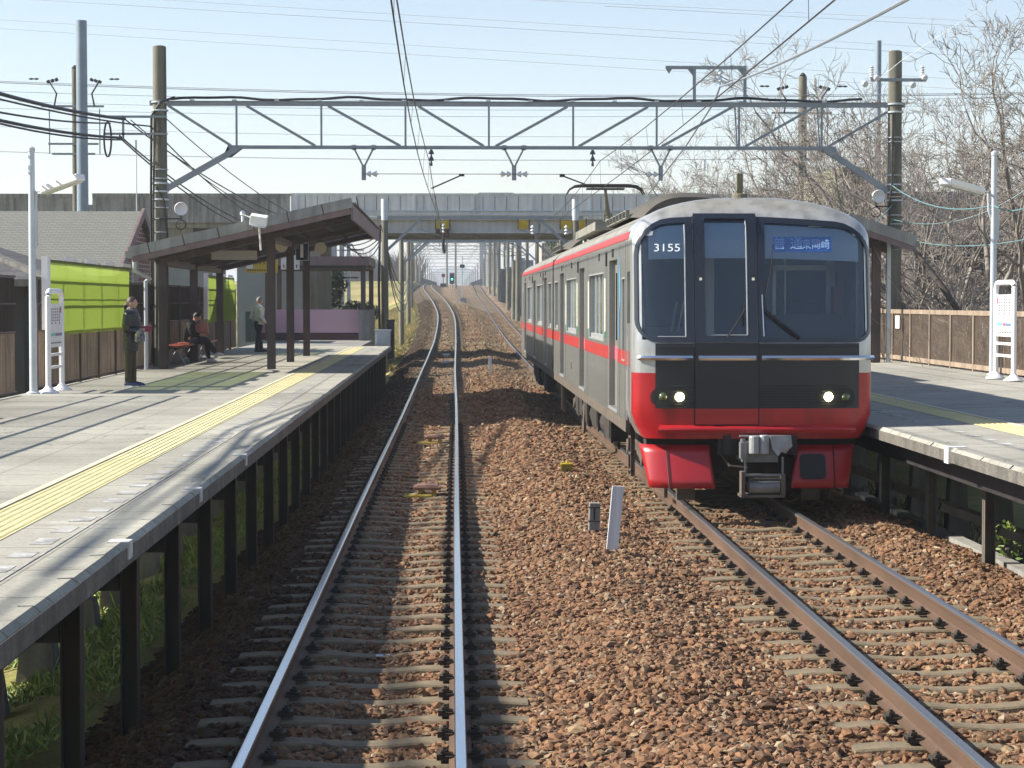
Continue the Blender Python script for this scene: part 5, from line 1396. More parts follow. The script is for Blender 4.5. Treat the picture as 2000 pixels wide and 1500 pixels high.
def main_gantry():
    d = 47.4; k = FPX / d
    t = thing("catenary_gantry", "near grey steel truss gantry on two round concrete poles spanning both tracks", "gantry", (1.8, d, 0))
    xL, xR = -6.50, 10.05
    def pole(x, zb, zt, nm):
        m_ = MB(); m_.cyl((x, d, zb), (x, d, zt), .185, .150, 24); m_.cyl((x, d, zt), (x, d, zt + .02), .12, .11, 20)
        return m_.build("pole", M['pole_conc'], t, smooth=True)
    pl = pole(xL, -1.5, 8.05, 'l'); pr = pole(xR, -1.5, 8.0, 'r')
    zt, zb = 6.79, 5.82
    def X(px): return (px - VX) / k
    b = MB()
    b.b2(xL - .22, xR + .22, d - .045, d + .045, zt - .05, zt + .05); b.b2(xL - .22, xR + .22, d - .07, d + .07, zt + .045, zt + .055)
    b.b2(X(463), X(1620), d - .035, d + .035, zb - .035, zb + .035); b.b2(X(463), X(1620), d - .055, d + .055, zb - .04, zb - .03)
    b.build("truss_chord", M['galv'], t)
    vs_ = [466, 630, 793, 955, 1119, 1282, 1443, 1605]
    w = MB()
    for i, px in enumerate(vs_):
        w.bar((X(px), d - .03, zb), (X(px), d - .03, zt), .045, .045); w.bar((X(px) - (.03 if i > 5 else .0), d + .05, zb), (X(px) - (.09 if i > 5 else 0), d + .05, zt), .03, .03)
    w.build("truss_post", M['galv'], t, split=True)
    w = MB(); tops = [334, 485, 643, 818]; bots = [455, 618, 783, 945]
    for a, c in zip(tops, bots): w.bar((X(a), d, zt - .05), (X(c), d, zb + .03), .05, .06)
    for a, c in zip([1108, 1265, 1430, 1590, 1750], [968, 1130, 1292, 1455, 1618]): w.bar((X(a), d, zt - .05), (X(c), d, zb + .03), .05, .06)
    w.build("truss_diagonal", M['galv'], t, split=True)
    br = MB()
    br.bar((X(470), d, zb - .02), (xL + .1, d, 4.86), .09, .13); br.bar((X(1612), d, zb - .02), (xR - .1, d, 4.82), .09, .13)
    for px, s in ((468, -1), (1614, 1)): br.prism([(X(px) - .22, d, zb + .04), (X(px) + .22, d, zb + .04), (X(px) + s * .35, d, zb - .24), (X(px) + s * .15, d, zb - .24)], (0, -.01, 0), (0, .01, 0))
    br.build("knee_brace", M['galv'], t, split=True)
    br = MB()
    for x in (xL, xR):
        for z in (zt - .0, zt - .18, 4.80, 4.98, 4.62): br.lathe((x, d, z), [(.182, 0), (.195, .005), (.195, .035), (.182, .04)], 20)
    for z in (6.1, 5.3, 5.1, 4.45, 4.2, 3.9): br.lathe((xL, d, z), [(.18, 0), (.187, .003), (.187, .018), (.18, .02)], 20)
    for z in (6.05, 5.95, 5.2, 5.0, 4.3, 3.95, 3.6, 4.1): br.lathe((xR, d, z), [(.18, 0), (.187, .003), (.187, .018), (.18, .02)], 20)
    br.build("pole_band", M['galv_lt'], t, split=True)
    # small brackets lifting the cable on top
    br = MB()
    for px in list(range(380, 1740, 82)): br.b2(X(px) - .05, X(px) + .05, d - .05, d + .05, zt + .05, zt + .09)
    br.build("cable_saddle", M['galv_lt'], t, split=True)
    # V hangers with slotted bar
    for px in (712, 1004, 1290):
        h = MB(); x = X(px)
        h.bar((x - .22, d - .04, zb - .02), (x - .02, d - .04, zb - .42), .04, .04); h.bar((x + .22, d - .04, zb - .02), (x + .02, d - .04, zb - .42), .04, .04)
        h.b2(x - .05, x + .05, d - .05, d - .03, zb - .74, zb - .40); h.b2(x - .27, x - .17, d - .06, d + .05, zb - .06, zb + .05); h.b2(x + .17, x + .27, d - .06, d + .05, zb - .06, zb + .05)
        hg = h.build("drop_bracket", M['galv'], t)
        h = MB(); zz = zb - .60
        for s in ((-1, 1) if px == 1004 else ((1,) if px == 712 else (-1,))): insulator(h, (x + s * .06, d - .06, zz), (s, 0, 0), 2)
        h.build("strain_insulator", M['insul'], hg, smooth=True)
    # suspension insulators for each track
    for px in (843, 1157):
        h = MB(); insulator(h, (X(px), d - .04, zb - .05), (0, 0, -1), 2, .065, .15); h.cyl((X(px), d - .04, zb - .35), (X(px), d - .04, zb - .42), .03); hg = h.build("suspension_insulator", M['insul_dk'], t, smooth=True)
    # registration arms
    h = MB(); zz = zb - .60
    h.tube([(X(712), d - .06, zz), (X(1290), d - .06, zz)], .007, 4)
    h.build("cross_span_wire", M['wire'], t)
    for a, c in (((902, 343), (843, 369)), ((1098, 344), (1160, 367))):
        h = MB(); pa_ = P(*a, d - .06); pc = P(*c, d - .06); h.tube([pa_, pc], .018, 6); h.box(pa_, (.12, .05, .06)); h.build("steady_arm", M['steel_dk'], t)
    # frame on top right carrying the feeder
    f_ = MB(); zf = 7.62
    f_.b2(X(1299), X(1457), d - .04, d + .04, zf - .03, zf + .04)
    for px in (1356, 1455): f_.b2(X(px) - .04, X(px) + .03, d - .03, d + .03, zt, zf)
    for px, s in ((1354, -1), (1452, -1)): f_.prism([(X(px), d, zf), (X(px) - .16, d, zf), (X(px), d, zf - .2)], (0, -.008, 0), (0, .008, 0))
    f_.prism([(X(1300), d, zf - .03), (X(1312), d, zf - .03), (X(1306), d, zf - .14)], (0, -.01, 0), (0, .01, 0)); f_.build("feeder_frame", M['galv'], t)
    h = MB(); insulator(h, (X(1406), d, zf - .04), (0, 0, -1), 2, .07, .17); h.build("feeder_insulator", M['insul'], t, smooth=True)
    # crossarms on the left pole
    a = MB()
    for py in (233, 266): z = CAMH - (py - HY) / k; a.b2(X(212), X(334), d - .24, d - .19, z - .025, z + .025)
    z0 = CAMH - (266 - HY) / k; z1 = CAMH - (233 - HY) / k; a.b2(X(248), X(252), d - .24, d - .2, z0 - .15, z1); a.build("crossarm", M['galv'], t, split=True)
    # right pole: crossarm with pin insulators
    a = MB(); z = CAMH - (158 - HY) / k; a.b2(X(1697), X(1806), d - .26, d - .18, z - .035, z + .035); ca = a.build("crossarm", M['galv'], t, split=True)
    for px in (1699, 1798):
        h = MB(); 
        for q in range(5): h.lathe((X(px), d - .22, z + .04 + q * .055), [(.03, 0), (.055, .015), (.058, .03), (.03, .045), (.03, .055)], 12)
        h.build("pin_insulator", M['insul'], ca, smooth=True)
    for px, py in ((1689, 163), (1712, 152), (1806, 151), (1783, 165)):
        h = MB(); q = P(px, py, d - .3); h.lathe(q, [(.03, 0), (.07, .03), (.075, .07), (.04, .1), (.05, .14)], 14, (0, -1, -.2)); h.build("strain_insulator", M['insul'], ca, smooth=True)
    # loudspeakers bound to the poles
    for px, py in ((355, 406), (1716, 380)):
        h = MB(); q = P(px, py, d - .4); h.lathe(q + Vector((0, .3, 0)), [(.05, 0), (.07, .05), (.13, .2), (.15, .3), (.14, .31), (.12, .26), (.02, .2)], 20, (.1, -1, -.12)); ls = h.build("loudspeaker", M['white'], t, smooth=True)
        x0 = xL if px < 900 else xR
        h = MB(); h.bar((x0, d - .2, q.z - .25), (q.x, d - .2, q.z - .25), .03); h.tube([(q.x, d - .2, q.z - .25), (q.x, d - .15, q.z)], .015)
        for a_ in range(1): h.tube([(q.x + .11 * math.cos(u), d - .22, q.z - .38 + .11 * math.sin(u)) for u in np.linspace(0, 6.28, 17)], .012, 6)
        h.build("bracket", M['steel_dk'], t)
    # conduits down the poles
    h = MB(); h.tube([(xL + .35, d - .1, zt + .13), (xL + .02, d - .19, zt + .0), (xL - .17, d - .12, zt - .3), (xL - .20, d - .08, 4.5), (xL - .20, d - .08, 1.0)], .028, 8); h.tube([(xL - .13, d - .15, 5.4), (xL - .15, d - .15, 1)], .015, 6)
    h.tube([(xL - .05, d - .19, 4.9), (xL + .12, d - .18, 4.6), (xL + .17, d - .1, 3.9), (xL + .17, d - .1, 1)], .015, 6); h.build("conduit", M['cable'], t, smooth=True)
    h = MB(); h.tube([(xR - .08, d - .17, 6.6), (xR - .09, d - .18, 5.0), (xR - .14, d - .17, 4.6), (xR - .2, d - .15, 3.0)], .025, 8); h.build("conduit", M['steel_dk'], t, smooth=True)
    return t
main_gantry()
d = 47.4; kg = FPX / d
def wire(name, label, pts, r, m, cat="wire", group=None, seg=1):
    o = MB(); o.tube(pts, r, 6)
    ob = o.build(name, m, loc=pts[0], smooth=True); tag(ob, label, cat, group); return ob
def sag(a, b, s, n=14):
    a = Vector(a); b = Vector(b); out = []
    for i in range(n + 1):
        t = i / n; q = a.lerp(b, t); q.z -= 4 * s * t * (1 - t); out.append(q)
    return out
zt_ = 6.90
wob = [Vector((x, d - .01, zt_ + .03 * math.sin(x * 2.1) + .012 * math.sin(x * 5))) for x in np.linspace(-6.25, 9.3, 60)]
wire("feeder_cable", "thick black cable lying along the top of the near gantry", wob, .032, M['cable'], "cable")

def small_gantry(d, label, xL, xR, zpt, zbm, px_c=None, brace=True, col='galv', group=None, zbase=(0, 0), detail=True, truss=True):
    t = thing("catenary_gantry", label, "gantry", ((xL + xR) / 2, d, 0), group)
    for x, zb in ((xL, zbase[0]), (xR, zbase[1])):
        m_ = MB(); m_.cyl((x, d, zb - 1), (x, d, zpt - .0), .16, .13, 12); m_.build("pole", M['pole_conc'], t, smooth=True)
        if detail:
            m_ = MB(); m_.cyl((x, d, zpt - .75), (x, d, zpt + .1), .15, .145, 12); m_.build("pole_cap", M['galv_lt'], t, smooth=True)
    b = MB(); b.b2(xL - .3, xR + .3, d - .06, d + .06, zbm - .06, zbm + .06)
    if detail and truss:
        b.b2(xL, xR, d - .05, d + .05, zbm + .5, zbm + .58); n = 10
        for i in range(n): x = xL + (xR - xL) * i / n; b.bar((x, d, zbm + (.0 if i % 2 else .54)), (x + (xR - xL) / n, d, zbm + (.54 if i % 2 else 0)), .05)
    b.build("beam", M[col], t)
    if brace:
        w = MB(); w.bar((xL + 1.5, d, zbm), (xL + .1, d, zbm - 1.3), .09, .11); w.bar((xR - 1.5, d, zbm), (xR - .1, d, zbm - 1.3), .09, .11); w.build("knee_brace", M[col], t, split=True)
    w = MB()
    zi = zbm
    for x in (float(LT(d)[0]), float(RT(d)[0])):
        w.bar((x - .2, d, zi), (x, d, zi - .35), .04); w.bar((x + .2, d, zi), (x, d, zi - .35), .04); w.b2(x - .04, x + .04, d - .02, d + .02, zi - .6, zi - .3); w.bar((x - .9, d, zi - .45), (x, d, zi - .75), .03)
        w.build("drop_bracket", M[col], t); w = MB()
    return t
small_gantry(84, "second grey gantry, just in front of the overpass at the end of the left platform", -2.62, 5.0, 6.35, 5.72, zbase=(-.5, -.4), truss=False)
# cable arms and drooping cables at the left pole of that gantry
tg = thing("cable_bundle", "dark cables drooping from the pole at the far end of the left platform", "cable", (-2.7, 84, 4))
o = MB(); rr = random.Random(8)
for i in range(5):
    o.tube(sag((-2.75, 83.8, 5.2 - i * .1), P(640 + i * 12, 470 + i * 2, 76), .2 + .1 * i), .022, 5)
for i in range(4): o.tube(sag((-2.5, 84, 4.4 - .15 * i), P(800, 540 + 8 * i, 118), .9 + .25 * i), .022, 5)
o.tube([(-2.8, 83.8, 5.4), (-2.85, 83.8, 3), (-2.8, 83.8, .0)], .05, 6); o.build("cables", M['cable'], tg)
# far gantries
far = [(118, -2.75, 5.3, 6.6, 5.8), (148, -2.95, 5.2, 7.4, 6.6), (178, -3.3, 5.6, 8.6, 7.6), (205, -3.9, 5.9, 9.6, 8.6)]
names = ["first gantry beyond the overpass, weathered poles close to the track", "second gantry beyond the overpass where the track starts climbing", "third gantry beyond the overpass, halfway up the grade", "fourth gantry beyond the overpass, short of the crest"]
for (dd_, xl_, xr_, zp, zb_), nm in zip(far, names):
    zg = float(LT(dd_)[1]); small_gantry(dd_, nm, xl_, xr_ + .9, zp, zb_, zbase=(zg - 1, zg - 1.5), detail=True)
M['hazesteel'] = M['galv']
base = None; i = 0; dd_ = 240.0
while dd_ < 1150:
    zl_ = float(LT(dd_)[1]); xl_ = float(LT(dd_)[0]); xr_ = float(RT(dd_)[0])
    small_gantry(dd_, "blue-grey gantry in the long receding row beyond the crest", xl_ - 2.2, xr_ + 3.2, zl_ + 6.8, zl_ + 5.9, group="far gantries receding beyond the crest", zbase=(zl_, zl_), detail=(dd_ < 500))
    dd_ += 36 + i * 3; i += 1

# right-hand line poles beyond the train
for (px, pyt, pyb, d_, lab) in ((1011, 455, 614, 150, "slim pole nearest the rear of the train, beyond the overpass"), (992, 462, 594, 172, "pale leaning-cable pole second from the train's rear"), (975, 465, 578, 205, "pole third from the train's rear on the right verge"),
                          (965, 468, 570, 232, "pole carrying a yellow plate on the right verge"), (956, 470, 566, 262, "farthest distinct pole on the right verge"), (1003, 510, 610, 152, "short stub pole beside the pole nearest the train's rear"),
                          (873, 470, 555, 300, "thin post left of centre on the crest"), (890, 468, 556, 290, "thin post right of the green signal on the crest")):
    a = P(px, pyb, d_); b = P(px, pyt, d_); o = MB(); o.cyl((a.x, d_, a.z - .5), (a.x, d_, b.z), .17 if px > 900 else .14, .13, 10)
    for z in (b.z - .6, b.z - 1.6): o.b2(a.x - .5, a.x + .5, d_ - .05, d_ + .05, z - .03, z + .03)
    tag(o.build("line_pole", M['pole_conc'], loc=(a.x, d_, a.z), smooth=True), lab, "pole")
for (px, w_, y0, y1, lab) in ((652, 7, 440, 602, "leftmost of three steel posts behind the end shelter"), (670, 7, 440, 602, "middle one of three steel posts behind the end shelter"), (682, 6, 440, 602, "rightmost of three steel posts behind the end shelter")):
    a = P(px, 640, 108); b = P(px, y0, 108); o = MB(); o.b2(a.x - .09, a.x + .09, 107.9, 108.1, a.z - 2, b.z)
    for z in np.arange(b.z - .5, a.z, .7): o.bar((a.x - .1, 107.88, z), (a.x + .1, 107.88, z + .35), .03)
    for z in (3.6, 4.4, 5.0): o.b2(a.x - .1, a.x + .8, 107.9, 108, z - .03, z + .03)
    tag(o.build("steel_post", M['galv_lt'], loc=(a.x, 108, a.z)), lab, "post")
# substation frame: closely spaced posts
t = thing("substation_frame", "row of thin blue-grey uprights visible beneath the canopy's right end", "steel frame", P(640, 500, 130))
o = MB()
for i in range(7): a = P(612 + i * 9, 640, 130); o.b2(a.x - .06, a.x + .06, 129.9, 130.1, a.z - 2, P(600, 462, 130).z)
a = P(600, 478, 130); b = P(690, 478, 130); o.b2(a.x, b.x, 129.9, 130, a.z - .05, a.z + .05); o.build("uprights", M['galv'], t)

# ---------------------------------------------------------------- wires along the tracks
def track_wires(fn, side, nm, labc, labm):
    sup = [(-20, 4.95, 0), (47.4, 4.90, .0), (84, 4.86, .0), (92, 4.86, 0), (118, 5.05, 0), (148, 6.1, 0), (178, 7.3, 0), (205, 8.1, 0), (240, 9.1, 0), (300, 10.1, 0), (420, 11.2, 0)]
    cp = []; mp_ = []
    for i in range(len(sup) - 1):
        (ya, za, _), (yb, zb, _) = sup[i], sup[i + 1]; n = 12
        sg = (.35 if i > 0 else .30) if yb - ya > 15 else 0
        hm = .62 if i != 2 else .25
        for j in range(n):
            t = j / n; y = ya + (yb - ya) * t; x = float(fn(max(y, 5))[0]); st = .10 * math.cos(math.pi * y / 37.0) * (1 if side < 0 else -1)
            zc = za + (zb - za) * t; cp.append((x + st, y, zc)); mp_.append((x + st * .6, y, zc + hm - 4 * sg * t * (1 - t)))
    wire("contact_wire", labc, cp, .0085, M['wire'], "wire")
    o = MB(); o.tube(mp_, .009, 5)
    for j in range(len(cp)):
        if -10 < cp[j][1] < 200: o.tube([cp[j], mp_[j]], .004, 3)
    ob = o.build("messenger_wire", M['wire'], loc=mp_[0]); tag(ob, labm, "wire")
track_wires(LT, -1, 'l', "contact wire hanging over the left-hand track", "sagging messenger wire with droppers above the left-hand track")
track_wires(RT, 1, 'r', "contact wire above the right-hand track that the pantograph touches", "sagging messenger wire with droppers above the right-hand track")
zf = 7.62
pA = P(1770, 0, 21); pB = Vector(((1406 - VX) / kg, d, zf - .42)); pC = P(1292, 352, 60)
wire("feeder_wire", "thick grey feeder running from the top right down to the frame on the gantry", sag(P(1830, -35, 18), pA, 0, 3) + sag(pA, pB, .08)[1:], .022, M['galv'], "cable")
wire("feeder_wire", "thick grey feeder continuing beyond the frame behind the gantry truss", [pB, P(1395, 200, 50), P(1340, 285, 56), P(1288, 352, 62), P(1262, 385, 70)], .022, M['galv'], "cable")
# communication cables over the left platform
cab = [((0, 185), 115, (250, 236), .036, .3), ((0, 196), 117, (300, 250), .018, .3), ((0, 222), 113, (222, 244), .02, .3), ((0, 237), 112, (240, 272), .032, .3), ((0, 243), 112, (250, 276), .02, .45)]
labs = ["thickest black cable coming in from the upper left to the pole arms", "thin cable just beneath the thickest cable at the upper left", "middle black cable, ending at the looped end on the arm", "thick lower cable coming in from the left to the lower arm", "thin cable hanging just under the thick lower cable"]
for (a, ka, b, r, s), lb in zip(cab, labs):
    pa_ = P(a[0], a[1], FPX / ka); pb_ = P(b[0], b[1], d - .25)
    e = pa_ + (pa_ - pb_) * 2.4; e.z = pa_.z + (pa_.z - pb_.z) * 2.4 + 1.9
    pts = [e, pa_ + (pa_ - pb_) * 1.2 + Vector((0, 0, .5)), pa_] + sag(pa_, pb_, s * .18, 8)[1:]
    wire("overhead_cable", lb, pts, r, M['cable'], "cable")
o = MB(); c_ = P(217, 275, d - .25); o.tube([c_ + Vector((.08 * math.cos(u), 0, .39 * math.sin(u))) for u in np.linspace(0, 6.28, 20)], .022, 6); tag(o.build("cable_loop", M['cable'], loc=c_), "oval loop of spare cable hanging from the left pole's arms", "cable")
for i, (a, b, r) in enumerate((((250, 236), (610, 440), .016), ((262, 238), (590, 448), .012), ((300, 250), (560, 452), .016), ((240, 268), (540, 455), .018), ((240, 272), (530, 462), .018), ((330, 235), (655, 455), .012))):
    wire("overhead_cable", "cable %s fanning down from the left pole towards the canopy roof" % ["topmost", "second from top", "third from top", "fourth from top", "fifth from top", "lowest thin"][i], sag(P(*a, d - .25), P(b[0], b[1] , 74), .35), r, M['cable'], "cable")
# blue-green cables on the right
M['tealc'] = mat('teal_cable', (.16, .30, .32), .5, 0, .1)
for i, (a, b, da, db, s, r) in enumerate((((1745, 362), (1945, 400), 47.2, 37, .25, .014), ((1945, 400), (2040, 385), 37, 34, .15, .014), ((1745, 428), (2060, 330), 47.2, 45, .5, .012), ((1690, 450), (1745, 400), 43.5, 47.2, .05, .012), ((1750, 462), (2040, 460), 47.2, 40, .2, .012))):
    wire("service_cable", ["pale teal cable sagging from the right pole to the right lamp post", "pale teal cable leaving the right lamp post to the frame edge", "teal cable curving up through the cherry branches", "short teal cable from the canopy end to the right pole", "lowest teal cable running level past the fence"][i], sag(P(*a, da), P(*b, db), s), r, M['tealc'], "cable")
wire("guy_wire", "thin pale wire rising from the right pole to the upper right", [P(1700, 168, 47), P(1760, 120, 47), P(1975, -20, 44)], .007, M['galv_lt'])
# distribution wires crossing behind and high transmission lines
for i, (ya, yb, r) in enumerate(((163, 178, .018), (166, 181, .018), (183, 187, .010), (202, 200, .009), (216, 212, .009), (251, 254, .011), (299, 297, .018))):
    wire("crossing_wire", "%s level wire crossing the sky behind the gantry" % ["topmost", "second", "third", "fourth", "fifth", "sixth", "lowest"][i], sag(P(-60, ya - 2, 86), P(2060, yb, 86), .35, 20), r, M['wire_far'])
for i, (x0, y0, x1, y1) in enumerate(((-20, 2, 2020, 116), (180, -2, 2020, 104), (-20, 44, 2020, 163), (-20, 61, 2020, 182), (860, -4, 2020, 46), (1180, 15, 2020, 58))):
    wire("power_line", "%s of the faint high power lines slanting across the sky" % ["third from the top", "second from top at left edge", "fifth down", "lowest", "uppermost at right", "next below the uppermost at right"][i], sag(P(x0, y0, 190), P(x1, y1, 190), .0, 2), .018, M['wire_far'])

# ---------------------------------------------------------------- utility poles
def utility(px, pyt, d_, zb, r, label, m_, arms, blue=False):
    a = P(px, 400, d_); zt = P(px, pyt, d_).z
    t = thing("utility_pole", label, "utility pole", (a.x, d_, zb))
    o = MB(); o.cyl((a.x, d_, zb), (a.x, d_, zt), r * 1.15, r, 16); o.build("pole", m_, t, smooth=True)
    if arms:
        o = MB()
        for (dz, w) in ((1.5, 1.3), (3.0, 1.05), (3.4, .9), (6.4, .6)): o.b2(a.x - w, a.x + w * .9, d_ - .2, d_ - .12, zt - dz - .04, zt - dz + .04)
        for s in (-1, 1):
            o.b2(a.x + s * 1.0 - .02, a.x + s * 1.0 + .02, d_ - .18, d_ - .14, zt - 3.4, zt - 1.6)
        o.build("crossarm", M['galv'], t, split=True)
        o = MB()
        for s in (-1, 1):
            for q in range(3): o.box((a.x + s * (.70 + q * .16), d_ - .2, zt - .45 - .04 * q), (.13, .12, .12), (0, s * .5, 0))
            o.tube([(a.x + s * 1.0, d_ - .2, zt - .5), (a.x + s * .7, d_ - .2, zt - 1.0), (a.x + s * .8, d_ - .2, zt - 1.5)], .035)
            o.lathe((a.x + s * 1.4, d_ - .2, zt - .42), [(.02, 0), (.045, .1), (.02, .2), (.045, .3), (.02, .4)], 8, (s, 0, 0))
        o.build("switchgear", M['steel_dk'], t, split=True)
        o = MB(); o.lathe((a.x, d_, zt), [(.12, 0), (.14, .05), (.05, .15)], 12); o.box((a.x, d_ - .2, zt - 7.4), (.25, .1, .35)); o.build("cap_fitting", M['steel_dk'], t)
    return t
utility(155, 140, 85, -1.7, .13, "weathered concrete utility pole with switchgear and crossarms at left", M['pole_conc'], True)
M['bluepole'] = mat('blue_grey_pole', (.30, .38, .46), .5, .2, .12, 3)
utility(168, 47, 74, -1.7, .19, "tall plain blue-grey pole standing right against the utility pole at left", M['bluepole'], False)
utility(1568, 150, 86, -1.5, .17, "utility pole seen through the bare cherry branches at right", M['pole_conc'], True)
utility(1716, 80, 90, -1.5, .13, "thin pale pole standing behind the gantry's right pole", M['bluepole'], False)
# small pole with wires at far left / thin antenna mast
a = P(272, 300, 88); o = MB(); o.cyl((a.x, 88, 3), (a.x, 88, a.z), .03, .02, 8); o.b2(a.x - .03, a.x + .03, 87.9, 88, a.z, a.z + .5); tag(o.build("antenna_mast", M['wire_far'], loc=(a.x, 88, 3)), "thin dark antenna mast above the overpass parapet at left", "antenna")
a = P(1375, 330, 92); o = MB(); o.cyl((a.x, 92, 3), (a.x, 92, P(1375, 315, 92).z), .03, .02, 8); o.cyl((a.x, 92, P(0, 332, 92).z), (a.x, 92, P(0, 312, 92).z), .07, .07, 8); tag(o.build("antenna_mast", M['wire_far'], loc=(a.x, 92, 3)), "thin mast with dark tip rising behind the train roof", "antenna")

# ---------------------------------------------------------------- overpass
D0, D1 = 90.0, 99.5; ko = FPX / D0
def OX(px): return (px - VX) / ko
def OZ(py): return CAMH - (py - HY) / ko
ov = thing("overpass", "grey road overpass crossing above both tracks behind the platforms", "overpass", (0, D0, 0))
M['ovconc'] = mat('overpass_parapet_concrete', (.42, .415, .39), .9, 0, .25, .5, streak=.5, fine=.08, fscale=6)
M['ovsteel'] = mat('overpass_panel_paint', (.68, .70, .68), .6, .1, .10, .7, streak=.18)
M['ovgird'] = mat('overpass_girder_paint', (.50, .51, .50), .6, .1, .15, 1, streak=.2)
o = MB(); o.b2(OX(187), OX(571), D0 - .05, D0 + .25, OZ(436), OZ(382)); o.b2(OX(187), OX(571), D0 - .09, D0 + .3, OZ(387), OZ(379.5))
for px in range(200, 571, 62): o.b2(OX(px), OX(px + 1.5), D0 - .07, D0, OZ(436), OZ(387))
o.b2(OX(-500), OX(162), D0 - .05, D0 + .25, OZ(440), OZ(383)); o.b2(OX(-500), OX(162), D0 - .09, D0 + .3, OZ(388), OZ(380.5))
for px in range(-480, 160, 56): o.b2(OX(px), OX(px + 1.5), D0 - .07, D0, OZ(436), OZ(388))
o.b2(OX(162), OX(187), D0 + .6, D0 + .8, OZ(440), OZ(412)); o.build("left_parapet", M['ovconc'], ov)
o = MB(); o.b2(OX(571), OX(1780), D0 - .03, D0 + .12, OZ(428), OZ(381)); o.b2(OX(571), OX(1780), D0 - .06, D0 + .16, OZ(382), OZ(378.5)); o.b2(OX(935), OX(1003), D0 - .07, D0 + .1, OZ(379), OZ(377)); o.build("panel_parapet", M['ovsteel'], ov)
o = MB()
for i, px in enumerate(range(575, 1780, 23)):
    if i % 5: o.b2(OX(px), OX(px + .9), D0 - .045, D0 - .02, OZ(412), OZ(384))
o.build("panel_joint", M['conc_dk'], ov, split=True)
o = MB()
for px in range(584, 1780, 114): o.b2(OX(px) - .035, OX(px) + .035, D0 - .12, D0 - .04, OZ(427), OZ(383))
o.b2(OX(571), OX(1780), D0 - .10, D0 - .03, OZ(420.5), OZ(418)); o.b2(OX(571), OX(1780), D0 - .12, D0 - .03, OZ(413), OZ(411.5)); o.build("parapet_bracket", M['galv_lt'], ov)
o = MB(); o.b2(OX(571), OX(1780), D0 + .25, D0 + .32, OZ(453), OZ(428)); o.b2(OX(571), OX(1780), D0 + .1, D0 + .5, OZ(456), OZ(453)); o.b2(OX(571), OX(1780), D0 + .0, D1, OZ(430), OZ(423))
for y in (D0 + 3, D0 + 6, D1 - .4): o.b2(OX(571), OX(1780), y, y + .07, OZ(453), OZ(430)); o.b2(OX(571), OX(1780), y - .18, y + .22, OZ(456), OZ(453))
o.b2(OX(571), OX(1780), D1 - .1, D1 + .1, OZ(430), OZ(382)); o.build("girder", M['ovgird'], ov)
o = MB(); o.b2(OX(571), OX(1780), D0 + .12, D0 + .24, OZ(457.5), OZ(455.8)); o.build("girder_pipe", M['rust'], ov)
o = MB(); o.b2(OX(-500), OX(571), D0 + .3, D1, OZ(445), OZ(425)); o.b2(OX(-500), OX(571), D1 - .2, D1 + .1, OZ(440), OZ(382)); o.build("deck", M['ovconc'], ov)
o = MB()
for px in (318, 470, 566): o.b2(OX(px), OX(px) + 1.3, D0 + .6, D1 - .4, -2, OZ(445))
o.b2(OX(1700), OX(1780), D0 + .6, D1 - .4, -2, OZ(430)); o.build("pier", mat('pier_concrete', (.36, .34, .29), .9, 0, .2, .7, streak=.35), ov, split=True)
# yellow clearance guards where wires pass
for px0, px1, lab in ((853, 877, 1), (1013, 1031, 2), (1095, 1119, 3), (1122, 1142, 4)):
    o = MB(); a, b = OX(px0), OX(px1); o.prism([(a, D0 - .25, OZ(432)), (b, D0 - .25, OZ(432)), (b, D0 - .05, OZ(447)), (a, D0 - .05, OZ(447))], (0, 0, 0), (0, .03, 0)); gd = o.build("yellow_guard", M['yellow'], ov)
    o = MB()
    if lab == 1: o.b2(a - .03, b + .02, D0 - .1, D0 + 1.2, OZ(462), OZ(447.5))
    for x in (a - .06, b + .02): o.b2(x, x + .05, D0 - .3, D0 - .22, OZ(449), OZ(427))
    o.build("guard_box", M['rust'], gd, split=True)
for px in (866, 1040, 1106, 1158):
    o = MB(); insulator(o, P(px, 437 if px == 866 else 440, D0 - .6), (0, 0, -1), 3, .10, .14); o.build("bridge_insulator", M['insul'], ov, smooth=True)
o = MB(); q = P(866, 458, D0 - .6); o.tube([q, q + Vector((.0, 0, -.6)), q + Vector((.05, 0, -.8))], .06, 8); o.build("wire_clamp", M['steel_dk'], ov)
o = MB(); o.cyl(P(757, 424, D0 - .3), P(560, 424, D0 - .3), .02); o.cyl(P(571, 440, D0 - .3), P(571, 384, D0 - .3), .05); o.build("railing_pipe", M['galv_lt'], ov)

# ---------------------------------------------------------------- far distance
def blockbuilding(px0, px1, pyt, pyb, d_, depth, wall, win, nx, nz, label, name="apartment_block", roofbox=True):
    a = P(px0, pyb, d_); b = P(px1, pyt, d_); t = thing(name, label, "building", (a.x, d_, a.z))
    o = MB(); o.b2(a.x, b.x, d_, d_ + depth, a.z - 8, b.z)
    if roofbox: o.b2(a.x + (b.x - a.x) * .3, a.x + (b.x - a.x) * .6, d_ + 1, d_ + depth * .6, b.z, b.z + (b.z - a.z) * .06)
    o.build("walls", wall, t)
    w = MB(); cw = (b.x - a.x) / nx; ch = (b.z - a.z) / nz
    for i in range(nx):
        for j in range(nz): w.b2(a.x + (i + .18) * cw, a.x + (i + .82) * cw, d_ - .06, d_ + .02, a.z + (j + .35) * ch, a.z + (j + .8) * ch)
    w.build("windows", win, t, kind="stuff")
    s = MB()
    for j in range(nz): s.b2(a.x, b.x, d_ - .5, d_ - .001, a.z + j * ch, a.z + j * ch + .25 * ch)
    s.build("balcony", wall, t)
M['farw'] = mat('far_wall_grey', (.30, .31, .34), .8, 0, .1, .1); M['farwin'] = mat('far_window', (.07, .08, .11), .3, 0, .1); M['farcream'] = mat('far_wall_cream', (.48, .45, .38), .8, 0, .1, .1)
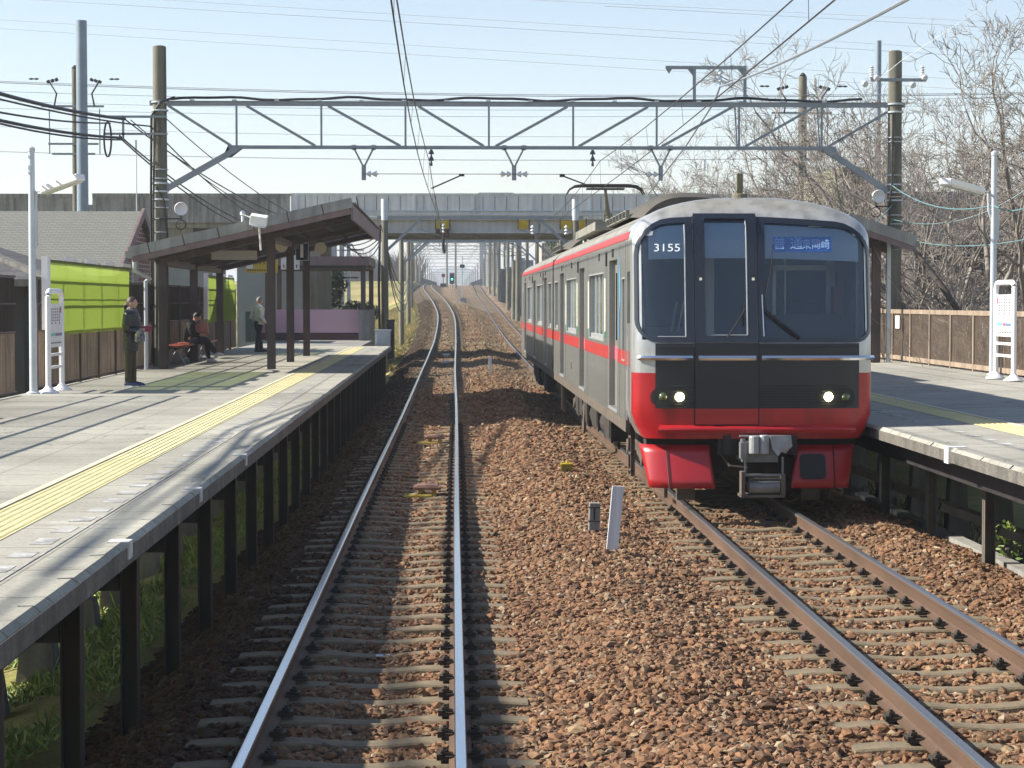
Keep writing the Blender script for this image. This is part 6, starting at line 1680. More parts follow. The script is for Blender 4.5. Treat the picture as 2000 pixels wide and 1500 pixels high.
M['farblue'] = mat('far_wall_blue', (.16, .24, .38), .8, 0, .1, .1); M['fardark'] = mat('far_wall_dark', (.09, .10, .12), .8, 0, .2, .1)
blockbuilding(937, 951, 470, 560, 760, 14, M['farw'], M['farwin'], 4, 18, "tall blue-grey apartment tower beyond the crest, centre right", "apartment_tower")
blockbuilding(952, 972, 464, 560, 640, 16, M['farw'], M['farwin'], 6, 17, "wider apartment tower right of the slimmer one beyond the crest", "apartment_tower")
blockbuilding(1002, 1042, 508, 580, 330, 14, M['farblue'], M['farwin'], 8, 5, "low blue building behind the poles right of the tracks")
blockbuilding(1058, 1100, 474, 560, 260, 12, M['farcream'], M['farwin'], 8, 7, "cream apartment block showing above the train's rear roof")
blockbuilding(975, 1016, 525, 585, 240, 12, M['fardark'], M['farwin'], 5, 3, "dark low building behind the right-hand poles", "low_building")
blockbuilding(1640, 1702, 326, 420, 78, 8, mat('olive_wall', (.30, .30, .20), .8, 0, .1, .5), M['farwin'], 3, 3, "pale olive house wall glimpsed through the bare cherry branches", "house", False)
# house with grey roof at far right behind trees
t = thing("house", "dark-roofed grey house behind the trees above the tan fence", "house", P(1900, 560, 72))
a = P(1790, 640, 72); b = P(2080, 440, 72)
o = MB(); o.b2(a.x, b.x, 72, 80, -1.5, P(0, 470, 72).z); o.build("walls", mat('purple_grey_wall', (.15, .14, .15), .8, 0, .2, .6, streak=.3), t)
o = MB(); zr = P(0, 470, 72).z; o.prism([(a.x - .4, 71.4, zr - .1), (a.x - .4, 76, zr + 1.9), (a.x - .4, 80.6, zr - .1)], (0, 0, 0), (b.x - a.x + .8, 0, 0)); o.build("roof", mat('dark_tiles', (.075, .072, .08), .7, 0, .2, 2), t)
o = MB()
for px in (1830, 1880, 1925): q = P(px, 500, 71.9); o.box((q.x, 71.95, q.z), (.9, .08, .9))
o.build("window", M['farwin'], t)
o = MB(); q = P(1712, 480, 84); o.b2(P(1560, 0, 84).x, P(2100, 0, 84).x, 84, 90, -1.5, P(0, 480, 84).z); tag(o.build("shed", M['fardark'], loc=q), "long dark shed low behind the trunks at right", "shed")

# hills and far platform roofs
def ridge(x0, x1, d_, zf_, name, m, lab=None, kind='structure', depth=200):
    n = 90; pts = []
    for i in range(n):
        x = x0 + (x1 - x0) * i / (n - 1); z = zf_(x)
        pts += [(x, d_, -20), (x, d_ + depth * .1, z * .55), (x, d_ + depth * .4, z), (x, d_ + depth, z * .3)]
    o = MB(); o.grid(pts, n, 4); ob = o.build(name, m, smooth=True); tag(ob, lab, None, None, kind)
M['hill'] = mat('wooded_hill', (.05, .075, .06), .95, 0, .3, .01)
ridge(-700, 600, 2600, lambda x: 8 + 40 * math.exp(-((x + 5) / 60) ** 2) + 12 * math.sin(x * .021) * math.sin(x * .005 + 1) + 10 * math.exp(-((x + 220) / 120) ** 2), "hills", M['hill'])
for (x0, x1, y0, y1, d_, lab) in ((820, 852, 541, 557, 430, "dark wedge-shaped station roof on the crest at left of the line"), (918, 942, 544, 557, 470, "small blue-grey station roof on the crest at right of the line")):
    a = P(x0, y1, d_); b = P(x1, y0, d_); o = MB()
    if x0 < 900: o.prism([(a.x, d_, a.z), (b.x, d_, a.z), (b.x, d_, a.z + .6), (a.x, d_, b.z)], (0, 0, 0), (0, 30, 0))
    else: o.prism([(a.x, d_, a.z), (b.x, d_, a.z), (b.x, d_, b.z), (a.x, d_, a.z + .5)], (0, 0, 0), (0, 30, 0))
    for q in range(4): o.b2(a.x + q * .8, a.x + q * .8 + .15, d_ + 1, d_ + 1.2, a.z - 2, a.z + .3)
    tag(o.build("station_roof", M['fardark'], loc=a), lab, "roof")
# signals
M['green_on'] = mat('signal_green_lit', (0, .5, .3), .3, 0, 0, emit=(.05, 1, .55, 3)); M['red_disc'] = mat('red_disc', (.45, .03, .04), .5, 0, 0)
q = P(833 + 50, 544, 285); t = thing("railway_signal", "railway signal on the crest showing a green light", "signal", q)
o = MB(); o.b2(q.x - .33, q.x + .33, q.y, q.y + .15, q.z - .75, q.z + .75); o.build("backboard", M['navy'], t)
o = MB(); o.cyl((q.x, q.y + .2, q.z - 2.5), (q.x, q.y + .2, q.z + .7), .07); o.build("post", M['galv'], t)
o = MB(); o.lathe((q.x, q.y - .01, q.z - .10), [(.12, 0), (.11, .03), (.01, .05)], 14, (0, -1, 0)); o.build("lamp", M['green_on'], t)
q = P(866, 538, 280); t = thing("disc_sign", "round red disc on a short post left of the green signal", "sign", q)
o = MB(); o.lathe(q, [(.26, 0), (.26, .05)], 18, (0, -1, 0)); o.build("disc", M['red_disc'], t)
o = MB(); o.cyl((q.x, q.y + .1, q.z - 1.6), (q.x, q.y + .1, q.z + .2), .05); o.box((q.x, q.y, q.z - 1.3), (.8, .3, .5)); o.build("post", M['steel_dk'], t)
q = P(903, 520, 205); t = thing("repeater_signal", "slender post with two black signal heads between the tracks", "signal", (q.x, 205, q.z))
o = MB(); o.cyl((q.x, 205, P(0, 582, 205).z - .5), (q.x, 205, P(0, 500, 205).z), .05); o.build("post", M['whitew'], t)
o = MB()
for s in (-1, 1): o.box((q.x + s * .13, 204.9, q.z), (.2, .15, .32))
o.build("signal_head", M['black'], t)
o = MB(); z = float(bed(q.x, 205)); o.b2(q.x - .2, q.x + .4, 204.6, 205.2, z - .2, z + .35); o.build("base_box", M['galv'], t)
# distant wood behind the levee, low buildings
# ---------------------------------------------------------------- bare trees
M['bark'] = mat('cherry_bark', (.12, .10, .088), .9, 0, .3, 3, .3, 30)
M['twig'] = mat('cherry_twigs', (.35, .31, .27), .9, 0, .35, 1.2)
M['twig_far'] = mat('far_twigs', (.20, .16, .13), .9, 0, .3, .5)
def tree_mesh(seed, H, spread, levels=6, r0=.22, rmin=.0085, n0=5, trunk_h=None, droop=.0, upb=.25, sides=3, lenf=.80):
    rnd = random.Random(seed); Vt, Ft, Vc, Fc = [], [], [], []
    def tube(V_, F_, pts, rs, n):
        o = len(V_)
        for i, p in enumerate(pts):
            dd = (pts[min(i + 1, len(pts) - 1)] - pts[max(i - 1, 0)]); dd.normalize()
            up = Vector((0, 0, 1)) if abs(dd.z) < .9 else Vector((1, 0, 0)); sx = dd.cross(up); sx.normalize(); sy = sx.cross(dd)
            for j in range(n):
                t = 6.2832 * j / n; c, s = math.cos(t) * rs[i], math.sin(t) * rs[i]; V_.append((p.x + sx.x * c + sy.x * s, p.y + sx.y * c + sy.y * s, p.z + sx.z * c + sy.z * s))
        for i in range(len(pts) - 1):
            for j in range(n):
                j2 = (j + 1) % n; F_.append((o + i * n + j, o + i * n + j2, o + (i + 1) * n + j2, o + (i + 1) * n + j))
    def grow(p, d_, L_, r, lv):
        n = 4 if lv < 3 else 3; pts = [p.copy()]; rs = [r]; q = p.copy(); dr = d_.copy(); re = max(r * (.55 if lv < levels - 1 else .5), rmin * .7)
        for i in range(n):
            w = .16 + .05 * lv
            dr = dr + Vector((rnd.uniform(-w, w), rnd.uniform(-w, w), rnd.uniform(-w, w) + upb * .12 - droop * .1)); dr.normalize()
            q = q + dr * (L_ / n); pts.append(q.copy()); rs.append(r + (re - r) * (i + 1) / n)
        V_, F_ = (Vt, Ft) if lv <= 1 else (Vc, Fc)
        tube(V_, F_, pts, rs, 8 if lv == 0 else (6 if lv <= 2 else (4 if lv == 3 else sides)))
        if lv >= levels: return
        nb = n0 if lv == 0 else rnd.choice((2, 3, 3, 4) if lv < levels - 1 else (3, 4, 4, 5))
        for b in range(nb):
            t = rnd.uniform(.3, 1.0) if lv > 0 else rnd.uniform(.75, 1.0)
            if b == 0: t = 1.0
            fi = t * n; i0 = min(int(fi), n - 1); bp = pts[i0].lerp(pts[i0 + 1], fi - i0); br_ = rs[i0] + (rs[i0 + 1] - rs[i0]) * (fi - i0)
            ang = rnd.uniform(.35, .95) if b else rnd.uniform(.05, .35)
            if lv == 0: ang = rnd.uniform(.5, 1.15) * spread; az = 6.283 * (b + rnd.uniform(-.3, .3)) / nb
            else: az = rnd.uniform(0, 6.283)
            up = Vector((0, 0, 1)) if abs(dr.z) < .9 else Vector((1, 0, 0)); sx = dr.cross(up).normalized(); sy = sx.cross(dr)
            nd = dr * math.cos(ang) + (sx * math.cos(az) + sy * math.sin(az)) * math.sin(ang); nd.z += upb * (.35 if lv > 1 else .12); nd.normalize()
            grow(bp, nd, L_ * rnd.uniform(.62, .95) * lenf if lv else H * rnd.uniform(.26, .38), max(br_ * (.85 if b == 0 else rnd.uniform(.5, .74)), rmin), lv + 1)
    grow(Vector((0, 0, -.3)), Vector((rnd.uniform(-.15, .15), rnd.uniform(-.15, .15), 1)).normalized(), trunk_h or H * .22, r0, 0)
    return (np.array(Vt), Ft), (np.array(Vc), Fc)
def quickmesh(name, V_, F_, m_):
    o = fastmesh(name, V_, np.array(F_), m_, True); me = o.data; bpy.data.objects.remove(o); return me
TM = []
for i, (seed, H, sp_, th, up_) in enumerate(((3, 9.0, 1.0, 1.7, .30), (8, 9.5, 1.0, 1.9, .22), (21, 8.5, 1.1, 1.5, .18), (33, 9.0, .85, 2.0, .45))):
    (vt, ft), (vc, fc) = tree_mesh(seed, H * 1.12, sp_, 7, .30, .0065, 5, th, 0, up_)
    TM.append((quickmesh("trunk", vt, ft, M['bark']), quickmesh("crown", vc, fc, M['twig'])))
def tree(ix, x, y, z, s, rz, label, name="cherry_tree", cat="tree", sz=None):
    t = thing(name, label, cat, (x, y, z)); t.rotation_euler = (0, 0, rz); t.scale = (s, s, sz or s)
    for nm, me in zip(("trunk", "crown"), TM[ix]):
        o = bpy.data.objects.new(nm, me); C.objects.link(o); o.parent = t
    return t
TL = [  # px of trunk, depth, mesh, scale, label
    (1990, 46, 0, 1.12, "large bare cherry tree at the right edge of the picture, nearest of all"),
    (1900, 55, 1, 1.10, "bare cherry tree with a thick trunk behind the right lamp post"),
    (1830, 50, 2, .95, "bare spreading cherry tree just right of the gantry's right pole"),
    (1735, 62, 1, 1.10, "bare cherry tree rising directly behind the gantry's right pole"),
    (1660, 70, 3, 1.10, "bare cherry tree in front of the pale olive house wall"),
    (1570, 80, 0, 1.15, "bare cherry tree crossing the utility pole at right"),
    (1450, 104, 2, 1.10, "bare cherry tree behind the train's antenna and beyond the overpass"),
    (1370, 112, 1, 1.05, "bare cherry tree behind the air conditioner, past the overpass"),
    (1290, 118, 3, 1.0, "bare cherry tree behind the feeder bracket, past the overpass"),
    (1215, 126, 0, .88, "small bare cherry tree above the pantograph, past the overpass"),
    (2090, 52, 3, 1.15, "bare cherry tree whose limbs enter from the right edge of the picture"),
    (1500, 92, 1, 1.0, "bare cherry tree between the antenna and the utility pole at right"),
    (1960, 66, 2, 1.2, "bare cherry tree in the back row behind the station name stand"),
    (1790, 78, 0, 1.1, "bare cherry tree in the back row above the tan fence"),
]
TL += [
    (1925, 74, 3, 1.25, "bare cherry tree far back between the right lamp post and the name stand"),
    (1860, 86, 1, 1.3, "bare cherry tree farthest back right of the gantry's right pole"),
    (1700, 88, 2, 1.25, "bare cherry tree farthest back left of the gantry's right pole"),
    (1620, 84, 1, 1.15, "bare cherry tree directly left of the pale olive house wall"),
    (1530, 96, 3, 1.15, "bare cherry tree with upright limbs left of the right utility pole"),
    (1410, 124, 0, 1.1, "bare cherry tree beyond the overpass, left of the train's antenna"),
    (1330, 104, 2, .95, "low bare cherry tree above the left end of the air conditioner"),
    (2050, 60, 1, 1.3, "bare cherry tree half out of the picture at the right edge, middle row"),
    (1255, 140, 3, .95, "small bare cherry tree farthest left, behind the pantograph's right horn"),
]
rt = random.Random(5)
for px, dd_, ix, s, lab in TL:
    q = P(px, 600, dd_); tree(ix, q.x, dd_, -1.4 if dd_ < 100 else -.6, s * (1.12 if dd_ < 100 else 1.15), rt.uniform(0, 6.28), lab)
# thicket under the trees behind the tan fence
def thicket(seed, x0, x1, y0, y1, z, n, hmin, hmax, m_, r=.008):
    rnd = random.Random(seed); V_ = []; F_ = []
    for i in range(n):
        p = Vector((rnd.uniform(x0, x1), rnd.uniform(y0, y1), z)); d_ = Vector((rnd.uniform(-.5, .5), rnd.uniform(-.5, .5), 1)); L_ = rnd.uniform(hmin, hmax)
        pts = [p]
        for k in range(4):
            d_ = d_ + Vector((rnd.uniform(-.5, .5), rnd.uniform(-.5, .5), rnd.uniform(-.35, .1))); d_.normalize(); pts.append(pts[-1] + d_ * L_ / 4)
        for br in range(3):
            if br: 
                k = rnd.randint(1, 3); q = [pts[k]]; e = Vector((rnd.uniform(-1, 1), rnd.uniform(-1, 1), rnd.uniform(-.2, .7)))
                for _ in range(3): e = e + Vector((rnd.uniform(-.5, .5), rnd.uniform(-.5, .5), rnd.uniform(-.4, .3))); e.normalize(); q.append(q[-1] + e * L_ * .16)
            else: q = pts
            o = len(V_)
            for a, pp in enumerate(q):
                rr_ = r * (1.3 - .2 * a) * (1.5 if br == 0 else .8)
                V_ += [(pp.x + rr_, pp.y, pp.z), (pp.x - rr_ * .5, pp.y + rr_ * .87, pp.z), (pp.x - rr_ * .5, pp.y - rr_ * .87, pp.z)]
            for a in range(len(q) - 1):
                for j in range(3): j2 = (j + 1) % 3; F_.append((o + a * 3 + j, o + a * 3 + j2, o + a * 3 + 3 + j2, o + a * 3 + 3 + j))
    return np.array(V_), np.array(F_)
V_, F_ = thicket(4, 10.6, 22, 42, 66, -1.3, 3600, 2.0, 4.8, None, .010)
o = fastmesh("thicket", V_, F_, M['twig']); tag(o, "dense tangle of bare undergrowth filling the space behind the tan fence", "undergrowth", kind="stuff")
V_, F_ = thicket(9, -9.5, -5.2, 96, 112, -1.0, 900, 1.6, 3.6, None, .014)
o = fastmesh("thicket", V_, F_, M['twig']); tag(o, "tangle of bare brushwood behind the end shelter of the left platform", "undergrowth", kind="stuff")
V_, F_ = thicket(14, 8, 12, 130, 330, 1.0, 500, 1.5, 3, None, .02)
F2 = F_
# far leafless wood on the left beyond the levee
def farwood(seed, x0, x1, y0, y1, z0, n, h):
    rnd = random.Random(seed); V_ = []; F_ = []
    for i in range(n):
        x = rnd.uniform(x0, x1); y = rnd.uniform(y0, y1); H = h * rnd.uniform(.6, 1.1); w = H * .35
        for k in range(46):
            a = rnd.uniform(0, 6.28); t = rnd.uniform(.25, 1); rr_ = .05; px_ = x + math.cos(a) * w * t * .25; py_ = y + math.sin(a) * w * .25
            p0 = Vector((px_, py_, z0 + H * t * .5)); p1 = Vector((x + math.cos(a) * w * rnd.uniform(.4, 1), y + math.sin(a) * w, z0 + H * min(1, t * .6 + rnd.uniform(.15, .5)))); o = len(V_)
            for pp, r_ in ((p0, .07), (p1, .03)): V_ += [(pp.x + r_, pp.y, pp.z), (pp.x - r_ * .5, pp.y + r_ * .8, pp.z), (pp.x - r_ * .5, pp.y - r_ * .8, pp.z)]
            for j in range(3): j2 = (j + 1) % 3; F_.append((o + j, o + j2, o + 3 + j2, o + 3 + j))
        o = len(V_); V_ += [(x + .15, y, z0 - 1), (x - .08, y + .12, z0 - 1), (x - .08, y - .12, z0 - 1), (x + .08, y, z0 + H * .6), (x - .04, y + .06, z0 + H * .6), (x - .04, y - .06, z0 + H * .6)]
        for j in range(3): j2 = (j + 1) % 3; F_.append((o + j, o + j2, o + 3 + j2, o + 3 + j))
    return np.array(V_), np.array(F_)
V_, F_ = farwood(3, -42, -6, 400, 470, 5.2, 150, 7.5)
o = fastmesh("far_wood", V_, F_, M['twig_far']); tag(o, "hazy leafless wood on the skyline beyond the grass levee at left", "wood", kind="stuff")

# bushy evergreen near end shelter and by the right building
def bush(cx, cy, cz, rx, ry, rz_, n, seed, label, name="shrub", col=None, leaf=.05):
    rnd = np.random.default_rng(seed); u = rnd.normal(size=(n, 3)); u /= np.linalg.norm(u, axis=1)[:, None]; rad = rnd.uniform(.55, 1.0, n) ** .5
    lump = 1 + .22 * np.sin(u[:, 0] * 5 + seed) * np.sin(u[:, 2] * 6 + 1) + .12 * np.sin(u[:, 1] * 11)
    p = u * (rad * lump)[:, None] * np.array([rx, ry, rz_]) + np.array([0, 0, 0])
    a = rnd.normal(size=(n, 3)); a /= np.linalg.norm(a, axis=1)[:, None]; b = np.cross(a, rnd.normal(size=(n, 3))); b /= np.linalg.norm(b, axis=1)[:, None]
    s = leaf * rnd.uniform(.6, 1.3, (n, 1)); V_ = np.stack([p - a * s, p + b * s * .5, p + a * s, p - b * s * .5], 1).reshape(-1, 3); F_ = np.arange(4 * n).reshape(-1, 4)
    t = thing(name, label, "shrub", (cx, cy, cz)); o = fastmesh("foliage", V_, F_, col or M['leaf']); o.parent = t
    s_ = MB(); s_.cyl((cx, cy, cz - rz_ - .4), (cx, cy, cz), .05, .03); s_.build("stem", M['bark'], t); return t
def leafmat(name, a, b):
    m = bpy.data.materials.new(name); m.use_nodes = True; nt = m.node_tree; N = nt.nodes; L = nt.links; bs = N["Principled BSDF"]; bs.inputs["Roughness"].default_value = .6
    ge = N.new("ShaderNodeNewGeometry"); r = N.new("ShaderNodeValToRGB"); r.color_ramp.elements[0].color = (*a, 1); r.color_ramp.elements[1].color = (*b, 1); L.new(ge.outputs["Random Per Island"], r.inputs[0]); L.new(r.outputs[0], bs.inputs["Base Color"]); return m
M['leaf'] = leafmat('evergreen_leaf', (.025, .045, .015), (.10, .13, .04))
M['leafg'] = leafmat('verge_weed_leaf', (.07, .12, .02), (.25, .32, .06))
q = P(628, 560, 101); bush(q.x, 101, q.z, 1.1, 1.0, 1.4, 3500, 2, "olive evergreen bush behind the end shelter, between post and pole", leaf=.10)
q = P(700, 606, 100); bush(q.x, 100, q.z - .1, 1.0, .8, .55, 2600, 5, "low dark hedge bush right of the steel posts", leaf=.08)
q = P(1085, 458, 200); bush(q.x + .5, 200, q.z - .6, 1.3, 1.2, 1.5, 2500, 7, "round dark treetop beside the cream apartment block", "evergreen_tree", leaf=.16)
# weeds on the slope below the left platform
n = 60000; rw = np.random.default_rng(12); x = rw.uniform(-5.2, -2.45, n); y = rw.uniform(8.5, 45, n) ; z = ground(x, y); hh = rw.uniform(.02, .075, n) * (1 + 1.8 * (rw.random(n) < .05))
pn = (np.sin(x * 3 + y * .9) + np.sin(y * 2.3 + 1)) > -1.1; x, y, z, hh = x[pn], y[pn], z[pn], hh[pn]; n = len(x); a = rw.uniform(0, 6.28, n); w = rw.uniform(.004, .013, n); lx = rw.uniform(-.05, .05, n); ly = rw.uniform(-.05, .05, n)
V_ = np.stack([np.stack([x - np.cos(a) * w, y - np.sin(a) * w, z], -1), np.stack([x + np.cos(a) * w, y + np.sin(a) * w, z], -1), np.stack([x + lx + np.cos(a) * w, y + ly + np.sin(a) * w, z + hh * .8], -1), np.stack([x + lx * 1.6, y + ly * 1.6, z + hh], -1)], 1).reshape(-1, 3)
o = fastmesh("verge_grass", V_, np.arange(4 * n).reshape(-1, 4), M['leafg']); tag(o, "green weeds and grass growing on the slope below the left platform", "grass", kind="stuff")
n = 9000; x = rw.uniform(5.9, 8.6, n); y = rw.uniform(14, 46, n); z = ground(x, y); hh = rw.uniform(.06, .3, n); a = rw.uniform(0, 6.28, n); w = rw.uniform(.006, .016, n); lx = rw.uniform(-.12, .12, n); ly = rw.uniform(-.12, .12, n)
V_ = np.stack([np.stack([x - np.cos(a) * w, y - np.sin(a) * w, z], -1), np.stack([x + np.cos(a) * w, y + np.sin(a) * w, z], -1), np.stack([x + lx + np.cos(a) * w, y + ly + np.sin(a) * w, z + hh * .8], -1), np.stack([x + lx * 1.6, y + ly * 1.6, z + hh], -1)], 1).reshape(-1, 3)
o = fastmesh("dry_weeds", V_, np.arange(4 * n).reshape(-1, 4), leafmat('dry_weed', (.10, .08, .03), (.26, .22, .10))); tag(o, "dry weeds in the shade beneath the right platform", "grass", kind="stuff")
q = P(1980, 1075, 21.5); bush(q.x, 21.5, q.z, .13, .13, .28, 90, 9, "small leafy green plant beside the right platform post", "weed_plant", M['leafg'], .045)
# verge grass on the far embankment left
n = 30000; x = rw.uniform(-12, -2.2, n); y = rw.uniform(84, 200, n); z = ground(x, y); hh = rw.uniform(.05, .2, n); a = rw.uniform(0, 6.28, n); w = rw.uniform(.02, .06, n); lx = rw.uniform(-.15, .15, n)
V_ = np.stack([np.stack([x - w, y, z], -1), np.stack([x + w, y, z], -1), np.stack([x + lx + w * .4, y - .05, z + hh * .8], -1), np.stack([x + lx * 1.4, y - .05, z + hh], -1)], 1).reshape(-1, 3)
o = fastmesh("dry_grass", V_, np.arange(4 * n).reshape(-1, 4), leafmat('dry_grass_blade', (.26, .23, .09), (.42, .36, .18))); tag(o, "pale dry grass covering the embankment left of the far track", "grass", kind="stuff")

# ---------------------------------------------------------------- houses on the left
def shingle_mat(name, ca, cb, sx, sy):
    m = bpy.data.materials.new(name); m.use_nodes = True; nt = m.node_tree; N = nt.nodes; L = nt.links; b = N["Principled BSDF"]; b.inputs["Roughness"].default_value = .9
    tc = N.new("ShaderNodeTexCoord"); mp = N.new("ShaderNodeMapping"); mp.inputs["Rotation"].default_value = (R(90), 0, 0); L.new(tc.outputs["Object"], mp.inputs[0])
    br = N.new("ShaderNodeTexBrick"); br.inputs["Scale"].default_value = 1; br.inputs["Brick Width"].default_value = sx; br.inputs["Row Height"].default_value = sy; br.inputs["Mortar Size"].default_value = .012; br.inputs["Bias"].default_value = -.1
    br.inputs["Color1"].default_value = (*ca, 1); br.inputs["Color2"].default_value = (*cb, 1); br.inputs["Mortar"].default_value = tuple(c * .6 for c in ca) + (1,)
    sp = N.new("ShaderNodeSeparateXYZ"); cb_ = N.new("ShaderNodeCombineXYZ"); L.new(tc.outputs["Object"], sp.inputs[0]); L.new(sp.outputs[0], cb_.inputs[0]); L.new(sp.outputs[2], cb_.inputs[1]); L.new(cb_.outputs[0], br.inputs["Vector"])
    L.new(br.outputs[0], b.inputs["Base Color"]); bp = N.new("ShaderNodeBump"); bp.inputs["Distance"].default_value = .02; bp.inputs["Strength"].default_value = .5; L.new(br.outputs["Fac"], bp.inputs["Height"]); bp.invert = True; L.new(bp.outputs[0], b.inputs["Normal"]); return m
M['shingle'] = shingle_mat('roof_shingles', (.185, .19, .165), (.155, .16, .14), .22, .052)
M['brick'] = None
def brick_side():
    m = bpy.data.materials.new('red_brick'); m.use_nodes = True; nt = m.node_tree; N = nt.nodes; L = nt.links; b = N["Principled BSDF"]; b.inputs["Roughness"].default_value = .9
    tc = N.new("ShaderNodeTexCoord"); sp = N.new("ShaderNodeSeparateXYZ"); cb_ = N.new("ShaderNodeCombineXYZ"); L.new(tc.outputs["Object"], sp.inputs[0]); L.new(sp.outputs[1], cb_.inputs[0]); L.new(sp.outputs[2], cb_.inputs[1])
    br = N.new("ShaderNodeTexBrick"); br.inputs["Brick Width"].default_value = .42; br.inputs["Row Height"].default_value = .13; br.inputs["Mortar Size"].default_value = .016; br.inputs["Scale"].default_value = 1
    br.inputs["Color1"].default_value = (.24, .075, .055, 1); br.inputs["Color2"].default_value = (.16, .055, .045, 1); br.inputs["Mortar"].default_value = (.4, .36, .32, 1); L.new(cb_.outputs[0], br.inputs["Vector"]); L.new(br.outputs[0], b.inputs["Base Color"]); return m
M['brick'] = brick_side()
def house():
    yr = 62.0; zr = P(270, 414, yr).z; ya, yb = 57.2, 66.8; ze = 3.05; xr = -9.15; xl = -19
    t = thing("house", "house with large grey shingle roof and brick gable behind the left fence", "house", (xr, yr, -1.6))
    o = MB(); o.prism([(xl, ya, ze), (xl, yr, zr), (xl, yr, zr - .12), (xl, ya, ze - .12)], (0, 0, 0), (xr - xl + .18, 0, 0)); o.prism([(xl, yb, ze), (xl, yr, zr), (xl, yr, zr - .12), (xl, yb, ze - .12)], (0, 0, 0), (xr - xl + .18, 0, 0)); o.build("roof", M['shingle'], t)
    o = MB(); o.prism([(xr, ya + .5, -1.6), (xr, ya + .5, ze + .15), (xr, yr, zr - .14), (xr, yb - .5, ze + .15), (xr, yb - .5, -1.6)], (-.3, 0, 0), (0, 0, 0)); o.build("gable_wall", M['brick'], t)
    o = MB(); o.b2(xl, xr - .3, ya + .5, ya + .8, -1.6, ze); o.b2(xl, xr - .3, yb - .8, yb - .5, -1.6, ze); o.build("wall", mat('cream_house_wall', (.38, .33, .26), .9, 0, .1), t, split=True)
    o = MB(); o.bar((xr + .16, ya - .05, ze - .06), (xr + .16, yr, zr - .03), .08, .26); o.bar((xr + .16, yb + .05, ze - .06), (xr + .16, yr, zr - .03), .08, .26); o.build("barge_board", M['mauve'], t)
    wy, wz0, wz1 = 61.1, 2.0, 3.75; arch = [(xr, wy - .5, wz0), (xr, wy - .5, wz1 - .5)] + [(xr, wy - .5 * math.cos(a), wz1 - .5 + .62 * math.sin(a)) for a in np.linspace(.2, 2.94, 9)] + [(xr, wy + .5, wz1 - .5), (xr, wy + .5, wz0)]
    o = MB(); o.prism(arch, (-.01, 0, 0), (.05, 0, 0)); w_ = o.build("window", M['whitew'], t)
    c = Vector((xr, wy, (wz0 + wz1) / 2)); o = MB(); o.prism([Vector((xr, wy + (p[1] - wy) * .8, c.z + (p[2] - c.z) * .9)) for p in arch], (.051, 0, 0), (.06, 0, 0)); o.build("pane", M['farwin'], w_)
house()
def tile_house():
    # hip roof corner, dark tiles, nearer than the shingle house
    t = thing("house", "low house with dark tiled hip roof at the left edge behind the fence", "house", (-12, 50, -1.6))
    e = P(96, 546, 45.5); x1 = e.x; z0 = e.z; y0 = 45.5; x0 = -24; y1 = 55; px_ = x1 - 4.2; zr = z0 + 1.5
    o = MB(); o.add([(x0, y0, z0), (x1, y0, z0), (px_, (y0 + y1) / 2, zr), (x0, (y0 + y1) / 2, zr), (x1, y1, z0), (x0, y1, z0), (x0, y0, z0 - .12), (x1, y0, z0 - .12), (x1, y1, z0 - .12)], [(0, 1, 2, 3), (1, 4, 2), (4, 5, 3, 2), (0, 6, 7, 1), (1, 7, 8, 4)])
    o.build("roof", shingle_mat('dark_roof_tiles', (.085, .085, .09), (.06, .06, .066), .3, .14), t)
    o = MB(); o.bar((x1, y0, z0 + .04), (px_, (y0 + y1) / 2, zr + .04), .2, .1); o.bar((x0, y0 - .06, z0 - .08), (x1 + .05, y0 - .06, z0 - .08), .08, .14); o.build("ridge_cap", M['conc_dk'], t)
    o = MB(); o.b2(x0, x1 - .6, y0 + .6, y1 - .6, -1.6, z0); o.build("wall", mat('dark_house_wall', (.05, .05, .055), .8, 0, .2), t)
    o = MB(); o.b2(x1 - 2.6, x1 - 1.2, y0 + .55, y0 + .62, 1.0, 2.2); o.build("window", M['farwin'], t)
tile_house()
# pale grey building beyond the left canopy
q = P(540, 640, 92); q2 = P(592, 505, 92); t = thing("storage_building", "plain pale grey metal-clad building beyond the pink wall", "building", (q.x, 88, -1.5))
o = MB(); o.b2(P(465, 0, 88).x, P(591, 0, 88).x, 88, 89.5, -1.5, P(0, 520, 88).z); o.build("wall", mat('pale_blue_cladding', (.30, .34, .37), .7, .1, .08, 1), t)
o = MB(); o.b2(P(462, 0, 88).x, P(594, 0, 88).x, 87.9, 89.6, P(0, 520, 88).z, P(0, 512, 88).z); o.build("roof", M['roof_sheet'], t)
# low buildings between houses so no void shows behind fence
q = P(440, 600, 74); t = thing("shed", "pale shed behind the fence between the shelter posts", "shed", (q.x, 74, -1.5)); o = MB(); o.b2(P(330, 0, 74).x, P(420, 0, 74).x, 74, 78, -1.5, P(0, 515, 74).z); o.build("walls", mat('shed_wall', (.33, .35, .35), .8, 0, .15), t); o = MB(); o.b2(P(326, 0, 74).x, P(424, 0, 74).x, 73.8, 78.2, P(0, 515, 74).z, P(0, 509, 74).z); o.build("roof", M['conc_dk'], t)

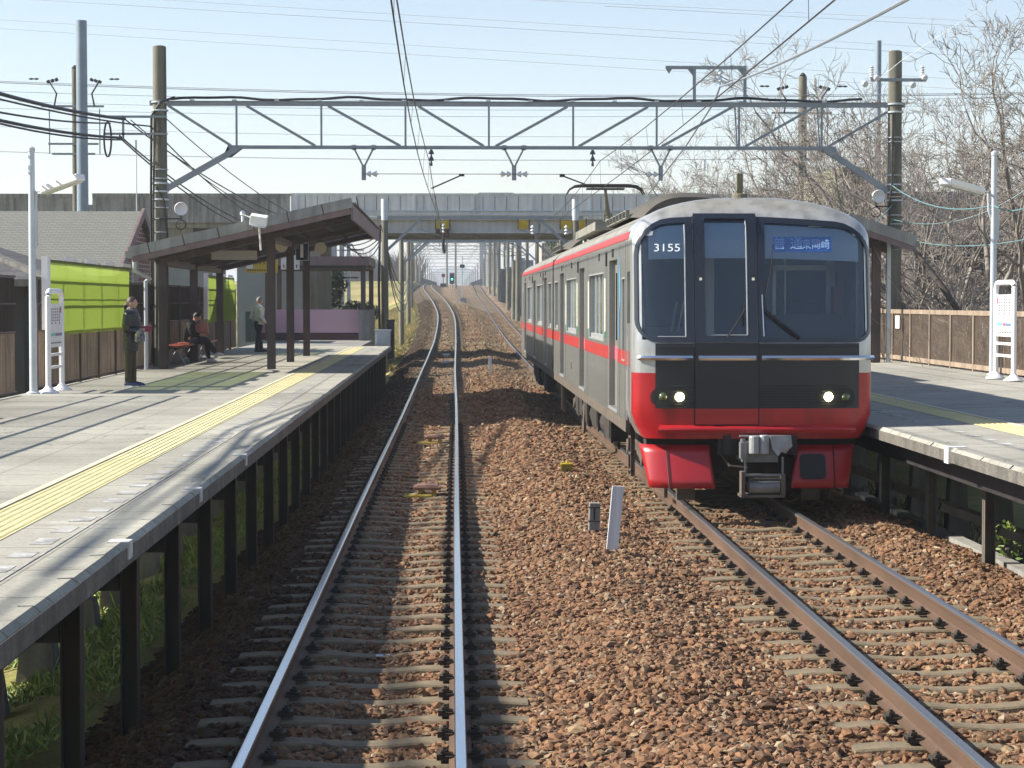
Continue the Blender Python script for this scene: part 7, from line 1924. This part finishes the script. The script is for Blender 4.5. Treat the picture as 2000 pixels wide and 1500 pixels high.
# ---------------------------------------------------------------- small things on the ballast
q = P(1198, 1092, 20.1); zb_ = float(bed(q.x, 20.1)) - .15
t = MB(); top = P(1209, 951, 20.1); bot = Vector((q.x - .02, 20.1, zb_)); t.bar(bot, top, .105, .035); t.bar(bot + Vector((-.052, .01, 0)), top + Vector((-.052, .01, 0)), .012, .07)
tag(t.build("marker_stake", mat('bare_metal_stake', (.60, .62, .66), .5, .2, .2, 3, sxyz=(14, 14, .6)), loc=(q.x, 20.1, zb_)), "leaning silver-grey stake stuck in the ballast between the tracks", "stake")
q = P(1161, 1050, 21.9); zb_ = float(bed(q.x, 21.9)); t = thing("distance_marker", "short concrete marker with a black 1 in the ballast left of the silver stake", "marker post", (q.x, 21.9, zb_))
zt2 = P(0, 983, 21.9).z; o = MB(); o.box((q.x, 21.9, (zb_ - .2 + zt2) / 2), (.115, .10, zt2 - zb_ + .2), (0, .03, 0)); o.build("post", M['conc'], t, bevel=.008)
o = MB(); o.box((q.x + .005, 21.9, zt2 - .05), (.119, .104, .012), (0, .03, 0)); o.box((q.x - .003, 21.9, zb_ + .12), (.119, .104, .012), (0, .03, 0)); o.build("band", M['black'], t)
text("number", "1", .17, M['black'], t, Vector((q.x, 21.9 - .052, (zb_ + .12 + zt2 - .05) / 2)), sx=.8, bold=.004)
q = P(1107, 930, 29.8); zb_ = float(bed(q.x, 29.8)); t = thing("yellow_marker", "small yellow box marker half sunk in the ballast between the tracks", "marker", (q.x, 29.8, zb_))
o = MB(); o.box((q.x, 29.8, zb_ + .03), (.155, .08, .14)); o.build("box", mat('dull_yellow', (.34, .28, .03), .6, 0, .1), t)
o = MB(); o.b2(q.x - .085, q.x + .085, 29.75, 29.86, zb_ + .10, zb_ + .125); o.b2(q.x - .085, q.x - .07, 29.745, 29.75, zb_ - .03, zb_ + .11); o.cyl((q.x, 29.8, zb_ + .12), (q.x, 29.8, zb_ + .17), .012); o.build("lid", M['yellow'], t)
for (px, py0, py1, d_, lab) in ((957, 697, 730, 71, "short pale post in the ballast between the tracks near the train's rear"), (893, 566, 582, 190, "tiny white post on the slope beside the far left track")):
    a = P(px, py1, d_); zb_ = float(bed(a.x, d_)); b = P(px, py0, d_); o = MB(); o.b2(a.x - .05, a.x + .05, d_ - .05, d_ + .05, zb_ - .2, b.z); o.b2(a.x - .055, a.x + .055, d_ - .055, d_ + .055, b.z - .1, b.z + .02); tag(o.build("boundary_post", M['whitew'], loc=(a.x, d_, zb_)), lab, "post")
# track beacons between the left rails
for (px, d_, lab) in ((834, 27.4, "nearer brown beacon plate on yellow brackets between the left rails"), (849, 37.6, "farther brown beacon plate on yellow brackets between the left rails")):
    a = P(px, 0, d_); t = thing("track_beacon", lab, "track beacon", (a.x, d_, -.15))
    o = MB(); o.box((a.x, d_, -.075), (.36, .40, .045)); o.box((a.x, d_, -.045), (.28, .3, .02)); o.build("plate", mat('beacon_brown', (.26, .14, .10), .6, 0, .15), t, bevel=.01)
    o = MB()
    for dy in (-.42, -.27, -.1): o.b2(a.x - .3, a.x + .06, d_ + dy - .02, d_ + dy + .02, -.165, -.145)
    for dy in (-.12, .12): o.b2(a.x - .12, a.x - .05, d_ + dy - .03, d_ + dy + .03, -.2, -.1); o.b2(a.x + .06, a.x + .12, d_ + dy - .03, d_ + dy + .03, -.2, -.1)
    o.build("bracket", mat('worn_yellow', (.50, .38, .06), .6, 0, .5, 12), t)
a = P(735, 1262, 15.05); o = MB(); o.b2(a.x - .11, a.x + .11, 15.0 - .04, 15.0 + .045, -.205, -.188); o.box((a.x + .085, 15.0, -.186), (.02, .03, .008)); tag(o.build("sleeper_plate", M['galv_lt'], loc=(a.x, 15, -.2)), "small pale metal plate on a sleeper of the left track", "plate")
for i, (py, d_) in enumerate(((689, 92), (700, 84))):
    a = P(872, py, d_); z = float(bed(a.x, d_)) + .1; o = MB(); o.box((a.x, d_, z), (.34, .5, .06)); o.box((a.x, d_, z - .08), (.2, .3, .12)); tag(o.build("track_beacon", M['whitew'], loc=(a.x, d_, z)), "%s pale beacon plate far along the left track" % ["farther", "nearer"][i], "track beacon")

# ---------------------------------------------------------------- people
M['skin'] = mat('skin', (.50, .30, .22), .6, 0, .05); M['hairb'] = mat('brown_hair', (.055, .03, .028), .6, 0, .2, 40); M['hairk'] = mat('black_hair', (.012, .01, .011), .5, 0, .2, 40); M['hairg'] = mat('grey_hair', (.26, .25, .24), .7, 0, .2, 40)
M['puffer'] = mat('dark_puffer_coat', (.024, .026, .032), .38, 0, .2, 6); M['olive'] = mat('olive_trousers', (.085, .075, .042), .9, 0, .2, 10); M['sneak'] = mat('blue_sneaker', (.05, .08, .2), .6, 0, .1); M['sole'] = mat('white_sole', (.6, .62, .66), .6, 0, .05)
M['blk'] = mat('black_cloth', (.014, .015, .02), .8, 0, .2, 10); M['beigej'] = mat('beige_jacket', (.66, .64, .52), .85, 0, .12, 6); M['navyc'] = mat('navy_trousers', (.02, .025, .045), .9, 0, .2, 10); M['eye'] = mat('eye_dark', (.02, .015, .012), .3, 0, 0)
M['scarf'] = mat('checked_scarf', (.20, .20, .24), .9, 0, .7, 30); M['redcase'] = mat('crimson_case', (.30, .02, .06), .5, 0, .05); M['pinkbag'] = mat('pink_striped_bag', (.46, .20, .18), .7, 0, .5, 3, sxyz=(1, 14, 1)); M['whiteshoe'] = mat('white_shoe', (.62, .62, .64), .6, 0, .05); M['patbag'] = mat('patterned_bag', (.25, .25, .27), .8, 0, .9, 25)

def skinned(name, nodes, edges, material, parent, sub=2, root=0, extra=None):
    """nodes: list of ((x,y,z), (rx,ry)); continuous skin surface over the skeleton, baked to a mesh"""
    me = bpy.data.meshes.new(name); me.from_pydata([n[0] for n in nodes], edges, []); o = bpy.data.objects.new(name, me); C.objects.link(o)
    md = o.modifiers.new("skin", 'SKIN'); md.use_smooth_shade = True
    if not me.skin_vertices: return o
    for i, n in enumerate(nodes):
        sv = me.skin_vertices[0].data[i]; sv.radius = n[1]; sv.use_root = (i == root)
    sb = o.modifiers.new("sub", 'SUBSURF'); sb.levels = sub; sb.render_levels = sub
    bpy.context.view_layer.update(); dg = bpy.context.evaluated_depsgraph_get(); m2 = bpy.data.meshes.new_from_object(o.evaluated_get(dg)); bpy.data.objects.remove(o)
    m2.materials.clear(); m2.materials.append(material); m2.polygons.foreach_set("use_smooth", [True] * len(m2.polygons))
    o = bpy.data.objects.new(name, m2); C.objects.link(o); o.parent = parent; WL[o] = WL[parent]; return o
def chain(n0, pts): return [(n0 + i, n0 + i + 1) for i in range(len(pts) - 1)]
def hand(m_, w, fwd, side, up, s=1.0, curl=.5):
    """palm, four unequal curled fingers and a thumb, as tapered tubes rooted in the palm"""
    w = Vector(w); f = Vector(fwd).normalized(); sd = Vector(side).normalized(); u = f.cross(sd).normalized()
    L_ = [.062, .072, .068, .052]
    m_.tube([w - f * .02, w + f * .03, w + f * .085], [.024 * s, .034 * s, .030 * s], 8)
    for i in range(4):
        b = w + f * .08 * s + sd * ((i - 1.5) * .019 * s); l_ = L_[i] * s
        m_.tube([b - f * .02, b + f * l_ * .45 - u * .01 * curl, b + f * l_ * .75 - u * .035 * curl, b + f * l_ * .75 - u * .055 * curl - f * .01], [.0095 * s, .009 * s, .0085 * s, .007 * s], 6)
    b = w + f * .03 - sd * .03 * s; m_.tube([b, b + f * .03 - sd * .025 * s, b + f * .06 - sd * .03 * s - u * .01], [.012 * s, .011 * s, .008 * s], 6)
def head(t, c, face, s, hair, style):
    c = Vector(c); f = Vector(face).normalized(); r = Vector((0, 0, 1)).cross(f).normalized(); u = f.cross(r).normalized()
    def pt(a, b, h): return c + f * (a * s) + r * (b * s) + u * (h * s)
    o = MB(); pts = []; NU, NV = 17, 24       # skull with jaw, brow and chin
    for i in range(NU):
        ph_ = math.pi * i / (NU - 1); h = math.cos(ph_)
        for j in range(NV):
            th = 2 * math.pi * j / NV; fx = math.cos(th); sy = math.sin(th); wv = math.sin(ph_)
            a = fx * wv * .095; b = sy * wv * .073; hh_ = h * .115
            if h < -.1: b *= 1 - .42 * (-h - .1); a = a * (1 - .2 * (-h - .1)) + .018 * (-h - .1) * (1 if fx > -.2 else .1)
            if h > 0: b *= 1.04; a *= 1.03
            if abs(sy) < .30 and fx > 0 and -.30 < h < .12: a += .016 * (1 - abs(sy) / .30) * (1 - (h + .22) ** 2 * 8 if h < .12 else 0) if abs(h + .1) < .22 else 0
            if fx > .5 and abs(h) < .16 and .22 < abs(sy) < .62: a -= .004
            pts.append(tuple(pt(a, b, hh_)))
    fs = []
    for i in range(NU - 1):
        for j in range(NV): fs.append((i * NV + j, i * NV + (j + 1) % NV, (i + 1) * NV + (j + 1) % NV, (i + 1) * NV + j))
    o.add(pts, fs)
    for b in (-1, 1): o.lathe(pt(-.005, b * .068, -.005), [(.008 * s, 0), (.022 * s, .006 * s), (.024 * s, .012 * s), (.01 * s, .016 * s)], 10, tuple(r * b))   # ears
    o.build("head", M['skin'], t, smooth=True)
    e = MB()
    for b in (-1, 1): e.lathe(pt(.078, b * .030, .004), [(.011 * s, 0), (.009 * s, .005 * s), (.002 * s, .007 * s)], 8, tuple(f))
    e.build("eyes", M['eye'], t); e = MB(); e.tube([pt(.086, -.022, -.063), pt(.092, 0, -.061), pt(.086, .022, -.063)], .004 * s, 6); e.build("mouth", M['redcase'], t)
    h_ = MB(); pts = []
    for i in range(13):
        ph_ = math.pi * i / 12
        for j in range(24):
            th = 2 * math.pi * j / 24; fx = math.cos(th); lim = {'short': .50, 'tail': .55, 'bob': .62}[style]
            lo = lim if fx < -.1 else (lim - .12 if fx < .55 else .33); pp = min(ph_ / math.pi, 1) * lo * math.pi
            k_ = 1.10 + .02 * math.sin(th * 7); pts.append(tuple(pt(math.cos(th) * math.sin(pp) * .097 * k_ - .004, math.sin(th) * math.sin(pp) * .076 * k_, math.cos(pp) * .118 * k_)))
    fs = []
    for i in range(12):
        for j in range(24): fs.append((i * 24 + j, i * 24 + (j + 1) % 24, (i + 1) * 24 + (j + 1) % 24, (i + 1) * 24 + j))
    h_.add(pts, fs)
    if style == 'tail': h_.tube([pt(-.085, 0, .01), pt(-.13, 0, -.03), pt(-.125, 0, -.11), pt(-.10, 0, -.15)], [.03 * s, .038 * s, .03 * s, .008 * s], 8)
    h_.build("hair", hair, t, smooth=True)

def person_standing(px, py, d_, H, label, kind):
    q = P(px, py, d_); t = thing("person", label, "person", (q.x, d_, PZL)); s = H / 1.62; X0, Y0, Z0 = q.x, d_, PZL
    fx = Vector((1, -.15, 0)).normalized() if kind == 'woman' else Vector((.75, .66, 0)).normalized(); sd = Vector((-fx.y, fx.x, 0))
    def B(f, l, h): v = fx * (f * s) + sd * (l * s); return (v.x, v.y, h * s)       # local coordinates about the feet
    lean = .0
    st = .075
    bod = [(B(0, 0, .86), (.12 * s, .10 * s)), (B(0, 0, 1.05), (.10 * s, .085 * s)), (B(.01, 0, 1.24), (.125 * s, .095 * s)), (B(0, 0, 1.345), (.085 * s, .07 * s)), (B(.015, 0, 1.42), (.045 * s, .045 * s)), (B(.03, 0, 1.50), (.05 * s, .06 * s))]
    ed = [(0, 1), (1, 2), (2, 3), (3, 4), (4, 5)]
    def limb(pts, par):
        n0 = len(bod); bod.extend(pts); ed.append((par, n0)); ed.extend([(n0 + i, n0 + i + 1) for i in range(len(pts) - 1)])
    for k_ in (-1, 1):
        f0 = (.02 if kind == 'woman' else .13) * k_
        limb([(B(f0 * .1, k_ * .085, .80), (.088 * s, .08 * s)), (B(f0 * .6, k_ * .085, .46), (.055 * s, .055 * s)), (B(f0 * .95 - .01, k_ * .08, .30), (.05 * s, .05 * s)), (B(f0, k_ * .08, .08), (.038 * s, .038 * s)), (B(f0 + .10, k_ * .085, .04), (.036 * s, .03 * s)), (B(f0 + .17, k_ * .09, .03), (.028 * s, .02 * s))], 0)
    if kind == 'woman': arms = {1: [(B(-.0, .18, 1.29), (.05 * s,) * 2), (B(-.03, .23, 1.03), (.04 * s,) * 2), (B(.02, .22, .80), (.028 * s,) * 2)], -1: [(B(0, -.18, 1.29), (.05 * s,) * 2), (B(.02, -.21, 1.04), (.042 * s,) * 2), (B(.22, -.13, 1.05), (.028 * s,) * 2)]}
    else: arms = {1: [(B(-.02, .19, 1.29), (.052 * s,) * 2), (B(-.10, .25, 1.03), (.042 * s,) * 2), (B(.08, .22, .88), (.03 * s,) * 2)], -1: [(B(-.02, -.19, 1.29), (.052 * s,) * 2), (B(-.10, -.25, 1.03), (.042 * s,) * 2), (B(.08, -.22, .88), (.03 * s,) * 2)]}
    for k_ in (-1, 1): limb(arms[k_], 3)
    skinned("body", bod, ed, M['skin'], t)
    O = Vector((X0, Y0, Z0))
    def G(f, l, h): return O + Vector(B(f, l, h))
    def loft(m_, rings, n=20):
        pts = []
        for (cf, h, rf, rl) in rings:
            for j in range(n + 1):
                a = 2 * math.pi * j / n; pts.append(G(cf + rf * math.cos(a) * (1 + .02 * math.sin(3 * a + h * 9)), rl * math.sin(a), h))
        m_.grid(pts, len(rings), n + 1)
    fo = .02 if kind == 'woman' else .13
    tr = MB(); loft(tr, [(0, 1.0, .115, .135), (0, .90, .125, .15), (0, .82, .13, .158), (0, .76, .11, .15)])
    for k_ in (-1, 1):
        f0 = fo * k_; wv = [.094, .086, .074, .066, .066, .068, .066, .068, .062]; hs = [.82, .70, .58, .48, .38, .28, .20, .13, .075]
        tr.tube([G(f0 * float(np.interp(h, [.08, .30, .46, .80], [1, .90, .6, .1])), k_ * (.078 + .004 * math.sin(h * 30)), h) for h in hs], [w_ * s for w_ in wv], 12)
    tr.build("trousers", M['olive'] if kind == 'woman' else M['navyc'], t, smooth=True)
    jk = MB(); rings = []
    if kind == 'woman':
        for i in range(33):
            h = .66 + .70 * i / 32; ridge = .009 * abs(math.sin(i * math.pi / 4)); base_f = .135 - .012 * (h - .66) + .02 * math.exp(-((h - 1.15) / .12) ** 2); base_l = .165 + .015 * math.exp(-((h - 1.28) / .10) ** 2)
            rings.append((.01, h, base_f + ridge, base_l + ridge))
        rings += [(0, 1.39, .11, .14), (0, 1.42, .085, .10), (.01, 1.455, .075, .08)]
    else:
        for i in range(12): h = .80 + .54 * i / 11; rings.append((0, h, .122 + .006 * math.sin(i * 2.1), .16 + .02 * (h > 1.2)))
        rings += [(0, 1.38, .105, .14), (0, 1.42, .07, .085)]
    loft(jk, rings)
    for k_ in (-1, 1):
        a = [Vector(p_[0]) + O for p_ in arms[k_]]; path = [a[0] + Vector((0, 0, .03)), a[0].lerp(a[1], .35), a[0].lerp(a[1], .7), a[1], a[1].lerp(a[2], .3), a[1].lerp(a[2], .62), a[1].lerp(a[2], .92)]
        rr_ = [.078, .076, .068, .068, .062, .058, .050]
        if kind == 'woman': rr_ = [v + .006 * (i % 2) for i, v in enumerate(rr_)]
        jk.tube(path, [v * s for v in rr_], 12)
    jk.build("coat" if kind == 'woman' else "jacket", M['puffer'] if kind == 'woman' else M['beigej'], t, smooth=True)
    hm = MB()
    if kind == 'woman':
        hand(hm, G(.02, .22, .79), (0, 0, -1), tuple(fx), None, s); hand(hm, G(.23, -.13, 1.05), tuple(fx), (0, 0, 1), None, s, .8)
    else:
        for k_ in (-1, 1): hand(hm, G(.09, k_ * .21, .88), tuple(fx * .8 + Vector((0, 0, -.6))), tuple(sd), None, s)
    hm.build("hands", M['skin'], t, smooth=True)
    sh = MB()
    for k_ in (-1, 1):
        f0 = (.02 if kind == 'woman' else .13) * k_; sh.tube([G(f0 - .07, k_ * .083, .05), G(f0, k_ * .083, .06), G(f0 + .10, k_ * .09, .05), G(f0 + .19, k_ * .095, .035), G(f0 + .22, k_ * .097, .03)], [.035 * s, .05 * s, .045 * s, .036 * s, .012 * s], 10)
    sh.build("shoes", M['sneak'] if kind == 'woman' else M['blk'], t, smooth=True)
    so_ = MB()
    for k_ in (-1, 1):
        f0 = (.02 if kind == 'woman' else .13) * k_; a = G(f0 - .08, k_ * .083, .012); b = G(f0 + .21, k_ * .096, .012); so_.bar(a, b, .085 * s, .022)
    so_.build("soles", M['sole'] if kind == 'woman' else M['blk'], t)
    c = G(.035, 0, 1.535); head(t, c, tuple(fx + Vector((0, 0, .10))) if kind == 'woman' else tuple(fx), s, M['hairb'] if kind == 'woman' else M['hairg'], 'tail' if kind == 'woman' else 'short')
    if kind == 'woman':
        sc_ = MB(); n = 16; sc_.tube([G(.01 + .085 * math.cos(a), .085 * math.sin(a), 1.405 + .012 * math.sin(3 * a)) for a in np.linspace(0, 6.283, n)], .038 * s, 8); sc_.tube([G(.10, .02, 1.40), G(.15, .03, 1.25), G(.165, .02, 1.08)], [.035 * s, .045 * s, .03 * s], 8); sc_.build("scarf", M['scarf'], t, smooth=True)
        ph = MB(); c = G(.34, -.12, 1.07); ph.box(c, (.19, .02, .10), (0, -.1, 0)); tag(ph.build("phone_case", M['redcase'], loc=c, bevel=.006), "crimson phone case held out by the woman in the dark puffer coat", "phone")
        bg_ = MB(); bg_.lathe(G(.24, -.20, .80), [(.02, 0), (.085, .04), (.09, .14), (.055, .21), (.02, .23)], 10); bg_.tube([G(.24, -.2, 1.0), G(.15, -.22, 1.04), G(.06, -.22, 1.06)], .01, 5); tag(bg_.build("handbag", M['patbag'], loc=G(.24, -.2, .8), smooth=True), "small grey patterned bag hanging from the standing woman's arm", "bag")
    return t
person_standing(258, 752, 36.0, 1.50, "person in a dark puffer coat and olive trousers holding a crimson phone on the platform", 'woman')
person_standing(507, 686, 61.0, 1.56, "person in a beige jacket with hands in pockets, partly behind a brown post", 'man')

def person_seated(x, y, label):
    z0 = PZL; t = thing("person", label, "person", (x, y, z0)); fx = Vector((1, -.12, 0)).normalized(); sd = Vector((-fx.y, fx.x, 0)); s = .95
    def B(f, l, h): v = fx * (f * s) + sd * (l * s); return (v.x, v.y, h * s)
    O = Vector((x, y, z0))
    def G(f, l, h): return O + Vector(B(f, l, h))
    bod = [(B(0, 0, .53), (.12, .11)), (B(.02, 0, .72), (.105, .09)), (B(.07, 0, .90), (.12, .095)), (B(.12, 0, .99), (.08, .07)), (B(.17, 0, 1.05), (.045, .045)), (B(.21, 0, 1.10), (.055, .05))]
    ed = [(i, i + 1) for i in range(5)]
    legs = {1: [(.12, .09, .53), (.44, .10, .55), (.47, .10, .30), (.50, .10, .08), (.60, .10, .05), (.68, .10, .03)], -1: [(.12, -.09, .53), (.46, -.06, .60), (.62, -.02, .36), (.70, .0, .22), (.80, .0, .22), (.88, .0, .20)]}
    rad = [.085, .062, .05, .036, .034, .026]
    for k_ in (1, -1):
        n0 = len(bod); bod += [(B(*p_), (r_ * s, r_ * s)) for p_, r_ in zip(legs[k_], rad)]; ed += [(0, n0)] + [(n0 + i, n0 + i + 1) for i in range(5)]
    arms = {1: [(.09, .18, .93), (.12, .23, .72), (.34, .10, .68)], -1: [(.09, -.18, .93), (.14, -.23, .72), (.36, -.08, .70)]}
    for k_ in (1, -1):
        n0 = len(bod); bod += [(B(*p_), (r_, r_)) for p_, r_ in zip(arms[k_], (.05, .04, .028))]; ed += [(3, n0), (n0, n0 + 1), (n0 + 1, n0 + 2)]
    skinned("body", bod, ed, M['skin'], t)
    tr_ = [(B(0, 0, .54), (.14, .12))]; te = []
    for k_ in (1, -1):
        n0 = len(tr_); tr_ += [(B(*p_), (r_, r_)) for p_, r_ in zip(legs[k_][:4], (.10, .08, .065, .052))]; te += [(0, n0)] + [(n0 + i, n0 + i + 1) for i in range(3)]
    skinned("trousers", tr_, te, M['navyc'], t)
    jk = [(B(.0, 0, .50), (.15, .13)), (B(.02, 0, .62), (.15, .125)), (B(.04, 0, .78), (.15, .125)), (B(.08, 0, .90), (.15, .12)), (B(.12, 0, 1.0), (.10, .09)), (B(.16, 0, 1.05), (.065, .065))]; je = [(i, i + 1) for i in range(5)]
    for k_ in (1, -1):
        n0 = len(jk); a = [Vector(B(*p_)) for p_ in arms[k_]]; jk += [(tuple(a[0]), (.078,) * 2), (tuple(a[0].lerp(a[1], .5)), (.068,) * 2), (tuple(a[1]), (.066,) * 2), (tuple(a[1].lerp(a[2], .85)), (.05,) * 2)]; je += [(4, n0)] + [(n0 + i, n0 + i + 1) for i in range(3)]
    skinned("jacket", jk, je, M['blk'], t)
    hm = MB(); hand(hm, G(.34, .10, .68), tuple(fx), tuple(sd), None, .95, .8); hand(hm, G(.36, -.08, .70), tuple(fx), tuple(sd), None, .95, .8); hm.build("hands", M['skin'], t, smooth=True)
    sh = MB()
    for k_ in (1, -1): a = legs[k_]; sh.tube([G(a[3][0] - .04, a[3][1], a[3][2] - .02), G(a[3][0] + .02, a[3][1], a[3][2] - .02), G(a[4][0], a[4][1], a[4][2]), G(a[5][0], a[5][1], a[5][2]), G(a[5][0] + .03, a[5][1], a[5][2])], [.04, .05, .045, .036, .012], 10)
    sh.build("shoes", M['whiteshoe'], t, smooth=True)
    head(t, G(.235, 0, 1.155), (1, -.12, -.65), .95, M['hairk'], 'bob')
    b_ = MB(); c = G(.36, 0, .70); b_.box(c + Vector((0, 0, .13)), (.30, .14, .30), (0, -.15, 0)); b_.tube([c + Vector((-.08, -.05, .27)), c + Vector((0, -.05, .36)), c + Vector((.08, -.05, .27))], .009, 5); tag(b_.build("tote_bag", M['pinkbag'], loc=c, bevel=.02), "pink striped tote bag on the lap of the seated person", "bag")
    return t
person_seated(-6.26, 50.3, "person in black with white shoes sitting cross-legged on the orange bench")

# ---------------------------------------------------------------- haze
hz = MB(); hz.b2(-4200, 4200, -600, 5300, -70, 75)
def haze_mat():
    m = bpy.data.materials.new('haze_air'); m.use_nodes = True; nt = m.node_tree; nt.nodes.remove(nt.nodes["Principled BSDF"])
    v = nt.nodes.new("ShaderNodeVolumePrincipled"); v.inputs["Color"].default_value = (.86, .92, 1.0, 1); v.inputs["Density"].default_value = .0005; v.inputs["Anisotropy"].default_value = .2
    nt.links.new(v.outputs[0], nt.nodes["Material Output"].inputs["Volume"]); return m
ho = hz.build("haze", haze_mat()); tag(ho, None, None, None, "stuff")
sc.cycles.volume_bounces = 0
